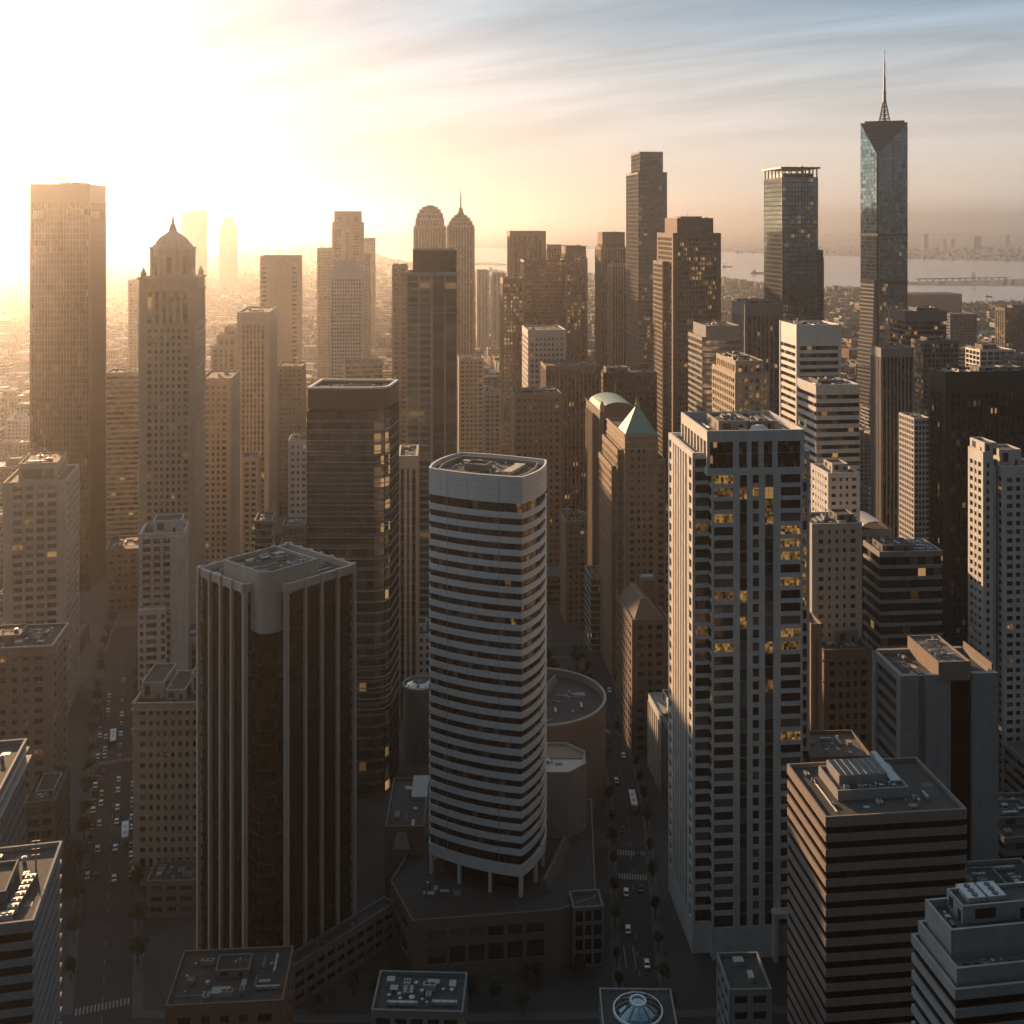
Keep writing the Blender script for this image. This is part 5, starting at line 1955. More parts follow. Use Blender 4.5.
# ---- tall stepped dark tower
simple('very tall stepped dark tower with a box top and a gold lit left side', (1100, 626, 638, 667, 172),
       G(k='curtain', fh=4.2, sp=1.5, bay=3, pier=.4, rec=.3, top=2, corner=1, wall='mid_grey', spm='mid_grey', glass='grey_glass', fin=.06), tiers=((.12, .93, .15, .85, 151, dict(wall='mid_grey')),), units=4, name='skyscraper', short='tall stepped dark tower', pm='dark_metal')
b = simple('broad stepped tower with a gold patch of windows under a slotted brow', (900, 657, 673, 721, 233),
           G(k='grid', fh=4, sp=1.3, bay=2.9, pier=.9, rec=.4, top=4, corner=4.2, wall='brown_stone', glass='gold_lit_glass', mode='core'), tiers=((.12, .88, .1, .85, 218, dict(top=13, wall='brown_stone', glass='dark_glass', fh=8)),), units=7, plant=(.2, .8, .3, .8, 2.5), masts=1, short='gold patched stepped tower')
m = MB()
for i in range(8):
    m.box(-6.5 + i * 1.75, -5.7 + i * 1.75, -b.d / 2 + .1 * b.d - .06, -b.d / 2 + .1 * b.d + .2, b.z(231), b.z(226), 'pale_roof')
b.part('brow_slot', m)
P = b.poly(-.12, -.003, .3, .9)
b.facade(P, 0, b.z(262), k='grid', fh=4, sp=1.3, bay=2.9, pier=.9, rec=.4, top=3, corner=1.5, wall='brown_stone', glass='grey_glass', mode='core')
P = b.poly(1.003, 1.06, .2, .9)
b.facade(P, 0, b.z(252), k='grid', fh=4, sp=1.3, bay=2.9, pier=.9, rec=.4, top=3, corner=.8, wall='brown_stone', glass='grey_glass', mode='core')
b.done()

simple('brown slab tower with a set back flat head, left of the tall stepped dark tower', (1250, 597, 601, 626, 247),
       G(k='fins', fh=4, sp=1.5, bay=3, pier=1.2, rec=.4, top=3, wall='brown_stone', spm='dark_brown', glass='bronze_glass', fin=.2), tiers=((.08, .98, .1, .9, 232, dict(top=14)),), units=4, d=38, short='set back headed slab')
simple('narrow brown tower with one lit edge, in front of the set back headed slab', (1190, 610, 612, 627, 264),
       G(k='fins', fh=4, sp=1.5, bay=3, pier=1.2, rec=.4, top=3, wall='tan_brick', spm='dark_brown', glass='bronze_glass', fin=.2), units=3, d=26)
simple('arch framed dark tower with a plain pale border', (1400, 507, 510, 546, 231),
       G(k='fins', fh=4, sp=1.5, bay=5, pier=1.0, rec=.6, top=7, corner=6, wall='tan_brick', spm='dark_brown', glass='bronze_glass', fin=.01), units=5, d=40, masts=1, short='arch framed tower')
simple('dark plain slab tower with fine floor lines and a flat top', (1150, 523, 524, 565, 260),
       G(k='curtain', fh=4, sp=1.4, bay=3, pier=.3, rec=.3, top=2.5, wall='dark_brown', spm='dark_brown', glass='bronze_glass', fin=.06), d=34, units=6, short='dark plain slab')
b = simple('brown tower with bright vertical strips and a notched shoulder, right of the dark plain slab', (1250, 564, 566, 586, 246),
           G(k='fins', fh=4, sp=1.5, bay=4, pier=1.6, rec=.4, top=9, wall='brown_stone', spm='dark_brown', glass='gold_lit_glass', fin=.3), d=36, units=4, short='bright stripped brown tower')
b.facade(b.poly(1.003, 1.1, .1, .9), 0, b.z(258), k='fins', fh=4, sp=1.5, bay=4, pier=1.2, rec=.4, top=5, wall='brown_stone', spm='dark_brown', glass='bronze_glass', fin=.2)
b.done()
simple('pale brown tower peeping between the arch framed tower and the bright stripped tower', (1480, 545, 547, 566, 245),
       G(k='fins', fh=4, sp=1.5, bay=4, pier=1.6, rec=.4, top=5, wall='tan_brick', spm='brown_stone', glass='bronze_glass', fin=.2), d=36, units=4)
simple('slim brown tower with a lit left edge before the arch framed tower', (1060, 501, 503, 523, 278),
       G(k='fins', fh=4, sp=1.5, bay=3, pier=1.2, rec=.4, top=6, wall='brown_stone', spm='dark_brown', glass='gold_lit_glass', fin=.2), d=30, units=3)
simple('pale twin slab apartment tower by the bay, the one farther left', (2000, 475, 477, 489, 270),
       G(k='grid', fh=3.5, sp=1.6, bay=6, pier=3, rec=.5, top=3, wall='pale_stone', glass='house_glass'), d=30, units=2, name='apartment_tower', group='pale apartment slabs by the bay')
simple('pale twin slab apartment tower by the bay, the broader one beside the slim brown tower', (1950, 490, 492, 506, 273),
       G(k='grid', fh=3.5, sp=1.6, bay=6, pier=3, rec=.5, top=3, wall='pale_stone', glass='house_glass'), d=30, units=2, name='apartment_tower', group='pale apartment slabs by the bay')

# ---- grid glass tower in the middle
b = Bld('office_tower', 'grid fronted glass tower with a dark flat cap and a paler left bay', D=600, xl=406, xc=457.5, xr=459, yt=272, th=3, near='R', d=28, short='grid fronted glass tower')
P0 = b.poly(0, .5, 0, 1)
P1 = b.poly(.502, 1, .03, 1)
b.facade(P0, 0, b.h, k='grid', fh=3.9, sp=1.3, bay=6.6, pier=.7, rec=.35, top=2, corner=.7, wall='galvanised', spm='grey_concrete', glass='olive_glass')
b.facade(P1, 0, b.h, k='grid', fh=3.9, sp=.6, bay=6.6, pier=.7, rec=.35, top=2, corner=.7, wall='galvanised', spm='dark_metal', glass='olive_glass')
for y in (308, 313.5):
    m = b.mb('facade')
    m.ring(inset(b.rect, -.2), inset(b.rect, .5), b.z(y), b.z(y) + .7, 'steel')
m = MB()
P = b.poly(.13, .98, .06, .9)
m.prism(P, b.h - 1, b.z(250), 'dark_brown')
m.ring(inset(P, -.2), inset(P, .4), b.z(250) - .6, b.z(250) + .4, 'steel')
m.box(P[1][0] - 9, P[1][0] - 1, P[0][1] - .3, P[0][1] + .2, b.h - .9, b.z(254), 'bronze_glass')
b.part('plant_room', m)
b.done()
simple('plain tan box tower hiding behind the left edge of the grid fronted glass tower', (900, 391, 392, 408, 265),
       G(k='grid', fh=4, sp=2, bay=4, pier=2, rec=.3, top=3, wall='tan_brick', glass='house_glass'), d=30, units=4)


# ---- twin stepped crowns
def crown_tower(label, D, x0, x1, shoulder, steps, spire=None):
    b = Bld('art_deco_tower', label, D=D, xl=x0, xc=x0 + .5, xr=x1, yt=shoulder, th=3, d=(x1 - x0) * D / F, group='twin crowned towers')
    f = G(k='fins', fh=4.2, sp=1.6, bay=4, pier=1.7, rec=.5, top=3, corner=3, wall='cream_stone', spm='brown_stone', glass='house_glass', fin=.3)
    b.facade(b.rect, 0, b.h, **f)
    z = b.h
    for ins, y in steps:
        z2 = b.z(y)
        b.facade(b.poly(ins, 1 - ins, ins, 1 - ins), z - 1.2, z2, **{**f, 'top': min(3, (z2 - z) * .5), 'fh': max(3, z2 - z)})
        z = z2
    if spire:
        m = MB()
        zz = b.z(spire)
        m.lathe([(4, z - 1), (3, z + 5), (1.2, z + 8), (.9, z + (zz - z) * .6), (.3, zz)], 'cream_stone', 0, 0, 10)
        b.part('spire', m)
    b.done()
    HEROES.append(('needle spired crown tower' if spire else 'round crowned tower', x0, x1, steps[-1][1], D))


crown_tower('round crowned stepped tower without a spire, left one of the twin crowns', 1500, 413, 446, 226, [(.06, 218), (.10, 213), (.17, 209), (.26, 206.5), (.38, 205)])
crown_tower('needle spired crown tower with stepped shoulders, right one of the twin crowns', 1480, 446.5, 474.5, 225, [(.07, 221), (.15, 217.5), (.25, 215), (.36, 213)], 189)

# ---- left haze towers
b = Bld('skyscraper', 'tall plain bronze black tower with pale louvre slots near its flat top', D=700, xl=30, xc=90, xr=106, yt=184, near='R', th=6, short='bronze black tower')
b.facade(b.rect, 0, b.h, k='curtain', fh=4, sp=.8, bay=1.9, pier=.3, rec=.3, top=12, corner=1, wall='bronze_metal', spm='bronze_metal', glass='bronze_glass', fin=.15)
w, d = b.w, b.d
for i in range(5):
    m = MB()
    m.box(-w / 2 + 2 + i * 1.35, -w / 2 + 2.9 + i * 1.35, -d / 2 - .25, -d / 2 + .1, b.z(219), b.z(210.5), 'pale_roof')
    b.part('louvre', m)
    m = MB()
    m.box(w / 2 - .1, w / 2 + .25, -d / 2 + 2 + i * 5.2, -d / 2 + 5 + i * 5.2, b.z(219), b.z(210.5), 'pale_roof')
    b.part('louvre', m)
z = b.h - 1
b.plant(b.poly(.4, .8, .3, .7), z, 2.5, 'bronze_metal')
m = MB()
m.box(-8, 0, -8, -2, z + 4.4, z + 5.2, 'bronze_metal')
for x in (-7.5, -.8):
    for y in (-7.5, -2.6):
        m.box(x, x + .4, y, y + .4, z, z + 4.4, 'bronze_metal')
b.part('helipad', m)
b.mast(9, 2, z, 13.5)
b.clutter(b.poly(.1, .9, .05, .25), z, 5)
b.done()

b = Bld('art_deco_tower', 'ornate stone tower with a domed drum and pointed spire at its top', D=610, xl=138.5, xc=196, xr=205.5, yt=277, near='R', th=6, short='domed stone tower')
f = G(k='grid', fh=3.8, sp=1.6, bay=3.2, pier=1.5, rec=.5, top=6, corner=4.5, wall='cream_stone', glass='house_glass', mode='cells', litp=.05)
b.facade(b.rect, 0, b.z(325), **{**f, 'top': 2})
b.facade(inset(b.rect, .3), b.z(325) - .1, b.h, k='fins', fh=6, sp=.5, bay=4.0, pier=1.8, rec=.6, top=8, corner=4, wall='cream_stone', spm='mid_grey', glass='house_glass', fin=.25, cap=True)
b.rings('cornice', b.rect, [(b.z(y), o, 1.0, 'cream_stone') for y, o in ((325, .6), (279, .7), (291, .3), (396, .4))])
z = b.h - 1
q = min(b.w, b.d)
rr = (191 - 147) / 2 * 610 / F * .96
oct_ = [(rr * 1.05 * math.cos(R(22.5 + 45 * i)), rr * 1.05 * math.sin(R(22.5 + 45 * i))) for i in range(8)]
m = MB()
zd = b.z(248)
m.prism(oct_, z, zd, 'cream_stone', bottom=False)
for e in range(8):
    p0, p1 = oct_[e], oct_[(e + 1) % 8]
    L = math.hypot(p1[0] - p0[0], p1[1] - p0[1])
    m.bar(p0, p1, L * .1, L * .22, -.1, .5, z, zd, 'pale_stone')
    m.bar(p0, p1, L * .78, L * .9, -.1, .5, z, zd, 'pale_stone')
    m.bar(p0, p1, L * .36, L * .64, -.1, .08, z + 2, zd - 5, 'dark_glass')
m.ring(inset(oct_, -.7), inset(oct_, .5), zd - .9, zd + .4, 'pale_stone')
b.part('drum', m)
m = MB()
hd = b.z(232) - zd
m.lathe([(rr * .96, zd), (rr * .92, zd + hd * .18), (rr * .82, zd + hd * .22), (rr * .76, zd + hd * .4), (rr * .6, zd + hd * .62), (rr * .4, zd + hd * .8), (rr * .26, zd + hd * .95), (rr * .16, zd + hd * 1.12)], 'pale_stone', 0, 0, 24)
for i in range(16):
    a = 2 * PI * i / 16
    pr = [(rr * .82, zd + hd * .22), (rr * .76, zd + hd * .4), (rr * .6, zd + hd * .62), (rr * .4, zd + hd * .8), (rr * .26, zd + hd * .95)]
    for (r0, z0), (r1, z1) in zip(pr, pr[1:]):
        m.tube((r0 * math.cos(a), r0 * math.sin(a), z0), (r1 * math.cos(a), r1 * math.sin(a), z1), .3, 'cream_stone')
b.part('dome', m)
m = MB()
zs = zd + hd
m.lathe([(2.2, zs - .5), (2.2, zs + 2.0), (1.6, zs + 2.6), (1.9, zs + 3.4), (.9, zs + 4.6), (.7, zs + 7), (.1, b.z(210))], 'brown_stone', 0, 0, 12)
b.part('spire', m)
for sx in (-1, 1):
    for sy in (-1, 1):
        m = MB()
        x, y = sx * (b.w / 2 - 2.2), sy * (b.d / 2 - 2.2)
        m.lathe([(1.6, z), (1.6, z + 2.6), (1.9, z + 2.8), (1.0, z + 4.2), (.1, z + 6.5)], 'pale_stone', x, y, 10)
        b.part('corner_urn', m)
b.done()

simple('pale slab tower with a sunlit roof lip, right of the domed stone tower', (700, 200, 231, 240, 378),
       G(k='grid', fh=3.8, sp=1.8, bay=3, pier=1.6, rec=.4, top=5, corner=3, wall='cream_stone', glass='house_glass', mode='core'), near='R', units=5, short='lip roofed slab')
b = simple('pale tower with close window columns framed by broad blank edges', (780, 237, 269, 277, 312),
           G(k='fins', fh=3.8, sp=1.5, bay=2.7, pier=1.1, rec=.5, top=9, corner=3.4, wall='pale_stone', spm='tan_brick', glass='house_glass', fin=.01), near='R', units=4, short='blank edged pale tower')
b = simple('stepped pale block with a curved shoulder behind the blank edged pale tower', (950, 211, 236, 238, 345),
           G(k='fins', fh=4, sp=1.8, bay=4.5, pier=2, rec=.5, top=4, wall='cream_stone', spm='tan_brick', glass='house_glass', fin=.2), near='R', d=28, units=4,
           tiers=((.2, 1, .1, .9, 335, {}), (.5, 1, .2, .9, 327, {})))
b = simple('tan tower with ladder like notched window ends at both sides', (1050, 260, 298, 301.5, 256),
           G(k='grid', fh=4.4, sp=2.6, bay=10.5, pier=13, rec=.6, top=11, corner=1.2, wall='cream_stone', glass='dark_glass'), near='R', d=34, units=6, masts=2, th=4, short='ladder notched tower')
simple('white tower with a fine even grid of windows and a stepped cap', (1000, 330, 362.5, 365, 266),
       G(k='grid', fh=3.4, sp=1.5, bay=2.4, pier=1.0, rec=.4, top=12, corner=1.4, wall='white_concrete', glass='house_glass', mode='core'), near='R', d=28, th=4, units=3, tiers=((.16, .84, .2, .8, 260, dict(top=5)),), short='white fine gridded tower')
simple('tall stepped stone tower with a dark centre slot behind the white fine gridded tower', (1450, 332, 362, 364, 222),
       G(k='fins', fh=4, sp=1.8, bay=9, pier=6, rec=.4, top=10, corner=4, wall='tan_brick', spm='brown_stone', glass='dark_glass', fin=.01), near='R', d=36, th=3, units=2, masts=2, tiers=((.06, .93, .1, .9, 211, dict(top=8)),), short='tall slotted stone tower')
simple('plain lower tower adjoining the tall slotted stone tower on its left', (1480, 317, 331.5, 332, 248),
       G(k='grid', fh=4, sp=2, bay=4, pier=2, rec=.4, top=5, wall='tan_brick', glass='house_glass'), near='R', d=34, th=3, units=2)
simple('faint hazy glass tower right of the tall slotted stone tower', (1900, 364, 374, 375.5, 238),
       G(k='curtain', fh=4, sp=1.2, bay=4, pier=.4, rec=.3, top=3, wall='grey_concrete', glass='grey_glass', fin=.1), near='R', d=36, th=3, units=0)
simple('small tan tower right beside the tall slotted stone tower, lower than it', (1400, 364.5, 369, 370, 254),
       G(k='grid', fh=4, sp=2, bay=4, pier=2, rec=.4, top=5, wall='tan_brick', glass='house_glass'), near='R', d=30, th=3, units=0)
simple('hazy pair tower on the skyline, the taller wider one right of the domed spire', (3200, 190, 204, 205, 210),
       G(k='curtain', fh=4, sp=1.2, bay=4, pier=.5, rec=.3, top=3, wall='grey_concrete', glass='grey_glass', fin=.1), near='R', d=40, th=3, units=0, group='hazy towers on the skyline')
simple('hazy pair tower on the skyline, the slimmer one nearest the domed spire', (3150, 181, 189.5, 190, 212.5),
       G(k='curtain', fh=4, sp=1.2, bay=4, pier=.5, rec=.3, top=3, wall='grey_concrete', glass='grey_glass', fin=.1), near='R', d=40, th=3, units=2, group='hazy towers on the skyline')
b = simple('very faint stepped tower alone in the haze left of centre', (3900, 219, 235.5, 236, 225),
           G(k='curtain', fh=4, sp=1.2, bay=4, pier=.5, rec=.3, top=3, wall='grey_concrete', glass='grey_glass', fin=.1), near='R', d=40, th=3, units=0, tiers=((.25, .75, .2, .8, 217, {}),), group='hazy towers on the skyline')
simple('faint tower in the haze between the bronze black and domed stone towers', (1350, 128, 138.5, 139, 280),
       G(k='grid', fh=4, sp=2, bay=4, pier=2, rec=.4, top=5, wall='tan_brick', glass='house_glass'), near='R', d=24, units=0)
simple('broad hazy striped office block left of the domed stone tower', (820, 106, 138, 139, 372),
       G(k='ribbon', fh=3.8, sp=1.6, bay=3, rec=.4, top=3, wall='cream_stone', glass='house_glass', mode='bands'), near='R', d=26, units=6, th=10, cat='building')
simple('brown hazy block closing the far end of the long street', (665, 106, 139, 140, 548),
       G(k='grid', fh=3.8, sp=2, bay=3.4, pier=1.8, rec=.4, top=3, wall='brown_stone', glass='house_glass', mode='core'), near='R', d=30, units=7, cat='building', th=14)
# low lit blocks seen between the left towers
simple('white block with a bright flat front behind the dark glass tower', (640, 288, 308, 309, 440),
       G(k='grid', fh=3.7, sp=1.9, bay=2.8, pier=1.5, rec=.4, top=3, wall='white_concrete', glass='house_glass', mode='core'), near='R', d=18, units=6, plant=(.2, .8, .3, .8, 3), cat='building', short='white block behind the dark tower')
simple('small pale block with roof units below the blank edged pale tower', (690, 242, 258, 259, 457),
       G(k='grid', fh=3.7, sp=1.9, bay=2.8, pier=1.5, rec=.4, top=3, wall='cream_stone', glass='house_glass', mode='core'), near='R', d=18, units=6, cat='building')
simple('small banded glass block left of the dark glass tower', (560, 254, 272, 273, 520),
       G(k='ribbon', fh=3.7, sp=1.2, bay=2.8, rec=.4, top=1.8, wall='grey_concrete', glass='dark_glass', mode='bands'), near='R', d=16, units=8, cat='building', short='small banded glass block')
simple('dark glass walled block between the small banded block and the dark glass tower', (545, 282, 305, 306, 525),
       G(k='curtain', fh=3.7, sp=.9, bay=2.8, pier=.3, rec=.4, top=1.8, wall='mid_grey', glass='grey_glass', fin=.1), near='R', d=16, units=6, cat='building')
simple('brown hazy block under the ladder notched tower', (880, 277, 303, 304, 366),
       G(k='grid', fh=3.8, sp=2, bay=3.4, pier=1.8, rec=.4, top=3, wall='brown_stone', glass='house_glass', mode='core'), near='R', d=30, units=7, cat='building', short='brown hazy block')
b = simple('low curved front pale building at the foot of the white fine gridded tower', (900, 345, 383, 384, 362),
           G(k='ribbon', fh=3.8, sp=1.8, bay=3.4, rec=.4, top=3, wall='cream_stone', glass='house_glass', mode='bands'), near='R', d=26, units=6, th=12, cat='building')
# low blocks in the centre gap
simple('pale hotel block with even windows right of the grid fronted glass tower', (900, 459, 484, 486, 358),
       G(k='grid', fh=3.7, sp=1.9, bay=3.2, pier=1.7, rec=.4, top=3, wall='cream_stone', glass='house_glass', mode='core'), near='R', d=24, units=6, cat='building', short='pale hotel block')
simple('slim pale block with a white roof hut, in the centre gap', (860, 484, 501, 502, 392),
       G(k='grid', fh=3.7, sp=1.9, bay=3.2, pier=1.7, rec=.4, top=3, wall='pale_stone', glass='house_glass', mode='core'), near='R', d=20, units=5, plant=(.1, .6, .3, .8, 4), pm='white_concrete', cat='building')
# ---- far right middle ground
simple('broad brown block by the water right of the spire tower', (2300, 894, 898, 962, 294),
       G(k='grid', fh=4, sp=2, bay=5, pier=2.5, rec=.4, top=6, wall='tan_brick', glass='house_glass'), d=50, units=8, cat='building', short='broad block by the water')
simple('dark slab office block below the broad block by the water', (1500, 946, 950, 977, 314),
       G(k='grid', fh=4, sp=1.6, bay=4, pier=1.5, rec=.4, top=3, wall='mid_grey', glass='dark_glass'), d=40, units=5, cat='building', short='dark slab office block')
simple('brown tower block with vertical stripes at the right edge near the water', (1500, 995, 1005, 1040, 308),
       G(k='fins', fh=4, sp=1.4, bay=5, pier=2, rec=.4, top=4, wall='brown_stone', spm='dark_brown', glass='gold_lit_glass', fin=.2), units=6, plant=(.3, .8, .3, .8, 4), cat='building', short='striped block near the water')
simple('white framed block with a dark glass middle at the right', (1000, 976, 980, 1014, 350),
       G(k='grid', fh=4.4, sp=1.2, bay=6, pier=1.0, rec=.8, top=2, wall='white_panel', glass='dark_glass_lit', mode='core'), d=26, units=8, plant=(.2, .6, .3, .8, 5), cat='building', short='white framed block')
simple('grey block with small windows at the right edge, beside the white framed block', (980, 1012, 1016, 1050, 356),
       G(k='grid', fh=3.8, sp=1.5, bay=3, pier=1.2, rec=.4, top=2, wall='grey_concrete', glass='dark_glass_lit', mode='core'), d=26, units=6, cat='building')
simple('low grey block with window bands between the gold cornered block and the white framed block', (1050, 955, 958, 980, 348),
       G(k='ribbon', fh=3.8, sp=1.5, bay=3, rec=.4, top=2, wall='grey_concrete', glass='dark_glass', mode='core'), d=26, units=6, cat='building')
# far shore towers
for i, (x0, x1, y, D, lab) in enumerate(((923.5, 928.5, 234, 9800, 'slim dark tower far off on the opposite shore'), (973.5, 981, 236.5, 9500, 'wider dark tower far off on the opposite shore'),
                                         (1005.5, 1010, 235, 10500, 'faint third tower on the opposite shore, near the right edge'), (943, 946, 238.5, 10000, 'low faint block on the opposite shore between the two dark towers'),
                                         (951, 955, 239, 10100, 'second low faint block on the opposite shore, right of the first'))):
    simple(lab, (D, x0, x0 + .3, x1, y), G(k='grid', fh=5, sp=2.5, bay=8, pier=4, rec=.5, top=6, wall='mid_grey', glass='dark_glass'), d=40, units=0, group='far towers on the opposite shore')
# ------------------------------------------------------------------ streets
def strip(name, path, half, z, mat, kind='structure', thick=0.0):
    m = MB()
    L_, R_ = [], []
    for i, p in enumerate(path):
        a, c = path[max(0, i - 1)], path[min(len(path) - 1, i + 1)]
        d = Vector((c[0] - a[0], c[1] - a[1])).normalized()
        L_.append((p[0] - d.y * half, p[1] + d.x * half))
        R_.append((p[0] + d.y * half, p[1] - d.x * half))
    for i in range(len(path) - 1):
        q = [R_[i], R_[i + 1], L_[i + 1], L_[i]]
        if thick:
            m.hexa([(*p, 0.001) for p in q], [(*p, z) for p in q], mat, bottom=False)
        else:
            m.face([(*p, z) for p in q], mat)
    return tag(link(name, m.mesh(name)), kind=kind)


def along(path, t):
    """point and direction at t metres along a path"""
    for a, c in zip(path, path[1:]):
        L = math.hypot(c[0] - a[0], c[1] - a[1])
        d = Vector((c[0] - a[0], c[1] - a[1])) / L
        if t <= L:
            return Vector(a) + d * t, d
        t -= L
    return Vector(path[-1]), d


STREET_L = [(-96, 250), (-150, 411), (-213, 600), (-222, 640)]
STREET_C = [(38, 230), (40, 350), (46.5, 440), (46, 600)]
CROSS_A = [(-190, 322), (-60, 316), (40, 318), (130, 322)]
CROSS_B = [(-140, 610), (41, 602), (300, 622)]
ALL_ST = [(STREET_L, 9), (STREET_C, 6), (CROSS_A, 7), (CROSS_B, 8)]
for i, (p, h) in enumerate(ALL_ST):
    strip('pavement', p, h + 2.6, 0.13 - i * .006, 'paving', thick=1)
for i, (p, h) in enumerate(ALL_ST):
    strip('road', p, h - .6, 0.15 + i * .006, 'asphalt')
mk = MB()


def dash(p, d, w, l, z=0.19):
    n = Vector((-d.y, d.x))
    q = [p - n * w / 2, p + d * l - n * w / 2, p + d * l + n * w / 2, p + n * w / 2]
    mk.face([(v.x, v.y, z) for v in q], 'paint')


for path, offs in ((STREET_L, (0,)), (STREET_C, (0,)), (CROSS_B, (0,))):
    for t in range(4, 360, 9):
        p, d = along(path, t)
        for o in offs:
            if path is STREET_C and (55 < t < 100 or 130 < t < 150):
                continue
            dash(p + Vector((-d.y, d.x)) * o, d, .16, 3)
for t0 in (76, 97, 163, 178):                  # crossings on the centre street
    for o in range(-5, 6):
        p, d = along(STREET_C, t0)
        dash(p + Vector((-d.y, d.x)) * (o * .95), d, .5, 3.2)
for t0 in (66, 82, 240):
    for o in range(-7, 8):
        p, d = along(STREET_L, t0)
        dash(p + Vector((-d.y, d.x)) * (o * 1.05), d, .5, 3.2)
for o in (-1.6, 1.4):                          # solid turning lane lines near the podium
    p, d = along(STREET_C, 116)
    dash(p + Vector((-d.y, d.x)) * (2.5 + o), d, .3, 11)
tag(link('road_marking', mk.mesh('road_marking')), kind='structure')


# ------------------------------------------------------------------ cars
def car_proto(col):
    m = MB()
    sec = [(-2.2, .35, .62), (-2.1, .3, .82), (-1.0, .25, .92), (1.0, .25, .92), (2.0, .3, .86), (2.25, .38, .68)]
    for (x0, a0, b0), (x1, a1, b1) in zip(sec, sec[1:]):
        m.hexa([(x0, -.86, a0), (x1, -.86, a1), (x1, .86, a1), (x0, .86, a0)], [(x0, -.84, b0), (x1, -.84, b1), (x1, .84, b1), (x0, .84, b0)], col)
    m.hexa([(-.75, -.7, 1.36), (.95, -.7, 1.36), (.95, .7, 1.36), (-.75, .7, 1.36)], [(-.6, -.62, 1.43), (.8, -.62, 1.43), (.8, .62, 1.43), (-.6, .62, 1.43)], col)
    body = m.mesh('car_body')
    m = MB()
    m.hexa([(-1.25, -.8, .9), (1.75, -.8, .9), (1.75, .8, .9), (-1.25, .8, .9)], [(-.75, -.69, 1.37), (.95, -.69, 1.37), (.95, .69, 1.37), (-.75, .69, 1.37)], 'black_glass')
    win = m.mesh('car_window')
    return body, win


wm = MB()
for i in range(14):
    a0, a1 = 2 * PI * i / 14, 2 * PI * (i + 1) / 14
    wm.face([(.33 * math.cos(a0), -.11, .33 * math.sin(a0)), (.33 * math.cos(a1), -.11, .33 * math.sin(a1)), (.33 * math.cos(a1), .11, .33 * math.sin(a1)), (.33 * math.cos(a0), .11, .33 * math.sin(a0))], 'rubber')
for y in (-.11, .11):
    wm.face([(.33 * math.cos(2 * PI * i / 14), y, .33 * math.sin(2 * PI * i / 14)) for i in range(14)], 'rubber')
wheel = wm.mesh('car_wheel')
hm = MB()
hm.box(-.05, .05, -.2, .2, -.08, .08, 'white_panel')
lamp = hm.mesh('car_headlight')
CARS = {c: car_proto(c) for c in ('car_white', 'car_silver', 'car_black', 'car_red', 'car_yellow')}
ORD = ['first', 'second', 'third', 'fourth', 'fifth', 'sixth', 'seventh', 'eighth', 'ninth', 'tenth', 'eleventh', 'twelfth', 'thirteenth', 'fourteenth', 'fifteenth', 'sixteenth', 'seventeenth', 'eighteenth']


def car(p, d, col, label, group):
    r = bpy.data.objects.new('car', None)
    C.objects.link(r)
    r.location = (p.x, p.y, 0.17)
    r.rotation_euler = (0, 0, math.atan2(d.y, d.x))
    tag(r, label, 'car', group)
    b_, w_ = CARS[col]
    link('body', b_, r)
    link('window', w_, r)
    for x in (-1.35, 1.4):
        for y in (-.78, .78):
            link('wheel', wheel, r, (x, y, .33))
    for y in (-.6, .6):
        link('headlight', lamp, r, (2.24, y, .66))


rc = random.Random(5)
for nm, path, lanes, t0, t1, gap, grp, where in (
        ('left', STREET_L, (-4.6, 1.7), 150, 330, 13, 'cars on the street beside the black finned tower', 'by the cream classical block'),
        ('centre', STREET_C, (-2.6, 2.6), 100, 330, 26, 'cars on the street before the residential tower', 'by the residential tower')):
    for li, lane in enumerate(lanes):
        t, k = t0 + rc.uniform(0, 6), 0
        while t < t1 and k < len(ORD):
            p, d = along(path, t)
            n = Vector((-d.y, d.x))
            col = rc.choice(('car_white', 'car_white', 'car_white', 'car_silver', 'car_silver', 'car_black', 'car_red', 'car_yellow') if nm == 'left' else ('car_white', 'car_silver', 'car_black', 'car_black', 'car_red'))
            car(p + n * -lane, d if lane > 0 else -d, col, f"{col[4:]} car {where}, {ORD[k]} from the camera in the {'right' if lane > 0 else 'left'} lane", grp)
            k += 1
            t += gap * rc.uniform(.5, 1.6)


for li, lane in enumerate((-7.4, 7.4)):          # the rows parked along both kerbs of the long street
    t, k = 150 + rc.uniform(0, 5), 0
    while t < 330 and k < len(ORD):
        p, d = along(STREET_L, t)
        n = Vector((-d.y, d.x))
        col = rc.choice(('car_white', 'car_silver', 'car_black', 'car_black', 'car_black', 'car_red'))
        car(p + n * -lane, d if lane > 0 else -d, col, f"{col[4:]} car parked at the {'right' if lane > 0 else 'left'} kerb of the long hazy street, {ORD[k]} from the camera", 'cars parked along the long hazy street')
        k += 1
        t += rc.choice((6.2, 6.4, 7, 7.5, 13))


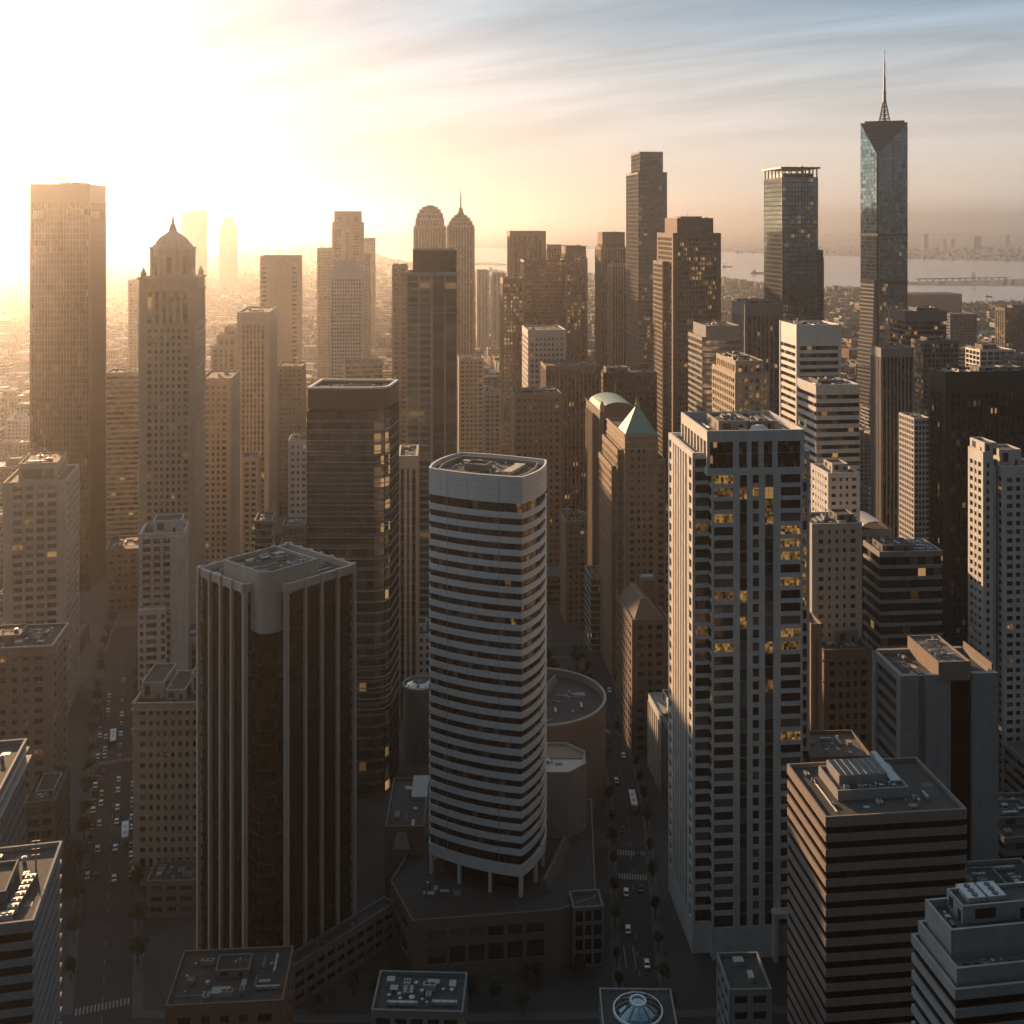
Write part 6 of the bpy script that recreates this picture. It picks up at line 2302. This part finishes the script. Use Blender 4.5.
def bus(p, d, col, label):
    r = bpy.data.objects.new('bus', None)
    C.objects.link(r)
    r.location = (p.x, p.y, 0.17)
    r.rotation_euler = (0, 0, math.atan2(d.y, d.x))
    tag(r, label, 'bus', 'buses in the streets')
    m = MB()
    m.box(-5.8, 5.8, -1.25, 1.25, .35, 1.35, col)
    m.box(-5.8, 5.8, -1.25, 1.25, 2.35, 2.95, 'white_panel')
    m.box(-5.7, -5.3, -1.22, 1.22, 1.35, 2.35, col)
    for i in range(7):
        m.box(-5.3 + i * 1.72, -5.15 + i * 1.72, -1.24, 1.24, 1.35, 2.35, 'dark_metal')
    m.box(-3.4, -1.6, -.7, .7, 2.95, 3.2, 'galvanised')
    m.box(1.0, 2.6, -.6, .6, 2.95, 3.15, 'galvanised')
    link('body', m.mesh('bus_body'), r)
    m = MB()
    m.box(-5.28, 5.74, -1.2, 1.2, 1.36, 2.34, 'black_glass')
    link('window', m.mesh('bus_window'), r)
    for x in (-3.6, 3.7):
        for y in (-1.1, 1.1):
            link('wheel', wheel, r, (x, y, .45)).scale = (1.35, 1.3, 1.35)


for t, lane, col, lab in ((178, 5.0, 'car_silver', 'pale city bus on the long hazy street, nearest the camera'), (262, -1.5, 'car_red', 'red sided bus farther along the long hazy street')):
    p, d = along(STREET_L, t)
    bus(p + Vector((-d.y, d.x)) * -lane, d if lane > 0 else -d, col, lab)
p, d = along(STREET_C, 214)
bus(p + Vector((-d.y, d.x)) * -2.4, d, 'car_silver', 'pale city bus on the street right of the drum building')

# ------------------------------------------------------------------ trees
def leaf_mats():
    for nm, c in (('leaf_dark', (0.035, 0.05, 0.018)), ('leaf_mid', (0.06, 0.075, 0.028)), ('leaf_autumn', (0.13, 0.09, 0.02))):
        wall_mat(nm, c, var=.3, scale=.8, streak=.02, rough=.7)


leaf_mats()


def tree_meshes(seed, lm):
    r = random.Random(seed)
    T = MB()
    h = 9.0
    T.tube((0, 0, -.1), (.1, .05, h * .4), .28, 'bark', 8, .2)
    tips = []
    for i in range(7):
        a = 2 * PI * i / 7 + r.uniform(-.3, .3)
        z0 = h * r.uniform(.26, .42)
        q = (1.9 * math.cos(a) * r.uniform(.6, 1.2), 1.9 * math.sin(a) * r.uniform(.6, 1.2), h * r.uniform(.5, .78))
        T.tube((.08, .04, z0), q, .13, 'bark', 6, .05)
        tips.append(q)
    T.tube((.1, .05, h * .4), (0, .1, h * .85), .18, 'bark', 6, .05)
    tips += [(0, .1, h * .85), (.3, -.2, h * .7)]
    K = MB()
    for tx, ty, tz in tips:
        for _ in range(5):
            cx_, cy2, cz = tx * r.uniform(.35, 1.15) + r.gauss(0, .6), ty * r.uniform(.35, 1.15) + r.gauss(0, .6), tz + r.gauss(.2, .8)
            for _ in range(30):
                d = Vector((r.gauss(0, 1), r.gauss(0, 1), r.gauss(0, .8))).normalized() * r.uniform(.3, 1.15)
                c = Vector((cx_, cy2, cz)) + d
                u = Vector((r.gauss(0, 1), r.gauss(0, 1), r.gauss(0, 1))).normalized()
                v = u.orthogonal().normalized()
                s_ = r.uniform(.2, .42)
                K.face([tuple(c - u * s_), tuple(c + v * s_ * .6), tuple(c + u * s_), tuple(c - v * s_ * .6)], lm)
    return T.mesh('trunk'), K.mesh('crown')


TREES = [tree_meshes(21, 'leaf_dark'), tree_meshes(22, 'leaf_mid'), tree_meshes(23, 'leaf_dark'), tree_meshes(24, 'leaf_autumn')]


def tree(x, y, sc, k, label, group):
    r = bpy.data.objects.new('street_tree', None)
    C.objects.link(r)
    r.location = (x, y, 0)
    r.rotation_euler = (0, 0, rc.uniform(0, 6))
    r.scale = (sc, sc, sc * rc.uniform(.9, 1.15))
    tag(r, label, 'tree', group)
    link('trunk', TREES[k][0], r)
    link('crown', TREES[k][1], r)


KIND = ['dark green', 'mid green', 'dark bushy', 'yellowish']
for side in (-1, 1):
    k = 0
    t = 100
    while t < 420 and k < 18:
        p, d = along(STREET_L, t)
        n = Vector((-d.y, d.x)) * side * 9.9
        q = p + n
        if not any(inside(f, q.x + a, q.y + c) for f in FOOT for a in (-2, 2) for c in (-2, 2)):
            kk = rc.randrange(3)
            tree(q.x, q.y, rc.uniform(.7, 1.1), kk, f"{KIND[kk]} tree on the {'left' if side > 0 else 'right'} pavement of the long hazy street, {ORD[k]} from the camera", 'trees along the long hazy street')
            k += 1
        t += rc.uniform(14, 22)
for side in (-1, 1):
    k = 0
    t = 95
    while t < 365 and k < 18:
        p, d = along(STREET_C, t)
        q = p + Vector((-d.y, d.x)) * side * 6.9
        if not any(inside(f, q.x + a, q.y + c) for f in FOOT for a in (-2, 2) for c in (-2, 2)):
            kk = rc.randrange(3)
            tree(q.x, q.y, rc.uniform(.55, .85), kk, f"{KIND[kk]} tree on the {'left' if side > 0 else 'right'} pavement before the residential tower, {ORD[k]} from the camera", 'trees along the centre street')
            k += 1
        t += rc.uniform(11, 20)
def scatter(xr, yr, n, gap, kinds, s0, s1, label, group, key, count):
    """trees of a grove, kept clear of walls and of each other, labelled in order along one direction"""
    sp = []
    for i in range(count):
        x, y = rc.uniform(*xr), rc.uniform(*yr)
        if len(sp) >= n:
            break
        if any(inside(f, x + a, y + c) for f in FOOT for a in (-3.4, 3.4) for c in (-3.4, 3.4)):
            continue
        if any(math.hypot(x - a, y - c) < gap for a, c in sp):
            continue
        sp.append((x, y))
    sp.sort(key=key)
    for k, (x, y) in enumerate(sp):
        kk = rc.choice(kinds)
        tree(x, y, rc.uniform(s0, s1), kk, f"{KIND[kk]} tree {label}".replace('#', ORD[k]), group)


scatter((12, 37), (486, 590), 18, 5, (0, 0, 1, 2, 2, 3), .9, 1.5, 'in the grove beyond the drum building, # from the camera', 'grove beyond the drum building', lambda p: p[1], 300)
scatter((-60, 30), (325, 350), 14, 4.5, (0, 2, 2, 1), .6, .95, 'in the shaded plaza before the podium, # from its left end', 'trees in the shaded plaza', lambda p: p[0] / p[1], 400)

# ------------------------------------------------------------------ infill: the low and middling blocks between the towers
ri = random.Random(17)
TH = R(6)
E1, E2 = Vector((math.cos(TH), math.sin(TH))), Vector((-math.sin(TH), math.cos(TH)))


def seg_dist(p, path):
    best = 1e9
    for a, c in zip(path, path[1:]):
        A, Cc = Vector(a), Vector(c)
        t = max(0, min(1, (p - A).dot(Cc - A) / (Cc - A).length_squared))
        best = min(best, (A + (Cc - A) * t - p).length)
    return best


def clash(poly, grow):
    """separating axis test of a grown lot against everything built so far"""
    A = inset(poly, -grow)
    ax0, ax1, ay0, ay1 = bb(A)
    for f in FOOT:
        fx0, fx1, fy0, fy1 = bb(f)
        if ax1 < fx0 or fx1 < ax0 or ay1 < fy0 or fy1 < ay0:
            continue
        sep_ = False
        for Q in (A, f):
            for i in range(len(Q)):
                ex, ey = Q[(i + 1) % len(Q)][0] - Q[i][0], Q[(i + 1) % len(Q)][1] - Q[i][1]
                nx, ny = ey, -ex
                a = [p[0] * nx + p[1] * ny for p in A]
                c = [p[0] * nx + p[1] * ny for p in f]
                if max(a) < min(c) or max(c) < min(a):
                    sep_ = True
                    break
            if sep_:
                break
        if not sep_:
            return True
    return False


WALLS = [('tan_brick', 'tan brick'), ('cream_stone', 'cream'), ('brown_stone', 'brown stone'), ('red_brick', 'red brick'), ('grey_concrete', 'grey'), ('pale_stone', 'pale stone'), ('white_concrete', 'white'), ('mid_grey', 'dark grey')]
LOTS = []
BW, BD, ST = 62.0, 84.0, 15.0
for gi in range(-26, 36):
    for gj in range(3, 34):
        o = E1 * (gi * (BW + ST)) + E2 * (gj * (BD + ST) + 20)
        for sx in range(2):
            for sy in range(3):
                w = BW / 2 - 1.5
                d = BD / 3 - 1.5
                r4 = [ri.random() for _ in range(6)]
                ww, dd = w * (.82 + .18 * r4[0]), d * (.80 + .2 * r4[1])
                c = o + E1 * (sx * BW / 2 + ww / 2) + E2 * (sy * BD / 3 + dd / 2)
                if c.y < 395 or c.y > 2350 or abs(c.x / c.y) > .53:
                    continue
                pol = [tuple(c - E1 * ww / 2 - E2 * dd / 2), tuple(c + E1 * ww / 2 - E2 * dd / 2), tuple(c + E1 * ww / 2 + E2 * dd / 2), tuple(c - E1 * ww / 2 + E2 * dd / 2)]
                far_ = c.y > 1200
                hmax = 46 if c.y < 800 else (50 if c.y < 1200 else 34)
                h = 9 + (hmax - 9) * r4[2] ** 1.7
                u, v = px(c.x, c.y, h)
                if u > 860 and c.y > 800:
                    h *= .8
                if 505 < u < 665 and c.y < 700:
                    h = min(h, 34)
                LOTS.append((c, ww, dd, h, pol, r4))
KEEP = {37,41,60,61,62,68,69,71,72,93,98,99,100,105,107,137,139,141,144,145,146,147,149,150,152,167,168,173,174,179,183,194,199,200,202,203,204,230,231,232,233,235,242,261,266,289,291,295,298,304,308,332,340,341,343,344,345,347,348,349,350,364,368,380,384,395,400,403,405,406,407,411,412,415,419,420,426,428,429,430,431,434,443,447,448,454,480,486,487,488,493,494,528,529,530,534,535,537,558,559,621,627,628,629,633,640,653,659,676,681,701,707,714,718,720,721,722,726,727,728,733,738,739,765,780,781,782,786,787,793,794,800,804,831,839,843,851,857,862,867,873,881,890,927,933,934,1004,1005,1015,1024,1037,1040,1059,1064,1065,1070,1078,1120,1134,1135,1143,1193,1195,1199,1200,1201,1205,1206,1207,1211,1218,1232,1237,1239,1244,1265,1316,1357,1362,1372,1373,1374,1379,1430,1431,1438,1445,1451,1468,1469,1480,1485,1494,1558,1563,1578,1579,1588,1589,1596,1602,1669,1691,1699,1704,1788,1790,1791,1792,1866,1872,1875,1876,1881,1945,1956,2016,2017,2018,2023,2026,2076,2081,2082,2083,2105,2145,2146,2149,2153,2181,2182,2186,2190,2191,2210}
NINF = 0
INFILL = []
for idx, (c, ww, dd, h, pol, r4) in enumerate(LOTS):
    if KEEP is not None and idx not in KEEP:
        continue
    if clash(pol, 1.2):
        continue
    if any(seg_dist(Vector(p), path) < half + 3 for path, half in ALL_ST for p in pol + [tuple(c)]):
        continue
    wm_, wn_ = WALLS[int(r4[3] * len(WALLS)) % len(WALLS)]
    b = Bld('city_block', 'pending', world=None, D=1, xl=0, xc=512, xr=1, yt=None, w=ww, d=dd)
    FOOT.pop()
    b.center = (c.x, c.y)
    b.root.location = (c.x, c.y, 0)
    b.rot = TH
    b.root.rotation_euler = (0, 0, TH)
    b.rng = random.Random(idx)
    P = b.rect
    rf, rfn = (('dark_roof', 'dark'), ('grey_roof', 'grey'), ('pale_roof', 'pale'))[int(r4[4] * 2.99)]
    near_ = c.y < 900
    style = int(r4[5] * 3)
    big = h > 22
    shape = 'mid-rise' if h > 24 else 'low'
    feat = ''
    if style == 0:
        b.facade(P, 0, h, k='ribbon', fh=3.6, sp=1.7, bay=3, rec=.4, top=2, wall=wm_, glass='dark_glass', roof=rf, mode='core')
        feat = 'window bands'
    elif style == 1:
        b.facade(P, 0, h, k='grid', fh=3.6, sp=1.7, bay=3.4, pier=1.6, rec=.4, top=2.4, wall=wm_, glass='house_glass', roof=rf, mode='cells' if c.y < 560 else 'core')
        feat = 'square windows'
    else:
        b.facade(P, 0, h, k='fins', fh=3.6, sp=1.2, bay=3.2, pier=1.2, rec=.4, top=3, wall=wm_, spm='mid_grey', glass='dark_glass', roof=rf, fin=.15, mode='strips' if c.y < 560 else 'core')
        feat = 'upright window strips'
    extra = ''
    if r4[0] > .35 and ww > 14 and dd > 14:
        a = .12 + .3 * r4[1]
        q = b.poly(a, a + .4, .3, .75)
        b.plant(q, h - 1, 2.5 + 3 * r4[2], 'grey_concrete' if r4[3] < .5 else wm_)
        b.clutter(inset(P, .8), h - 1, 5 if near_ else (3 if c.y < 1300 else 0), avoid=[bb(q)])
        extra = 'a plant room'
    else:
        b.clutter(inset(P, .8), h - 1, 7 if near_ else (4 if c.y < 1300 else 0))
        extra = 'roof units'
    b.done()
    FOOT.append(pol)
    INFILL.append((b, f"{shape} {wn_} block with {rfn} roof", feat, extra, px(c.x, c.y, h), c))
    b.root['lot'] = idx
    NINF += 1

# each block is told apart by its look, then by the tower next to it, then by order of distance
seen = {}
for it in INFILL:
    b, look, feat, extra, (u, v), c = it
    best, rel = None, ''
    for (sh, a, e, y, D) in HEROES:
        dx = 0 if a <= u <= e else min(abs(u - a), abs(u - e))
        sc = dx + (0 if v >= y else 40) + abs(c.y - D) * .02
        if best is None or sc < best:
            best = sc
            rel = ('behind' if c.y > D else 'in front of') if dx == 0 else ('right of' if u > e else 'left of')
            rel = f"{rel} the {sh}"
    seen.setdefault((look, rel), []).append(it)
for (look, rel), its in seen.items():
    if len(its) == 1:
        its[0][0].root['label'] = f"{look} {rel}"
        continue
    sub = {}
    for it in its:
        sub.setdefault(it[2], []).append(it)
    for feat, gs in sub.items():
        gs.sort(key=lambda q: q[5].y)
        for k, it in enumerate(gs):
            lab = f"{look.replace(' block with', ', ' + feat + ',')} {rel}"
            if len(gs) > 1:
                lab += ', ' + ('nearest one' if k == 0 else 'farthest one' if k == len(gs) - 1 and k > 0 else f"{ORD[k]} nearest")
            it[0].root['label'] = lab
for it in INFILL:
    tag(it[0].root, None, 'building', 'low and middling blocks between the towers')
    w_ = it[0].root['label'].split()
    if len(w_) > 15:
        it[0].root['label'] = ' '.join(w_).replace(' one', '').replace('upright ', '').replace(' stone block', ' block').replace(' window strips', ' strips').replace('square windows', 'windows')

# ------------------------------------------------------------------ the far city as one mass, and woods by the bay
WATER = [(p[0], p[1]) for p in pts]
rf_ = random.Random(31)
m = MB()
cnt = 0
for _ in range(60000):
    if cnt > 9500:
        break
    Y = 1150 * math.exp(rf_.random() * 2.2)
    X = rf_.uniform(-.56, .56) * Y
    if inside(WATER, X, Y) or inside(WATER, X, Y + 40) or inside(WATER, X, Y - 60):
        continue
    if Y < 2400 and (KEEP is None or True):
        # between the kept blocks
        pol = [(X - 9, Y - 9), (X + 9, Y - 9), (X + 9, Y + 9), (X - 9, Y + 9)]
        if clash(pol, 2):
            continue
    if 2300 < Y and X / Y > .18 and rf_.random() < .5:
        continue
    w, d = rf_.uniform(5, 13), rf_.uniform(5, 13)
    h = rf_.choice((6, 7, 8, 9, 10, 12, 14, 18, 24)) * rf_.uniform(.8, 1.1)
    co, si = E1.x, E1.y
    q = [(X + a * co - c_ * si, Y + a * si + c_ * co) for a, c_ in ((-w, -d), (w, -d), (w, d), (-w, d))]
    wmat = rf_.choice(WALLS)[0]
    m.prism(q, 0, h, wmat, top=False, bottom=False)
    m.face([(*p, h) for p in q], rf_.choice(('dark_roof', 'grey_roof', 'grey_roof', 'grey_roof', 'dark_roof', 'pale_roof')))
    if h > 8:
        nfl = int(h / 4)
        for i in range(nfl):
            q2 = inset(q, -.06)
            m.prism(q2, 1.5 + i * 4, 3.3 + i * 4, 'dark_glass', top=False, bottom=False)
    cnt += 1
tag(link('far_city', m.mesh('far_city')), 'hazy carpet of small far off buildings beyond the towers', 'city', kind='stuff')

m = MB()
for _ in range(5200):
    if rf_.random() < .5:
        u, v = rf_.uniform(700, 1024), rf_.uniform(276, 345)
    else:
        u, v = rf_.uniform(0, 1024), rf_.uniform(250, 330)
    X, Y = gp(u, v)
    if inside(WATER, X, Y) or Y < 1250:
        continue
    if Y < 2500 and clash([(X - 5, Y - 5), (X + 5, Y - 5), (X + 5, Y + 5), (X - 5, Y + 5)], 1):
        continue
    for _k in range(5):
        x, y, r0 = X + rf_.gauss(0, 9), Y + rf_.gauss(0, 9), rf_.uniform(3, 6.5)
        h = rf_.uniform(6, 14)
        n = 6
        base = [(x + r0 * .7 * math.cos(2 * PI * i / n), y + r0 * .7 * math.sin(2 * PI * i / n)) for i in range(n)]
        mid_ = [(x + r0 * rf_.uniform(.8, 1.2) * math.cos(2 * PI * i / n), y + r0 * rf_.uniform(.8, 1.2) * math.sin(2 * PI * i / n)) for i in range(n)]
        lm = rf_.choice(('leaf_dark', 'leaf_mid', 'leaf_dark'))
        m.prism(base, 0, h * .55, lm, poly2=mid_, top=False, bottom=False)
        m.prism(mid_, h * .55, h, lm, poly2=[(x + (p[0] - x) * .3, y + (p[1] - y) * .3) for p in mid_], bottom=False)
tag(link('woodland', m.mesh('woodland')), 'dark woods and parks spread among the far houses by the bay', 'trees', kind='stuff')

# ------------------------------------------------------------------ boats and the causeway bridge
for (u, v, s_, lab) in ((758, 273.6, 1.0, 'dark ship lying in the bay left of the teal open crowned tower'), (727, 267, .8, 'smaller dark boat farther out in the bay'),
                        (988.5, 297, .35, 'tiny boat on the bay below the causeway')):
    X, Y = gp(u, v)
    o = bpy.data.objects.new('ship', None)
    C.objects.link(o)
    o.location = (X, Y, .6)
    o.scale = (s_, s_, s_)
    tag(o, lab, 'boat', 'boats on the bay')
    h_ = MB()
    h_.hexa([(-32, -5, -.6), (30, -5, -.6), (30, 5, -.6), (-32, 5, -.6)], [(-34, -6, 6), (37, -2, 7), (37, 2, 7), (-34, 6, 6)], 'dark_metal')
    link('hull', h_.mesh('hull'), o)
    h_ = MB()
    h_.box(-28, -10, -4.5, 4.5, 6, 13, 'white_panel')
    h_.box(-24, -14, -4, 4, 13, 17, 'white_panel')
    h_.cyl(-20, 0, 1.6, 17, 22, 'dark_metal', 10)
    link('cabin', h_.mesh('cabin'), o)
br = bpy.data.objects.new('bridge', None)
C.objects.link(br)
A_, B_ = gp(916, 282.4), gp(1008, 280.9)
br.location = (A_[0], A_[1], 0)
tag(br, 'long low causeway bridge across the bay at the right', 'bridge')
ang = math.atan2(B_[1] - A_[1], B_[0] - A_[0])
br.rotation_euler = (0, 0, ang)
Lb = math.hypot(B_[0] - A_[0], B_[1] - A_[1])
d_ = MB()
d_.box(0, Lb, -6, 6, 12, 14, 'grey_concrete')
d_.box(0, Lb, -6.3, -6.0, 12, 15.2, 'grey_concrete')
d_.box(0, Lb, 6.0, 6.3, 12, 15.2, 'grey_concrete')
link('deck', d_.mesh('deck'), br)
for i in range(14):
    p_ = MB()
    x = Lb * (i + .5) / 14
    p_.box(x - 1.5, x + 1.5, -5, 5, 0, 11.99, 'grey_concrete')
    link('pier', p_.mesh('pier'), br)
t_ = MB()
t_.box(Lb * .62 - 2, Lb * .62 + 2, -7.5, -6.31, 0, 36, 'mid_grey')
t_.box(Lb * .62 - 2, Lb * .62 + 2, 6.31, 7.5, 0, 36, 'mid_grey')
t_.box(Lb * .62 - 1.5, Lb * .62 + 1.5, -6.3, 6.3, 33, 35.5, 'mid_grey')
link('tower', t_.mesh('tower'), br)

# ------------------------------------------------------------------ the air
hz_ = bpy.data.materials.new('haze_air')
hz_.use_nodes = True
hn, hl = hz_.node_tree.nodes, hz_.node_tree.links
hn.clear()
ho = hn.new('ShaderNodeOutputMaterial')
hv = hn.new('ShaderNodeVolumePrincipled')
hv.inputs['Color'].default_value = (0.64, 0.64, 0.66, 1)
hv.inputs['Density'].default_value = HAZE_DENSITY
hv.inputs['Anisotropy'].default_value = HAZE_G
hl.new(hv.outputs[0], ho.inputs['Volume'])
MATS['haze_air'] = hz_
m = MB()
m.box(-75000, 75000, -5000, 95000, -1, 440, 'haze_air')
tag(link('haze', m.mesh('haze')), kind='stuff')
